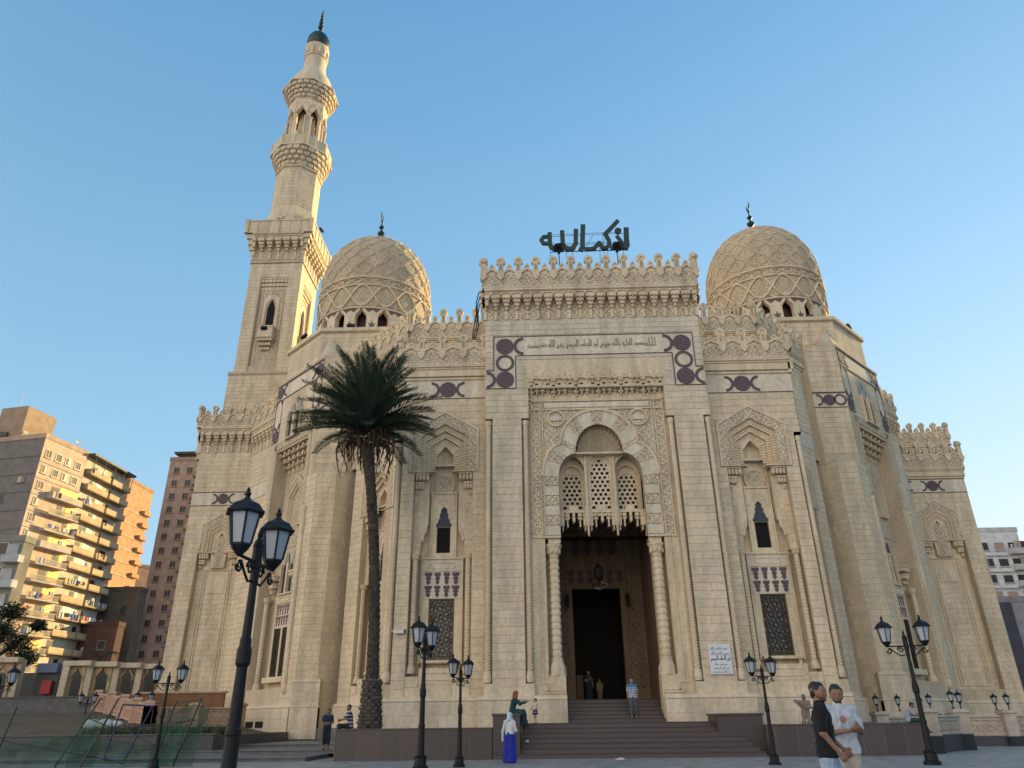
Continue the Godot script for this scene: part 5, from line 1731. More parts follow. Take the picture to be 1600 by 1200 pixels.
# ---- the square, steps, walls -----------------------------------------------------
func build_square() -> void:
	var b := mb(Transform3D(), lin(0.34, 0.34, 0.34))
	b.quad(Vector3(-900, 0, 400), Vector3(900, 0, 400), Vector3(900, 0, -900), Vector3(-900, 0, -900))
	obj("ground", b, M.paving).set_meta("kind", "structure")
	# paving flags near the wall, a few shades apart
	b = mb(Transform3D(), lin(0.20, 0.205, 0.21))
	for i in 28:
		for j in 9:
			b.col = tone(Color(0.36, 0.36, 0.355), 0.06)
			var x := -12.0 + i * 1.4 + (0.7 if j % 2 else 0.0)
			b.box(x + 0.01, x + 1.39, -0.02, 0.006, -31.5 + j * 1.4 + 0.01, -31.5 + (j + 1) * 1.4 - 0.01, 0.0, 16)
	var pv := obj("pavement", b, M.paving)
	pv.set_meta("kind", "structure")
	# terrace on which the mosque stands
	b = mb(Transform3D(), lin(0.16, 0.15, 0.145))
	b.plan([Vector2(-7.9, -31.9), Vector2(-1.7, -31.9), Vector2(-1.7, -36), Vector2(9.3, -36), Vector2(9.3, -31.9), Vector2(15.1, -31.9), Vector2(16.9, -40), Vector2(30, -45), Vector2(45, -60), Vector2(45, -90), Vector2(-10, -90), Vector2(-20, -60), Vector2(-12.2, -46), Vector2(-7.9, -40)], 0.0, 1.1)
	obj("terrace", b, M.paving).set_meta("kind", "structure")
	granite_wall("low granite wall left of the steps, under the palm tree", -7.9, -1.72)
	granite_wall("low granite wall right of the steps, behind the two young men", 9.32, 15.1)
	# the two flights of steps
	var st := thing("staircase", "wide dark red granite steps climbing to the mosque portal", "staircase", Vector3(3.7, 0, -31.6))
	for k in 7:
		b = mb(Transform3D(), tone(GRANITE * 1.25, 0.08))
		var y1 := (k + 1) * 0.179
		var x0 := -5.35 if k < 2 else -4.25
		var x1 := 5.15 - k * 0.13
		b.box(x0, x1, y1 - 0.179, y1 - 0.03, -k * 0.36 - 0.9, -k * 0.36)
		b.box(x0, x1, y1 - 0.03, y1, -k * 0.36 - 0.9, -k * 0.36 + 0.03, 0.01)
		obj("step", b, M.granite, st)
	b = mb(Transform3D(), GRANITE * 1.2)
	b.box(-4.25, 5.5, 0.9, 1.253, -5.9, -2.5)
	obj("landing", b, M.granite, st)
	for k in 6:
		b = mb(Transform3D(), tone(GRANITE * 1.1, 0.08))
		var y1 := 1.253 + (k + 1) * 0.17
		b.box(-2.2, 2.3, y1 - 0.17, y1 - 0.03, -k * 0.34 - 6.6, -k * 0.34 - 5.6)
		b.box(-2.2, 2.3, y1 - 0.03, y1, -k * 0.34 - 6.6, -k * 0.34 - 5.57, 0.01)
		obj("step", b, M.granite, st)
	for q in [[-1.68, -0.62, 31.62, 1.62, "left"], [7.45, 9.28, 33.0, 1.55, "right"]]:
		var p := thing("stair_pedestal", "dark granite block with a slab top at the %s end of the steps" % q[4], "pedestal", Vector3((q[0] + q[1]) / 2, 0, -q[2] - 0.9))
		var h: float = (q[1] - q[0]) / 2
		b = mb(Transform3D(), GRANITE * 0.95)
		b.box(-h, h, 0.0, q[3] - 0.09, -0.9, 0.9)
		obj("block", b, M.granite, p)
		b = mb(Transform3D(), GRANITE * 1.15)
		b.box(-h - 0.05, h + 0.05, q[3] - 0.09, q[3], -0.95, 0.95, 0.02)
		obj("slab", b, M.granite, p)
	left_ground()
	balustrades()
	arcade()

func granite_wall(label: String, x0: float, x1: float) -> void:
	var w := thing("granite_wall", label, "wall", Vector3((x0 + x1) / 2, 0, -31.75))
	var h := (x1 - x0) / 2
	var b := mb(Transform3D(), GRANITE * 2.6)
	b.box(-h, h, 0, 1.1, -0.4, 0.142)
	obj("core", b, M.granite, w)
	var n := roundi(h * 2 / 0.86)
	for k in n:
		b = mb(Transform3D(), tone(GRANITE * 1.1, 0.12))
		b.box(-h + k * 2 * h / n + 0.011, -h + (k + 1) * 2 * h / n - 0.011, 0.0, 1.075, 0.1, 0.15, 0.006)
		obj("granite_panel", b, M.granite, w)
	b = mb(Transform3D(), GRANITE * 1.4)
	b.box(-h, h, 1.08, 1.125, -0.4, 0.17, 0.01)
	obj("coping", b, M.granite, w)

func left_ground() -> void:
	var st := thing("terrace_steps", "long low grey steps left of the granite wall", "steps", Vector3(-20, 0, -36))
	for k in 3:
		var b := mb(Transform3D(), tone(Color(0.17, 0.175, 0.18), 0.05))
		var d: float = [4.4, 0.8, -3.0][k]
		var x1: float = [11.0, 12.1, 12.1][k]
		b.box(-35, x1, k * 0.15, k * 0.15 + 0.11, -30, d - 0.02)
		b.box(-35, x1, k * 0.15 + 0.11, k * 0.15 + 0.15, -30, d + 0.03, 0.01)
		obj("step", b, M.paving, st)
	var w := thing("retaining_wall", "dark grey retaining wall below the earth slope at the left", "wall", Vector3(-27, 0, -36.0))
	var b := mb(Transform3D(), lin(0.065, 0.07, 0.078))
	b.box(-25, 12.5, 0.25, 0.92, -0.5, 0.0)
	b.box(12.0, 12.5, 0.25, 0.92, -11, -0.5)
	obj("wall_face", b, M.granite, w)
	b = mb(Transform3D(), lin(0.10, 0.105, 0.11))
	b.box(-25, 12.55, 0.92, 0.98, -0.5, 0.06, 0.01)
	obj("coping", b, M.granite, w)
	# bare earth rising to the arcade
	b = mb(Transform3D(), lin(0.16, 0.115, 0.065))
	var f := FastNoiseLite.new()
	f.seed = 9
	f.frequency = 0.25
	var hgt := func(x: float, z: float) -> float:
		var t := clampf((-36.6 - z) / 22.0, 0.0, 1.0)
		return 0.84 + smoothstep(-15.0, -24.0, x) * (t * 1.4 + f.get_noise_2d(x, z) * 0.16)
	for i in 52:
		for j in 30:
			var x := -54.0 + i * 0.75
			var z := -36.5 - j * 0.78
			b.col = tone(Color(0.17, 0.125, 0.07), 0.06)
			b.quad(Vector3(x, hgt.call(x, z), z), Vector3(x + 0.75, hgt.call(x + 0.75, z), z), Vector3(x + 0.75, hgt.call(x + 0.75, z - 0.78), z - 0.78), Vector3(x, hgt.call(x, z - 0.78), z - 0.78))
	obj("earth_slope", b, M.earth).set_meta("kind", "structure")
	b = mb(Transform3D(), lin(0.10, 0.105, 0.115))
	b.box(-60, -31.5, 1.8, 3.35, -62, -59.0)
	b.box(-60, -31.4, 3.35, 3.42, -75, -58.9)
	b.box(-32, -15, 1.0, 3.4, -75, -60.2)
	obj("arcade_terrace", b, M.paving).set_meta("kind", "structure")
	var cl := thing("cladding_wall", "orange brown stone clad wall behind the pink balustrade", "wall", W(-25.0, 55.5, 1.0))
	b = mb(Transform3D(), lin(0.24, 0.125, 0.06))
	b.box(-3.2, 3.0, 0, 2.4, -0.2, 0)
	obj("wall_face", b, M.stone, cl)
	b = mb(Transform3D(), lin(0.5, 0.36, 0.26))
	b.box(-3.3, 3.1, 2.4, 2.52, -0.3, 0.08)
	obj("coping", b, M.stone, cl)
	# rubbish and weeds on the slope
	var r := RandomNumberGenerator.new()
	r.seed = 4
	b = mb()
	for k in 5:
		b.col = lin(0.55, 0.56, 0.58)
		b.ball(Vector3(r.randf_range(-0.7, 0.7), 0.12, r.randf_range(-0.3, 0.3)), Vector3(r.randf_range(0.25, 0.5), r.randf_range(0.15, 0.3), 0.25), 7, 5)
	tag(obj("rubbish_bag", b, M.cloth), "crumpled white plastic sacks lying on the bare earth", "sack").position = W(-23.2, 42.5, 1.3)
	b = mb()
	for k in 700:
		var p := Vector3(r.randf_range(-3.5, 3.5), 0, r.randf_range(-1.0, 1.0))
		var d := Vector3(r.randf_range(-0.3, 0.3), r.randf_range(0.15, 0.6), r.randf_range(-0.3, 0.3))
		b.col = lin(0.05, 0.075, 0.03) * r.randf_range(0.6, 1.5)
		b.tri(p - Vector3(0.04, 0, 0), p + Vector3(0.04, 0, 0), p + d)
		b.tri(p + Vector3(0.04, 0, 0), p - Vector3(0.04, 0, 0), p + d)
	var g := obj("weeds", b, M.leaf)
	g.position = W(-18.0, 38.2, 0.9)
	tag(g, "", "", "", "stuff")
	g.set_meta("label", "low green weeds and dry scrub behind the netting")
	fence_net()

func pole(b: MB, p: Vector3, q: Vector3, r := 0.03) -> void:
	b.tube([p, q], [r], 7)

func fence_net() -> void:
	# builders' fence: leaning poles, a blue frame and sagging green netting
	var n := thing("construction_fence", "leaning steel poles carrying green builders netting at lower left", "fence", W(-14.0, 29.0))
	var b := mb(Transform3D(), lin(0.05, 0.04, 0.035))
	var poles := [[-1.9, 0.0, 0.3, -1.75, 2.36, 0.2], [-3.4, 0.0, 0.2, -2.4, 2.3, 0.3], [1.0, 0.0, 0.0, 1.55, 2.22, 0.0], [-0.6, 0.0, -0.3, -0.2, 2.12, -0.4], [-4.6, 0, 0.8, -4.2, 2.2, 0.8], [-5.5, 0, 0.5, -5.1, 2.0, 0.5]]
	poles = [[-3.3, 0.0, 0.0, -2.35, 2.3, -0.4], [-2.15, 0.0, 0.4, -1.45, 2.28, 0.0], [1.0, 0.0, 0.0, 1.75, 2.25, 0.2], [0.1, 0.0, -0.4, 0.55, 2.18, -0.4], [-6.4, 0, 0.8, -6.0, 2.0, 0.8], [-5.3, 0, 0.5, -4.9, 2.0, 0.5]]
	for q in poles:
		b = mb(Transform3D(), lin(0.05, 0.042, 0.038))
		pole(b, Vector3(q[0], q[1], q[2]), Vector3(q[3], q[4], q[5]), 0.035)
		obj("pole", b, M.painted, n)
	b = mb(Transform3D(), lin(0.05, 0.042, 0.038))
	for q in [[0.55, 2.1, -0.4, 1.72, 2.2, 0.2], [0.45, 1.3, -0.4, 1.5, 1.55, 0.1], [-1.4, 1.25, -0.3, 1.6, 1.5, 0.1], [-5.8, 1.0, 0.5, -1.4, 0.2, -0.2], [-2.6, 1.6, -0.3, -1.6, 1.3, 0.0], [-1.0, 1.2, -0.1, 0.9, 0.35, 0.1]]:
		pole(b, Vector3(q[0], q[1], q[2]), Vector3(q[3], q[4], q[5]), 0.02)
	obj("rail", b, M.painted, n)
	b = mb(Transform3D(), lin(0.012, 0.026, 0.09))
	for q in [[-1.45, 0.3, 0.2, -1.25, 2.05, 0.0], [-0.75, 0.1, 0.2, -0.12, 2.0, 0.0], [-1.25, 2.05, 0.0, -0.12, 1.98, 0.0], [-1.45, 0.3, 0.2, -0.75, 0.1, 0.2]]:
		pole(b, Vector3(q[0], q[1], q[2]), Vector3(q[3], q[4], q[5]), 0.028)
	obj("blue_frame", b, M.painted, n)
	b = mb(Transform3D(), lin(1, 1, 1))
	var f := FastNoiseLite.new()
	f.seed = 2
	f.frequency = 0.9
	var sheets := [[0.1, 1.7, 2.1, -0.05], [-7.5, 1.0, 0.95, 0.15], [-2.9, -1.9, 1.9, 0.05]]
	for s in sheets:
		var nx := 30
		var ny := 14
		for i in nx:
			for j in ny:
				var q := []
				for e in [[0, 0], [1, 0], [1, 1], [0, 1]]:
					var u: float = float(i + e[0]) / nx
					var v: float = float(j + e[1]) / ny
					var x: float = lerpf(s[0], s[1], u) + v * 0.35
					var top: float = s[2] * (0.93 - 0.14 * sin(u * 9.0) * (1.0 if s[2] < 1.5 else 0.3) + 0.1 * f.get_noise_2d(x * 2.5, 7.0))
					q.append(Vector3(x, v * top, s[3] + 0.32 * f.get_noise_2d(x * 1.6, v * 1.2) + 0.08 * sin(x * 7.0 + v * 2.0)))
				b.quad(q[0], q[1], q[2], q[3])
	obj("netting", b, M.net, n)

func pierced_panel(b: MB, w: float, y0: float, y1: float) -> void:   # balustrade panel with raised stars
	b.box(-w, w, y0, y1, -0.09, 0.03)
	b.box(-w, w, y1 - 0.12, y1, 0.03, 0.08, 0.02)
	b.box(-w, w, y0, y0 + 0.1, 0.03, 0.08, 0.02)
	var n := maxi(2, roundi(w * 2 / 0.42))
	for k in n:
		var u := -w + (k + 0.5) * 2 * w / n
		hoop(b, u, (y0 + y1) / 2, 0.17, 0.09, 0.03, 0.05)
		for s: float in [-1.0, 1.0]: b.prism([Vector2(u, (y0 + y1) / 2 + s * 0.22), Vector2(u + 0.08, (y0 + y1) / 2 + s * 0.34), Vector2(u, (y0 + y1) / 2 + s * 0.4), Vector2(u - 0.08, (y0 + y1) / 2 + s * 0.34)], 0.03, 0.07, false)

func balustrade(label: String, pts: Array, h: float, col: Color, base: float, dark: float) -> void:
	# pts: Vector3 pier feet; a pier on each, a pierced panel between each two
	var n := thing("balustrade", label, "balustrade", pts[0])
	var o: Vector3 = pts[0]
	for i in pts.size():
		var b := mb(Transform3D(Basis(), pts[i] - o), tone(col, 0.04))
		b.box(-0.3, 0.3, base, h + 0.12, -0.3, 0.3, 0.02)
		b.box(-0.36, 0.36, h + 0.12, h + 0.24, -0.36, 0.36, 0.03)
		b.box(-0.26, 0.26, h + 0.24, h + 0.3, -0.26, 0.26)
		if dark > 0.0:
			b.col = lin(0.035, 0.04, 0.05)
			b.box(-0.31, 0.31, 0.0, base, -0.31, 0.31)
		obj("pier", b, M.stone, n)
		if i == 0: continue
		var p: Vector3 = pts[i - 1]
		var q: Vector3 = pts[i]
		var d := q - p
		var flat := Vector3(d.x, 0, d.z)
		var w := flat.length() / 2
		var ux := d / flat.length()                     # sheared along a slope so that uprights stay upright
		var nn := Vector3(-flat.z, 0, flat.x).normalized()
		if nn.z < 0: nn = -nn; ux = -ux
		b = mb(Transform3D(Basis(ux, Vector3.UP, nn), (p + q) / 2 - o), tone(col, 0.04))
		pierced_panel(b, w - 0.3, base + 0.02, h - 0.06)
		b.box(-w + 0.3, w - 0.3, h - 0.06, h + 0.06, -0.16, 0.14, 0.03)
		obj("panel", b, M.stone, n)
		if dark > 0.0:
			b = mb(Transform3D(Basis(ux, Vector3.UP, nn), (p + q) / 2 - o), lin(0.04, 0.05, 0.07))
			b.box(-w + 0.3, w - 0.3, 0.0, base + 0.02, -0.14, 0.1)
			obj("plinth", b, M.granite, n)

func balustrades() -> void:
	balustrade("pink stone stair balustrade stepping down from the arcade at left", [W(-31.8, 57.0, 2.2), W(-28.9, 53.5, 1.95), W(-26.4, 50.5, 1.65), W(-24.0, 47.5, 1.35), W(-22.0, 45.0, 1.1)], 1.25, Color(0.55, 0.36, 0.26), 0.1, 0.0)
	balustrade("pink stone balustrade against the mosque wall behind the green netting", [W(-22.0, 45.0, 1.1), W(-20.2, 47.0, 1.1), W(-18.2, 48.6, 1.1)], 1.15, Color(0.52, 0.36, 0.26), 0.1, 0.0)
	var c := Color(0.52, 0.44, 0.37)
	balustrade("cream stone balustrade with a dark plinth closing the terrace at right", [W(16.0, 33.2, 0), W(18.9, 36.3, 0)], 1.35, c, 0.62, 1.0)
	balustrade("cream pierced balustrade running to the right edge of the picture", [W(19.6, 41.0, 0), W(23.4, 40.4, 0), W(27.5, 40.0, 0)], 1.32, c, 0.42, 1.0)
	balustrade("short cream balustrade on the terrace behind the seated man", [W(17.0, 40.0, 0.1), W(19.4, 41.2, 0.1)], 1.2, c, 0.62, 1.0)
	# small lanterns on the piers
	var labels := ["first small black lantern on the terrace balustrade from the left", "second small black lantern, left of the tall right lamp post", "small black lantern just right of the tall right lamp post, the lower of a pair", "small black lantern on the terrace pier, the taller of the pair", "black lantern on the near right corner pier, the bigger of two", "black lantern on the corner pier, the smaller of two", "far black lantern near the right edge of the picture", "last black lantern on the balustrade at the right edge"]
	var spots := [W(16.95, 40.0, 1.6), W(18.25, 40.5, 1.6), W(19.8, 41.5, 1.55), W(20.05, 41.0, 1.64), W(18.75, 36.3, 1.65), W(19.15, 36.4, 1.62), W(23.1, 40.6, 1.6), W(23.6, 40.4, 1.6)]
	for i in spots.size():
		var l := thing("pier_lantern", labels[i], "lantern", spots[i], 0.0, "small lanterns on the balustrade piers")
		var b := mb()
		b.lathe([Vector2(0.09, 0), Vector2(0.07, 0.03), Vector2(0.025, 0.06), Vector2(0.025, 0.2), Vector2(0.05, 0.24)], 8)
		obj("stem", b, M.iron, l)
		lantern_head(l, Vector3(0, 0.24, 0), 0.58)

func arcade() -> void:
	var a := thing("arcade", "low cream arcade of square pillars and pointed arches at left", "arcade", W(-36, 60.5, 3.4))
	var xs := [-9.6, -7.0, -4.9, -1.5, 0.2, 2.1, 3.8, 5.4, 6.9, 8.2]
	for i in xs.size():
		var x: float = xs[i]
		var z := -0.25 * (x + 5.0)
		var top := 2.86 - 0.04 * (x + 5.0)
		var b := mb(Transform3D(), tone(Color(0.6, 0.5, 0.36), 0.04))
		b.box(x - 0.28, x + 0.28, 0, top, z - 0.6, z, 0.02)
		obj("pillar", b, M.stone, a)
		if i == xs.size() - 1: continue
		var x2: float = xs[i + 1]
		if i == 2: continue
		var w := (x2 - x) / 2
		var t := Transform3D(Basis(), Vector3((x + x2) / 2, 0, z - 0.35))
		b = mb(t, Color(0.50, 0.36, 0.20))
		var half := [Vector2(w * 0.52, 0.0), Vector2(w * 0.52, 1.25), Vector2(w * 0.62, 1.5), Vector2(w * 0.42, 1.75), Vector2(w * 0.2, 2.0), Vector2(w * 0.1, 2.2), Vector2(0, 2.35)]
		framed_hole(b, w - 0.25, 0.0, top - 0.3, half, -0.2, 0.0)
		for s: float in [-1.0, 1.0]:
			var q := []
			for k in range(1, half.size()): q.append(Vector3(half[k].x * s, half[k].y, 0.02))
			b.tube(q, [0.06], 5, false)
		obj("arch", b, M.stone, a)
		b = mb(Transform3D(), tone(Color(0.62, 0.53, 0.39), 0.03))
		b.box(x - 0.3, x2 + 0.3, top - 0.34 - 0.03 * w, top + 0.02, z - 0.66, z + 0.05, 0.02)
		obj("beam", b, M.stone, a)
	var b := mb(Transform3D(), lin(0.03, 0.032, 0.03))  # dark sheet standing in for the shade inside the arcade
	b.box(-12, 9, 0, 2.2, -6.2, -6.0)
	obj("dark_backing", b, M.painted, a)
	var bo := thing("booth", "small red and blue booth between the two halves of the arcade", "booth", W(-39.3, 62.0, 3.4))
	b = mb(Transform3D(), lin(0.3, 0.02, 0.02))
	b.box(-0.1, 0.7, 0.3, 1.3, 0, 0.3, 0.02)
	obj("red_panel", b, M.painted, bo)
	b = mb(Transform3D(), lin(0.09, 0.12, 0.2))
	b.box(-0.8, 0.9, 1.9, 2.6, -0.6, 0.3)
	obj("awning", b, M.painted, bo)
	b = mb(Transform3D(), lin(0.05, 0.05, 0.05))
	b.box(-0.9, 1.0, 0, 1.9, -1.0, -0.1)
	obj("body", b, M.painted, bo)

# ---- lamps ---------------------------------------------------------------------
var lantern_parts := []

func lantern_head(parent: Node3D, at: Vector3, k: float) -> void:
	# six-sided coach lantern: cup, glazed cage, flared roof, finial. k = overall height in metres
	if lantern_parts.is_empty():
		var b := mb()
		b.lathe([Vector2(0.0, 0.0), Vector2(0.05, 0.0), Vector2(0.13, 0.09), Vector2(0.155, 0.13), Vector2(0.155, 0.16)], 6, Vector3.ZERO, false)
		for i in 6:
			var a := TAU * i / 6
			b.tube([Vector3(sin(a) * 0.155, 0.15, cos(a) * 0.155), Vector3(sin(a) * 0.235, 0.62, cos(a) * 0.235)], [0.016], 4)
		b.lathe([Vector2(0.3, 0.6), Vector2(0.31, 0.625), Vector2(0.27, 0.66), Vector2(0.2, 0.75), Vector2(0.1, 0.8), Vector2(0.05, 0.84), Vector2(0.035, 0.88), Vector2(0.05, 0.9), Vector2(0.05, 0.93), Vector2(0.02, 0.95), Vector2(0.035, 0.97), Vector2(0.0, 1.03)], 6, Vector3.ZERO, false)
		b.lathe([Vector2(0.0, 0.6), Vector2(0.3, 0.6)], 6, Vector3.ZERO, false)
		var g := mb()
		g.lathe([Vector2(0.145, 0.15), Vector2(0.225, 0.61)], 6, Vector3.ZERO, false)
		lantern_parts = [b.done(), g.done()]
	var t := Transform3D(Basis().scaled(Vector3.ONE * k), at)
	var fr_ := inst("lantern", lantern_parts[0], M.iron, parent)
	fr_.transform = t
	inst("lantern_pane", lantern_parts[1], M.lantern_glass, fr_)

func scroll_pts(c: Vector3, d: Vector3, r: float, turns: float, s: float) -> Array:
	var o := []
	for i in 15:
		var f := i / 14.0
		var a := TAU * turns * f
		o.append(c + d * (cos(a) * r * (1.0 - 0.75 * f)) + Vector3(0, s * sin(a) * r * (1.0 - 0.75 * f), 0))
	return o

func street_lamp(label: String, x: float, d: float, h: float, turn: float, arms := 2) -> void:
	# cast-iron post of height h (to the lantern tips) with two coach lanterns
	var k := h / 4.5
	var n := thing("street_lamp", label, "street lamp", W(x, d), turn, "black double lantern lamp posts on the square")
	var b := mb(Transform3D(Basis().scaled(Vector3.ONE * k), Vector3.ZERO))
	b.lathe([Vector2(0.26, 0), Vector2(0.26, 0.1), Vector2(0.2, 0.14), Vector2(0.19, 0.34), Vector2(0.21, 0.38), Vector2(0.16, 0.42)], 8, Vector3.ZERO, false)
	obj("base", b, M.iron, n)
	b = mb(Transform3D(Basis().scaled(Vector3.ONE * k), Vector3.ZERO))
	b.lathe([Vector2(0.114, 0.4), Vector2(0.095, 1.18), Vector2(0.106, 1.2), Vector2(0.106, 1.26), Vector2(0.087, 1.3), Vector2(0.076, 2.05), Vector2(0.103, 2.1), Vector2(0.103, 2.28), Vector2(0.080, 2.34), Vector2(0.080, 2.42), Vector2(0.065, 2.46), Vector2(0.055, 3.2), Vector2(0.065, 3.22), Vector2(0.065, 3.4), Vector2(0.076, 3.42), Vector2(0.076, 3.72), Vector2(0.084, 3.75), Vector2(0.061, 3.82), Vector2(0.030, 3.86), Vector2(0.038, 3.92), Vector2(0.015, 3.98), Vector2(0.000, 4.04)], 12)
	obj("pole", b, M.iron, n)
	for s: float in [-1.0, 1.0]:
		if arms == 1 and s < 0: continue
		b = mb(Transform3D(Basis().scaled(Vector3.ONE * k), Vector3.ZERO))
		var dx := Vector3(s, 0, 0)
		b.tube([Vector3(s * 0.08, 3.5, 0), Vector3(s * 0.62, 3.5, 0)], [0.024], 6)
		b.tube([Vector3(s * 0.09, 3.22, 0), Vector3(s * 0.22, 3.2, 0), Vector3(s * 0.38, 3.32, 0), Vector3(s * 0.5, 3.44, 0), Vector3(s * 0.56, 3.42, 0)], [0.02], 5)
		b.tube(scroll_pts(Vector3(s * 0.54, 3.36, 0), dx, 0.09, 1.3, -1.0), [0.022, 0.012], 5)
		b.tube(scroll_pts(Vector3(s * 0.19, 3.39, 0), dx, 0.1, 1.5, 1.0), [0.024, 0.012], 5)
		obj("arm", b, M.iron, n)
		lantern_head(n, Vector3(s * 0.58, 3.5, 0) * k, 0.97 * k)

func build_street_things() -> void:
	street_lamp("big black lamp post in the left foreground, lanterns level with the band", -4.09, 10.8, 4.5, deg_to_rad(86))
	street_lamp("tall black lamp post in front of the left grilled window", -3.55, 25.0, 4.5, deg_to_rad(76))
	street_lamp("slim black lamp post between the left window and the seated woman", -2.5, 26.5, 3.45, deg_to_rad(60))
	street_lamp("slim black lamp post in front of the right end of the steps", 7.5, 26.0, 3.34, deg_to_rad(25))
	street_lamp("tall black lamp post at right, leaning over the seated man", 12.0, 25.2, 4.38, deg_to_rad(-14))
	street_lamp("slim black lamp post beside the green netting at left", -12.75, 27.0, 3.42, deg_to_rad(0))
	street_lamp("black lamp post cut by the left edge of the picture", -19.1, 27.5, 3.42, deg_to_rad(0))
	street_lamp("small far lamp post before the left arches of the arcade", -31.5, 55.0, 3.6, deg_to_rad(10))
	street_lamp("small far lamp post before the right arches of the arcade", -27.0, 54.0, 3.6, deg_to_rad(10))
	palm()
	roof_sign()
	fixtures()
	var b := mb(Transform3D(), lin(0.6, 0.6, 0.6))
	b.box(-0.16, 0.16, 0.0, 0.03, -0.06, 0.06, 0.01)
	b.box(-0.05, 0.12, 0.03, 0.06, -0.04, 0.05, 0.01)
	tag(obj("litter", b, M.painted), "scrap of white paper lying on the paving before the steps", "litter").position = W(3.1, 30.4, 0.01)
	b = mb(Transform3D(), lin(0.5, 0.5, 0.5))
	b.ball(Vector3.ZERO, Vector3(0.09, 0.06, 0.08), 7, 5)
	tag(obj("paper_ball", b, M.painted), "crumpled white paper on the third step", "litter").position = W(-0.35, 32.3, 0.6)

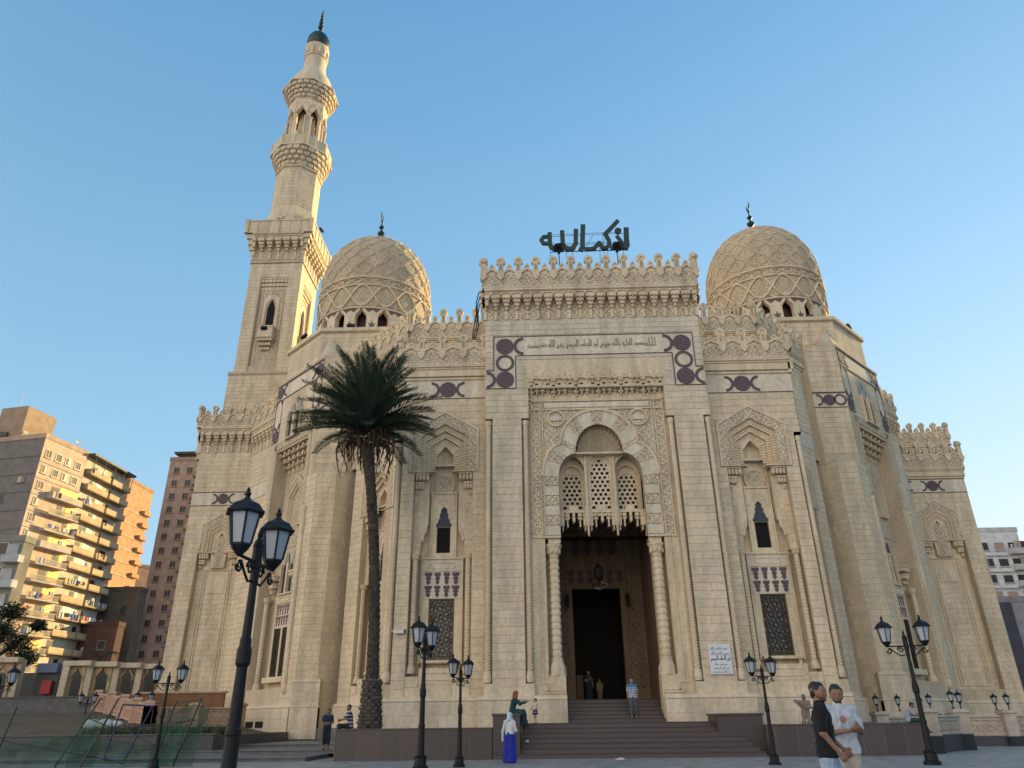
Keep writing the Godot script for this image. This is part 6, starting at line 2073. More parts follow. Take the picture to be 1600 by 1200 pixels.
func palm() -> void:
	var p := thing("palm_tree", "date palm with a dense dark crown before the left of the facade", "palm tree", W(-6.95, 33.5, 1.1))
	var r := RandomNumberGenerator.new()
	r.seed = 77
	var b := mb()
	var hh := 12.6
	var axis := func(y: float) -> Vector3: return Vector3(-1.07 * pow(y / hh, 2.2), y, 0)
	# trunk with rings of old leaf bases
	var rings := 92
	for k in rings:
		var y := hh * k / rings
		var rad := 0.215 + 0.17 * exp(-y * 0.6) + (0.09 * smoothstep(hh - 2.2, hh - 0.4, y)) + (0.16 if y < 1.9 else 0.0) * (0.8 + 0.2 * r.randf())
		var o: Vector3 = axis.call(y)
		b.col = lin(0.15, 0.125, 0.11) * r.randf_range(0.75, 1.2)
		b.lathe([Vector2(rad * 0.93, 0), Vector2(rad * 1.04, hh / rings * 0.75), Vector2(rad * 0.92, hh / rings * 1.02)], 12, o)
		for i in 9:
			var a := TAU * (i + 0.5 * (k % 2)) / 9 + r.randf_range(-0.1, 0.1)
			var q := o + Vector3(sin(a) * rad, hh / rings * 0.4, cos(a) * rad)
			b.col = lin(0.17, 0.14, 0.12) * r.randf_range(0.6, 1.3)
			var e := Vector3(cos(a), 0, -sin(a)) * 0.1
			var out := Vector3(sin(a), 0, cos(a)) * r.randf_range(0.01, 0.06)
			b.quad(q - e, q + e, q + e * 0.6 + out + Vector3(0, 0.12, 0), q - e * 0.6 + out + Vector3(0, 0.12, 0))
			b.quad(q + e, q - e, q - e * 0.6 + out + Vector3(0, 0.12, 0), q + e * 0.6 + out + Vector3(0, 0.12, 0))
	obj("trunk", b, M.bark, p)
	var top: Vector3 = axis.call(hh) + Vector3(0, 0.1, 0)
	# fronds: a few shapes, each hung many times
	var shapes := []
	for s in 5:
		var droop: float = [0.45, 0.6, 0.7, 0.8, 0.5][s]
		var L: float = [4.5, 4.4, 4.1, 3.8, 3.4][s]
		b = mb()
		var pts := []
		var dir := 0.0
		var pos := Vector2.ZERO
		var n := 26
		for i in n + 1:
			pts.append(Vector3(0, pos.y, pos.x))
			dir -= droop / n * (0.4 + 1.2 * i / n)
			pos += Vector2(cos(dir), sin(dir)) * L / n
		b.col = lin(0.05, 0.075, 0.035)
		b.tube(pts, [0.055, 0.03, 0.012], 4)
		for i in range(3, n + 1):
			for h in 4:
				var f := (i + h / 4.0) / n
				if f > 1.0: continue
				var o: Vector3 = pts[mini(i, n)].lerp(pts[mini(i + 1, n)], h / 4.0)
				var t: Vector3 = (pts[mini(i, n)] - pts[i - 1]).normalized()
				var up := Vector3.RIGHT.cross(t).normalized()
				if up.y < 0: up = -up
				for e: float in [-1.0, 1.0]:
					var ll := (0.34 + 0.42 * sin(PI * minf(f * 0.95 + 0.1, 1.0))) * r.randf_range(0.85, 1.15)
					var lift := r.randf_range(0.25, 0.75)
					var d := (Vector3(e, 0, 0) * 0.85 + t * r.randf_range(0.55, 0.8) + up * lift * 0.6).normalized()
					var wv := t.cross(d).normalized().cross(d).normalized() * 0.02
					var q := o + d * ll - Vector3(0, 0.06 * ll, 0)
					var m := o + d * ll * 0.45
					var g := r.randf_range(0.65, 1.25)
					b.col = Color(0.030 * g, 0.058 * g, 0.030 * g)
					b.tri(o, m + wv, q); b.tri(o, q, m - wv)
		shapes.append(b.done())
	for k in 104:
		var f := float(k) / 104
		var elev := lerpf(80.0, 7.0, pow(f, 0.95)) + r.randf_range(-7, 7)
		var s := 0 if elev > 60 else (4 if k % 5 == 0 else (1 if elev > 35 else (2 if elev > 12 else 3)))
		if elev > 60 and k % 2: s = 1
		var fr_ := inst("frond", shapes[s], M.leaf, p)
		var az := k * 2.39996 + r.randf_range(-0.2, 0.2)
		fr_.transform = Transform3D(Basis(Vector3.UP, az) * Basis(Vector3.RIGHT, -deg_to_rad(elev)) * Basis(Vector3.BACK, r.randf_range(-0.25, 0.25)) * Basis().scaled(Vector3.ONE * r.randf_range(0.76, 0.95)), top + Vector3(0, lerpf(1.3, 0.5, f), 0))
	# dead leaves and fibre below the crown
	b = mb()
	for k in 34:
		var a := TAU * k / 34 + r.randf_range(-0.1, 0.1)
		var y0 := r.randf_range(-0.9, 0.0)
		var o := top + Vector3(sin(a) * 0.35, y0 + 0.6, cos(a) * 0.35)
		var l := r.randf_range(0.5, 1.5)
		var pts := []
		for i in 7:
			var t := i / 6.0
			pts.append(o + Vector3(sin(a), 0, cos(a)) * (0.75 * l * sin(t * 2.2)) + Vector3(r.randf_range(-0.05, 0.05), 0.35 * sin(t * PI) - 0.95 * l * t * t, 0))
		b.col = lin(0.10, 0.065, 0.042) * r.randf_range(0.5, 1.3)
		b.tube(pts, [0.08, 0.05, 0.02], 4)
		for i in 16:
			var q: Vector3 = pts[2 + i % 5]
			var d := Vector3(r.randf_range(-0.2, 0.2), r.randf_range(-0.5, -0.1), r.randf_range(-0.2, 0.2))
			b.col = lin(0.11, 0.075, 0.05) * r.randf_range(0.5, 1.3)
			b.tri(q, q + Vector3(0.05, 0, 0.03), q + d)
			b.tri(q, q + d, q + Vector3(0.05, 0, 0.03))
	obj("dead_leaves", b, M.bark, p)

func roof_sign() -> void:
	var n := thing("roof_sign", "dark green Arabic lettering on a steel frame above the portal", "sign", W(3.76, 38.2, 27.0))
	var words := [
		["letter", 0.32, [[2.71, 29.78], [2.67, 29.07], [2.67, 28.55], [2.58, 28.32]]],
		["letter", 0.2, [[2.10, 29.22], [2.39, 28.71], [2.39, 28.45], [2.19, 28.33], [1.66, 28.33]]],
		["letter", 0.24, [[2.19, 30.41], [1.79, 29.94], [1.36, 29.45], [1.55, 28.95], [1.57, 28.63], [1.38, 28.38], [1.12, 28.39], [0.93, 28.78], [0.61, 28.38], [0.35, 28.31], [0.05, 28.31]]],
		["letter", 0.3, [[-0.03, 30.11], [-0.10, 29.16], [-0.14, 28.48], [-0.25, 28.27]]],
		["letter", 0.28, [[-0.50, 29.78], [-0.55, 28.80], [-0.72, 28.44], [-0.98, 28.35], [-1.23, 28.46], [-1.37, 28.73], [-1.38, 29.70]]],
		["letter", 0.28, [[-1.39, 28.78], [-1.58, 28.45], [-1.84, 28.37], [-2.09, 28.51], [-2.19, 28.80], [-2.18, 29.57]]],
		["letter", 0.22, [[-2.17, 29.37], [-2.56, 29.34], [-2.73, 29.11], [-2.60, 28.84], [-2.19, 28.81]]],
	]
	var k := 0
	for w in words:
		var b := mb()
		var pts: Array = w[2]
		for i in pts.size() - 1:
			k += 1
			bar2(b, Vector2(pts[i][0], pts[i][1] - 27.0), Vector2(pts[i + 1][0], pts[i + 1][1] - 27.0), w[1], -0.08 - 0.001 * (k % 5), 0.08 + 0.001 * (k % 5))
		obj("letter", b, M.green_metal, n)
	var b := mb(Transform3D())
	b.prism(circle(2.18, 2.65, 0.22, 18), -0.08, 0.08)
	obj("dot", b, M.green_metal, n)
	b = mb()
	for e in [[-2.06, 29.43, 2.71, 29.54], [-2.0, 29.55, 2.4, 29.66], [-1.95, 28.73, 2.22, 28.79], [-1.9, 28.85, 2.2, 28.9], [-2.18, 28.24, 2.57, 28.26], [-2.15, 28.27, -2.18, 26.6], [-1.15, 28.28, -1.19, 26.6], [-0.75, 28.28, -0.78, 26.6], [0.95, 28.26, 0.90, 26.6], [1.2, 29.6, 1.2, 26.6], [1.45, 28.27, 1.39, 26.6], [2.44, 28.28, 2.37, 26.6], [-2.0, 29.0, -1.6, 28.5], [0.0, 28.4, 0.6, 29.5], [0.9, 28.3, 1.4, 29.3]]:
		pole(b, Vector3(e[0], e[1] - 27.0, -0.1), Vector3(e[2], e[3] - 27.0, -0.1), 0.03 if e[1] < 28.26 and e[3] > 28 else 0.014)
	obj("steel_frame", b, M.iron, n)

func fixtures() -> void:
	for q in [[-1.66, "left"], [1.97, "right"]]:
		var n := thing("loudspeaker", "round black horn loudspeaker under the %s end of the roof lettering" % q[1], "loudspeaker", W(3.76 + q[0], 37.6, 27.92), 0.0, "horn loudspeakers on the portal roof")
		var b := mb(Transform3D(Basis(Vector3.RIGHT, deg_to_rad(88)), Vector3.ZERO))
		b.lathe([Vector2(0.08, -0.4), Vector2(0.1, -0.15), Vector2(0.2, 0.05), Vector2(0.36, 0.16), Vector2(0.38, 0.18), Vector2(0.36, 0.19), Vector2(0.2, 0.08), Vector2(0.1, -0.05), Vector2(0, -0.06)], 18)
		obj("horn", b, M.iron, n)
		b = mb()
		b.ball(Vector3(0, 0, 0.04), Vector3(0.05, 0.05, 0.05), 8, 5)
		b.tube([Vector3(0, -1.0, -0.3), Vector3(0, 0, -0.3)], [0.03], 6)
		obj("bracket", b, M.iron, n)
	var fl := [["black floodlight on the right tower roof edge", 25.9, 51.9, 29.6, 0.9], ["black floodlight on the left tower roof, its outer corner", -18.1, 51.4, 29.6, -0.6], ["black floodlight below the left dome windows", -13.9, 49.9, 29.62, 0.2], ["black floodlight on the little balcony of the minaret", -25.5, 61.0, 36.0, 0.2], ["black floodlight at the foot of the octagonal minaret shaft", -25.65, 61.2, 49.0, 0.3], ["black floodlight on the right rail of the square minaret balcony", -21.7, 63.0, 48.95, 1.2], ["black floodlight on the left rail of the round minaret gallery", -27.95, 62.9, 61.1, -1.0], ["black floodlight below the right dome windows", 22.2, 50.2, 29.62, 0.0]]
	for f in fl:
		var n := thing("floodlight", f[0], "floodlight", W(f[1], f[2], f[3]), f[4], "floodlights on the mosque")
		var b := mb(Transform3D(Basis(Vector3.RIGHT, -0.5), Vector3(0, 0.28, 0)))
		b.box(-0.26, 0.26, -0.18, 0.18, -0.14, 0.1, 0.03)
		obj("housing", b, M.iron, n)
		b = mb(Transform3D(Basis(Vector3.RIGHT, -0.5), Vector3(0, 0.28, 0)))
		b.box(-0.21, 0.21, -0.13, 0.13, 0.1, 0.11)
		obj("front_glass", b, M.glass, n)
		b = mb()
		b.tube([Vector3(-0.28, 0.28, 0), Vector3(-0.28, 0.02, 0), Vector3(0.28, 0.02, 0), Vector3(0.28, 0.28, 0)], [0.025], 5)
		obj("bracket", b, M.iron, n)
	# marble plaque on the right pier
	var pl := thing("marble_plaque", "white marble plaque with six lines of Arabic on the right pier", "plaque", W(8.8, 36.955, 3.9))
	var b := mb(Transform3D(), lin(0.62, 0.65, 0.68))
	b.box(-0.52, 0.52, -0.66, 0.66, 0.0, 0.05, 0.01)
	obj("slab", b, M.painted, pl)
	b = mb(Transform3D(), lin(0.03, 0.05, 0.09))
	var lines := [["msjd alEarf ballh", 0.36, 0.44, 0.8, 0.12], ["sydy alEarf ballh", 0.42, 0.22, 0.85, 0.13], ["aby alEbas almrsy", 0.46, -0.02, 0.92, 0.2], ["bdE fy bnah", 0.3, -0.24, 0.6, 0.11], ["tm albna snh", 0.36, -0.42, 0.72, 0.11], ["hd alaHd mhndsh", 0.4, -0.58, 0.8, 0.1]]
	for l in lines: write_line(b, l[0], l[1], l[2], -l[3], l[4], 0.05, 0.012)
	obj("lettering", b, M.painted, pl)
	# camera on a bracket
	var cc := thing("security_camera", "small white bullet camera beside the palm trunk on the facade", "camera", W(-6.75, 37.7, 5.42))
	b = mb(Transform3D(Basis(Vector3.UP, 1.3), Vector3(0.15, 0, 0.1)), lin(0.6, 0.6, 0.6))
	b.box(-0.09, 0.09, -0.08, 0.08, -0.3, 0.25, 0.02)
	b.box(-0.12, 0.12, 0.08, 0.11, -0.3, 0.34)
	obj("housing", b, M.painted, cc)
	b = mb(Transform3D(Basis(Vector3.UP, 1.3), Vector3(0.15, 0, 0.1)))
	b.box(-0.07, 0.07, -0.06, 0.06, 0.25, 0.27)
	obj("lens", b, M.iron, cc)
	b = mb(Transform3D(), lin(0.5, 0.5, 0.5))
	b.tube([Vector3(-0.3, 0.05, -0.05), Vector3(-0.05, 0.0, 0.05)], [0.035], 6)
	obj("bracket", b, M.painted, cc)
	# cables hanging down the flank of the portal
	b = mb()
	for k in 3:
		var pts := []
		for i in 9: pts.append(Vector3(-0.3 * i / 8.0 - 0.09 * k + 0.05 * sin(i * 1.3 + k), -3.3 * i / 8.0, 0.15 * sin(PI * i / 8.0)))
		b.tube(pts, [0.035], 5)
	tag(obj("cable_bundle", b, M.iron), "black cables hanging down beside the left edge of the portal top", "cables").position = W(-2.72, 37.9, 25.2)
	# chandelier in the porch
	var ch := thing("chandelier", "dark glass chandelier hanging in the porch before the door", "chandelier", W(3.76, 42.0, 7.8))
	b = mb()
	b.tube([Vector3(0, 1.6, 0), Vector3(0, 5.2, 0)], [0.012], 4)
	obj("chain", b, M.iron, ch)
	b = mb()
	b.lathe([Vector2(0.12, 0.7), Vector2(0.26, 0.85), Vector2(0.26, 1.35), Vector2(0.16, 1.5), Vector2(0.05, 1.62), Vector2(0, 1.75)], 8, Vector3.ZERO, false)
	for i in 8:
		var a := TAU * i / 8
		b.tube([Vector3(sin(a) * 0.1, 0.65, cos(a) * 0.1), Vector3(sin(a) * 0.3, 0.45, cos(a) * 0.3), Vector3(sin(a) * 0.5, 0.5, cos(a) * 0.5), Vector3(sin(a) * 0.52, 0.62, cos(a) * 0.52)], [0.015], 4)
	obj("cage", b, M.bronze_dark, ch)
	b = mb(Transform3D(), lin(0.3, 0.3, 0.32))
	for i in 46:
		var a := i * 2.4
		var rr := 0.12 + 0.4 * fmod(i * 0.618, 1.0)
		b.ball(Vector3(sin(a) * rr, 0.05 + 0.75 * rr + 0.1 * fmod(i * 0.37, 1.0), cos(a) * rr), Vector3(0.022, 0.05, 0.022), 5, 3)
	obj("drops", b, M.painted, ch)
	for s: float in [-1.0, 1.0]:
		var n := thing("wall_lantern", "small hanging lantern %s of the dark doorway" % ("left" if s < 0 else "right"), "lantern", W(3.76 + s * 1.75, 43.9, 7.3), 0.0, "hanging lanterns beside the door")
		b = mb()
		b.lathe([Vector2(0.02, 0), Vector2(0.12, 0.12), Vector2(0.14, 0.3), Vector2(0.1, 0.42), Vector2(0.16, 0.55), Vector2(0.14, 0.68), Vector2(0.02, 0.8)], 6, Vector3.ZERO, false)
		obj("cage", b, M.bronze_dark, n)
		b = mb()
		b.tube([Vector3(0, 0.8, 0), Vector3(0, 5.7, 0)], [0.01], 4)
		obj("chain", b, M.iron, n)

# ---- people: tapered capsules joined by a smooth minimum, meshed as surface nets ----
func blob(b: MB, bones: Array, cell: float, k: float, paint: Callable, floor_y := -1e3, folds := 0.0) -> void:
	var lo := Vector3(1e9, 1e9, 1e9)
	var hi := -lo
	for e in bones:
		for i in 2:
			var r: float = e[2 + i] + cell * 2.5
			lo = lo.min(e[i] - Vector3(r, r, r))
			hi = hi.max(e[i] + Vector3(r, r, r))
	lo.y = maxf(lo.y, floor_y - cell * 2.0)
	var n := Vector3i(((hi - lo) / cell).ceil()) + Vector3i.ONE
	var sx := 1
	var sy := n.x
	var sz := n.x * n.y
	var f := PackedFloat32Array()
	f.resize(n.x * n.y * n.z)
	f.fill(cell * 3.0 + k)
	for e in bones:
		var p: Vector3 = e[0]
		var q: Vector3 = e[1]
		var r0: float = e[2]
		var r1: float = e[3]
		var m := maxf(r0, r1) + cell * 2.0 + k
		var a := Vector3i(((p.min(q) - Vector3(m, m, m) - lo) / cell).floor()).clamp(Vector3i.ZERO, n - Vector3i.ONE)
		var z := Vector3i(((p.max(q) + Vector3(m, m, m) - lo) / cell).ceil()).clamp(Vector3i.ZERO, n - Vector3i.ONE)
		var d := q - p
		var l2 := maxf(d.length_squared(), 1e-9)
		for iz in range(a.z, z.z + 1):
			for iy in range(a.y, z.y + 1):
				var o := iz * sz + iy * sy
				for ix in range(a.x, z.x + 1):
					var w := lo + Vector3(ix, iy, iz) * cell - p
					var t := clampf(w.dot(d) / l2, 0.0, 1.0)
					var v := (w - d * t).length() - lerpf(r0, r1, t)
					var g := f[o + ix]
					var h := k - absf(g - v)
					f[o + ix] = minf(g, v) - (h * h * 0.25 / k if h > 0.0 else 0.0)
	if folds > 0.0:   # creases of cloth, longer than wide
		for i in f.size():
			if absf(f[i]) < cell * 2.0:
				var q := lo + Vector3(i % n.x, (i / n.x) % n.y, i / sz) * cell
				f[i] += folds * crease.get_noise_3d(q.x * 9.0 + q.y * 3.0, q.y * 4.5 - q.x * 4.0, q.z * 9.0)
	if floor_y > -1e2:
		for iy in n.y:
			var cut := floor_y - (lo.y + iy * cell)
			if cut < -cell * 3.0: break
			for iz in n.z:
				for ix in n.x:
					var o := iz * sz + iy * sy + ix
					f[o] = maxf(f[o], cut)
	var ids := PackedInt32Array()
	ids.resize(f.size())
	ids.fill(-1)
	var corner := [0, sx, sy, sx + sy, sz, sx + sz, sy + sz, sx + sy + sz]
	var off := [Vector3(0, 0, 0), Vector3(1, 0, 0), Vector3(0, 1, 0), Vector3(1, 1, 0), Vector3(0, 0, 1), Vector3(1, 0, 1), Vector3(0, 1, 1), Vector3(1, 1, 1)]
	var edges := [[0, 1], [2, 3], [4, 5], [6, 7], [0, 2], [1, 3], [4, 6], [5, 7], [0, 4], [1, 5], [2, 6], [3, 7]]
	for iz in n.z - 1:
		for iy in n.y - 1:
			var row := iz * sz + iy * sy
			for ix in n.x - 1:
				var o := row + ix
				var s := 0
				for c in 8:
					if f[o + corner[c]] < 0.0: s += 1
				if s == 0 or s == 8: continue
				var sum := Vector3.ZERO
				var m := 0
				for e in edges:
					var v0 := f[o + corner[e[0]]]
					var v1 := f[o + corner[e[1]]]
					if (v0 < 0.0) != (v1 < 0.0):
						sum += off[e[0]].lerp(off[e[1]], v0 / (v0 - v1))
						m += 1
				var at_: Vector3 = lo + (Vector3(ix, iy, iz) + sum / m) * cell
				var gr := Vector3(f[o + 1] + f[o + sx + sy] + f[o + sx + sz] + f[o + sx + sy + sz] - f[o] - f[o + sy] - f[o + sz] - f[o + sy + sz], f[o + sy] + f[o + sx + sy] + f[o + sy + sz] + f[o + sx + sy + sz] - f[o] - f[o + sx] - f[o + sz] - f[o + sx + sz], f[o + sz] + f[o + sx + sz] + f[o + sy + sz] + f[o + sx + sy + sz] - f[o] - f[o + sx] - f[o + sy] - f[o + sx + sy])
				ids[o] = b.v.size()
				b.col = paint.call(at_)
				b.p(at_, gr.normalized(), Vector2.ZERO)
	for iz in range(1, n.z - 1):
		for iy in range(1, n.y - 1):
			for ix in range(1, n.x - 1):
				var o := iz * sz + iy * sy + ix
				var inside := f[o] < 0.0
				for ax in 3:
					var st: int = [sx, sy, sz][ax]
					if inside == (f[o + st] < 0.0): continue
					var u: int = [sy, sz, sx][ax]
					var w: int = [sz, sx, sy][ax]
					var q := [ids[o - u - w], ids[o - w], ids[o], ids[o - u]]
					if q.min() < 0: continue
					if not inside: q.reverse()
					b.f3(q[0], q[1], q[2])
					b.f3(q[0], q[2], q[3])

var crease := FastNoiseLite.new()

func flat(c: Color) -> Callable:
	return func(_p: Vector3) -> Color: return c

func hand(b: MB, wr: Vector3, dir: Vector3, palm: Vector3, curl: float, side: float, c: Color, cell: float) -> void:
	# palm and five bent fingers; palm: the way the palm faces; side: which way the thumb leaves
	var d := dir.normalized()
	var nn := (palm - d * palm.dot(d)).normalized()
	var s := d.cross(nn).normalized() * side
	var bones := [[wr - d * 0.03, wr + d * 0.02, 0.026, 0.024]]
	for i in 4:
		var o := s * (0.03 - 0.02 * i)
		bones.append([wr + d * 0.015 + o * 0.6, wr + d * 0.085 + o, 0.015, 0.013])
		var l: float = [0.06, 0.07, 0.066, 0.05][i]
		var k0 := wr + d * 0.09 + o * 1.05
		var k1 := k0 + (d * cos(curl * 0.6) + nn * sin(curl * 0.6)) * l * 0.55
		var k2 := k1 + (d * cos(curl * 1.7) + nn * sin(curl * 1.7)) * l * 0.5
		bones.append([k0, k1, 0.0098, 0.009])
		bones.append([k1, k2, 0.009, 0.0078])
	var t0 := wr + d * 0.03 + s * 0.028
	var t1 := t0 + (s * 0.75 + d * 0.7 + nn * 0.25).normalized() * 0.04
	bones.append([t0, t1, 0.014, 0.011])
	bones.append([t1, t1 + (d * 0.9 + s * 0.2 + nn * 0.3).normalized() * 0.032, 0.0105, 0.0085])
	blob(b, bones, cell, 0.007, flat(c))

func head_bones(h: Vector3, fw: Vector3, up: Vector3) -> Array:
	var r := up.cross(fw).normalized()
	var P := func(x: float, y: float, z: float) -> Vector3: return h + r * x + up * y + fw * z
	var o := [[P.call(0, 0.035, -0.03), P.call(0, 0.035, 0.012), 0.088, 0.082], [P.call(-0.03, -0.02, 0.03), P.call(0.03, -0.02, 0.03), 0.058, 0.058], [P.call(0, -0.06, 0.045), P.call(0, -0.075, 0.06), 0.042, 0.028], [P.call(0, 0.02, 0.088), P.call(0, -0.018, 0.108), 0.009, 0.014], [P.call(-0.03, 0.035, 0.078), P.call(0.03, 0.035, 0.078), 0.014, 0.014], [P.call(-0.018, -0.048, 0.083), P.call(0.018, -0.048, 0.083), 0.01, 0.01]]
	for s: float in [-1.0, 1.0]: o.append([P.call(s * 0.082, 0.02, -0.005), P.call(s * 0.078, -0.02, 0.0), 0.016, 0.01])
	o.append([P.call(0, -0.05, -0.01), P.call(0, -0.16, -0.03), 0.056, 0.056])
	return o

func person(label: String, where: Vector3, turn: float, o: Dictionary) -> Node3D:
	# joints in metres for a figure 1.75 m tall that faces +z; o overrides joints and gives clothes; k scales
	var t := thing("person", label, "person", where, turn)
	var k: float = o.get("k", 1.0)
	var cell: float = o.get("cell", 0.02)
	var J := {"head": Vector3(0, 1.63, 0.015), "neck": Vector3(0, 1.5, 0), "chest": Vector3(0, 1.32, 0), "waist": Vector3(0, 1.1, 0), "hip": Vector3(0, 0.95, 0), "sl": Vector3(0.175, 1.42, 0), "el": Vector3(0.225, 1.15, -0.03), "wl": Vector3(0.23, 0.91, 0.05), "sr": Vector3(-0.175, 1.42, 0), "er": Vector3(-0.225, 1.15, -0.03), "wr": Vector3(-0.23, 0.91, 0.05), "hl": Vector3(0.09, 0.92, 0), "kl": Vector3(0.1, 0.5, 0.025), "al": Vector3(0.1, 0.085, -0.02), "hr": Vector3(-0.09, 0.92, 0), "kr": Vector3(-0.1, 0.5, 0.025), "ar": Vector3(-0.1, 0.085, -0.02)}
	var F := {"face": Vector3(0, 0, 1), "footl": Vector3(0.15, 0, 1), "footr": Vector3(-0.15, 0, 1), "palml": Vector3(-1, 0, 0), "palmr": Vector3(1, 0, 0)}
	for key in o:
		if J.has(key): J[key] = o[key]
		if F.has(key): F[key] = o[key]
	for key in J: J[key] *= k
	var skin: Color = o.get("skin", Color(0.30, 0.17, 0.105))
	var g := func(e: Array, grow: float) -> Array: return [e[0], e[1], e[2] * k + grow, e[3] * k + grow]
	var torso := func(grow: float) -> Array:
		var side: Vector3 = (J.sl - J.sr).normalized()
		var a := []
		for s: float in [-1.0, 1.0]:
			a.append(g.call([J.chest + side * s * 0.08 * k, J.waist + side * s * 0.065 * k, 0.105, 0.092], grow))
			a.append(g.call([J.waist + side * s * 0.06 * k, J.hip + side * s * 0.075 * k, 0.095, 0.105], grow))
			a.append(g.call([J.chest + side * s * 0.05 * k + (J.neck - J.chest) * 0.3, J.sl if s > 0 else J.sr, 0.085, 0.062], grow))
		a.append(g.call([J.neck, J.chest + (J.neck - J.chest) * 0.35, 0.06, 0.09], grow * 0.4))
		return a
	var arm := func(s: String, f: float, grow: float) -> Array:   # f: 0..1 upper arm, 1..2 forearm
		var a := [g.call([J["s" + s], J["s" + s].lerp(J["e" + s], minf(f, 1.0)), 0.054, lerpf(0.054, 0.043, minf(f, 1.0))], grow)]
		if f > 1.0: a.append(g.call([J["e" + s], J["e" + s].lerp(J["w" + s], f - 1.0), 0.042, lerpf(0.042, 0.028, f - 1.0)], grow))
		return a
	var leg := func(s: String, f: float, grow: float, loose: float) -> Array:
		var a := [g.call([J["h" + s], J["h" + s].lerp(J["k" + s], minf(f, 1.0)), 0.092, lerpf(0.092, 0.06, minf(f, 1.0)) + loose * 0.5], grow)]
		if f > 1.0:
			var dn: Vector3 = J["k" + s].lerp(J["a" + s], f - 1.0)
			a.append(g.call([J["k" + s], dn, 0.058 + loose * 0.5, lerpf(0.056, 0.04, f - 1.0) + loose], grow))
			if loose <= 0.0: a.append(g.call([J["k" + s].lerp(J["a" + s], 0.2), J["k" + s].lerp(J["a" + s], 0.45), 0.052, 0.05], grow))
		return a
	# body
	var b := mb()
	var bones: Array = torso.call(-0.008) + arm.call("l", 2.0, 0.0) + arm.call("r", 2.0, 0.0) + leg.call("l", 2.0, -0.004, 0.0) + leg.call("r", 2.0, -0.004, 0.0)
	bones.append(g.call([J.neck + (J.chest - J.neck) * 0.2, J.head + Vector3(0, -0.07, -0.015) * k, 0.056, 0.054], 0.0))
	for s in ["l", "r"]:
		var d: Vector3 = F["foot" + s].normalized()
		bones.append(g.call([J["a" + s] + Vector3(0, -0.045, 0) * k - d * 0.04 * k, J["a" + s] + Vector3(0, -0.052, 0) * k + d * 0.13 * k, 0.036, 0.03], 0.0))
		bones.append(g.call([J["a" + s], J["a" + s] + Vector3(0, -0.04, 0) * k, 0.04, 0.036], 0.0))
	blob(b, bones, cell, 0.035 * k, flat(skin))
	var fw: Vector3 = F.face.normalized()
	var up := (Vector3.UP - fw * fw.y).normalized()
	var hb := []
	for e in head_bones(Vector3.ZERO, fw, up): hb.append([J.head + e[0] * o.get("hk", k), J.head + e[1] * o.get("hk", k), e[2] * o.get("hk", k), e[3] * o.get("hk", k)])
	blob(b, hb, cell * 0.45, 0.022 * k, flat(skin))
	for s in ["l", "r"]:
		var d: Vector3 = (J["w" + s] - J["e" + s]).normalized()
		var hm := mb(Transform3D(Basis().scaled(Vector3.ONE * k), J["w" + s]))
		hand(hm, Vector3.ZERO, d, F["palm" + s], o.get("curl", 0.6), 1.0 if s == "r" else -1.0, skin, 0.005 if cell < 0.015 else 0.007)
		var base := b.v.size()
		b.v.append_array(hm.v); b.n.append_array(hm.n); b.uv.append_array(hm.uv); b.c.append_array(hm.c)
		for i in hm.idx: b.idx.append(i + base)
	var hk: float = o.get("hk", k)
	var rt := up.cross(fw).normalized()
	for s: float in [-1.0, 1.0]:   # eyes, brows
		b.col = lin(0.5, 0.47, 0.44)
		b.ball(J.head + (rt * s * 0.033 + up * 0.018 + fw * 0.079) * hk, Vector3.ONE * 0.0125 * hk, 8, 6)
		b.col = lin(0.012, 0.008, 0.006)
		b.ball(J.head + (rt * s * 0.033 + up * 0.018 + fw * 0.0875) * hk, Vector3.ONE * 0.0065 * hk, 7, 5)
		b.tube([J.head + (rt * s * 0.016 + up * 0.042 + fw * 0.093) * hk, J.head + (rt * s * 0.05 + up * 0.042 + fw * 0.08) * hk], [0.005 * hk], 5)
	b.col = skin * Color(0.75, 0.5, 0.5)
	b.tube([J.head + (rt * -0.02 - up * 0.047 + fw * 0.089) * hk, J.head + (-up * 0.046 + fw * 0.0945) * hk, J.head + (rt * 0.02 - up * 0.047 + fw * 0.089) * hk], [0.004 * hk], 5)
	obj("body", b, M.painted, t)
	# clothes
	if o.has("shirt"):
		b = mb()
		var sl: float = o.get("sleeve", 0.75)
		var low: float = o.get("hem", 0.88) * k
		bones = torso.call(0.016) + arm.call("l", sl, 0.018) + arm.call("r", sl, 0.018)
		var dn: Vector3 = J.hip + (J.hip - J.waist).normalized() * 0.1 * k
		var sd: Vector3 = (J.sl - J.sr).normalized() * 0.07 * k
		for s: float in [-1.0, 1.0]: bones.append(g.call([J.hip + sd * s, dn + sd * s * 1.05, 0.105, 0.11], 0.02))
		var paint: Callable = o.get("pattern", flat(o.shirt))
		blob(b, bones, cell, 0.03 * k, paint, low, 0.022)
		obj("shirt", b, M.cloth, t)
	if o.has("trousers"):
		b = mb()
		var f: float = o.get("leglen", 1.93)
		bones = leg.call("l", f, 0.012, 0.022) + leg.call("r", f, 0.012, 0.022)
		bones.append(g.call([J.hip + (J.hl - J.hip) * 0.6, J.hip + (J.hr - J.hip) * 0.6, 0.115, 0.115], 0.008))
		blob(b, bones, cell, 0.03 * k, flat(o.trousers), o.get("cut", -1e3), 0.022)
		obj("trousers", b, M.cloth, t)
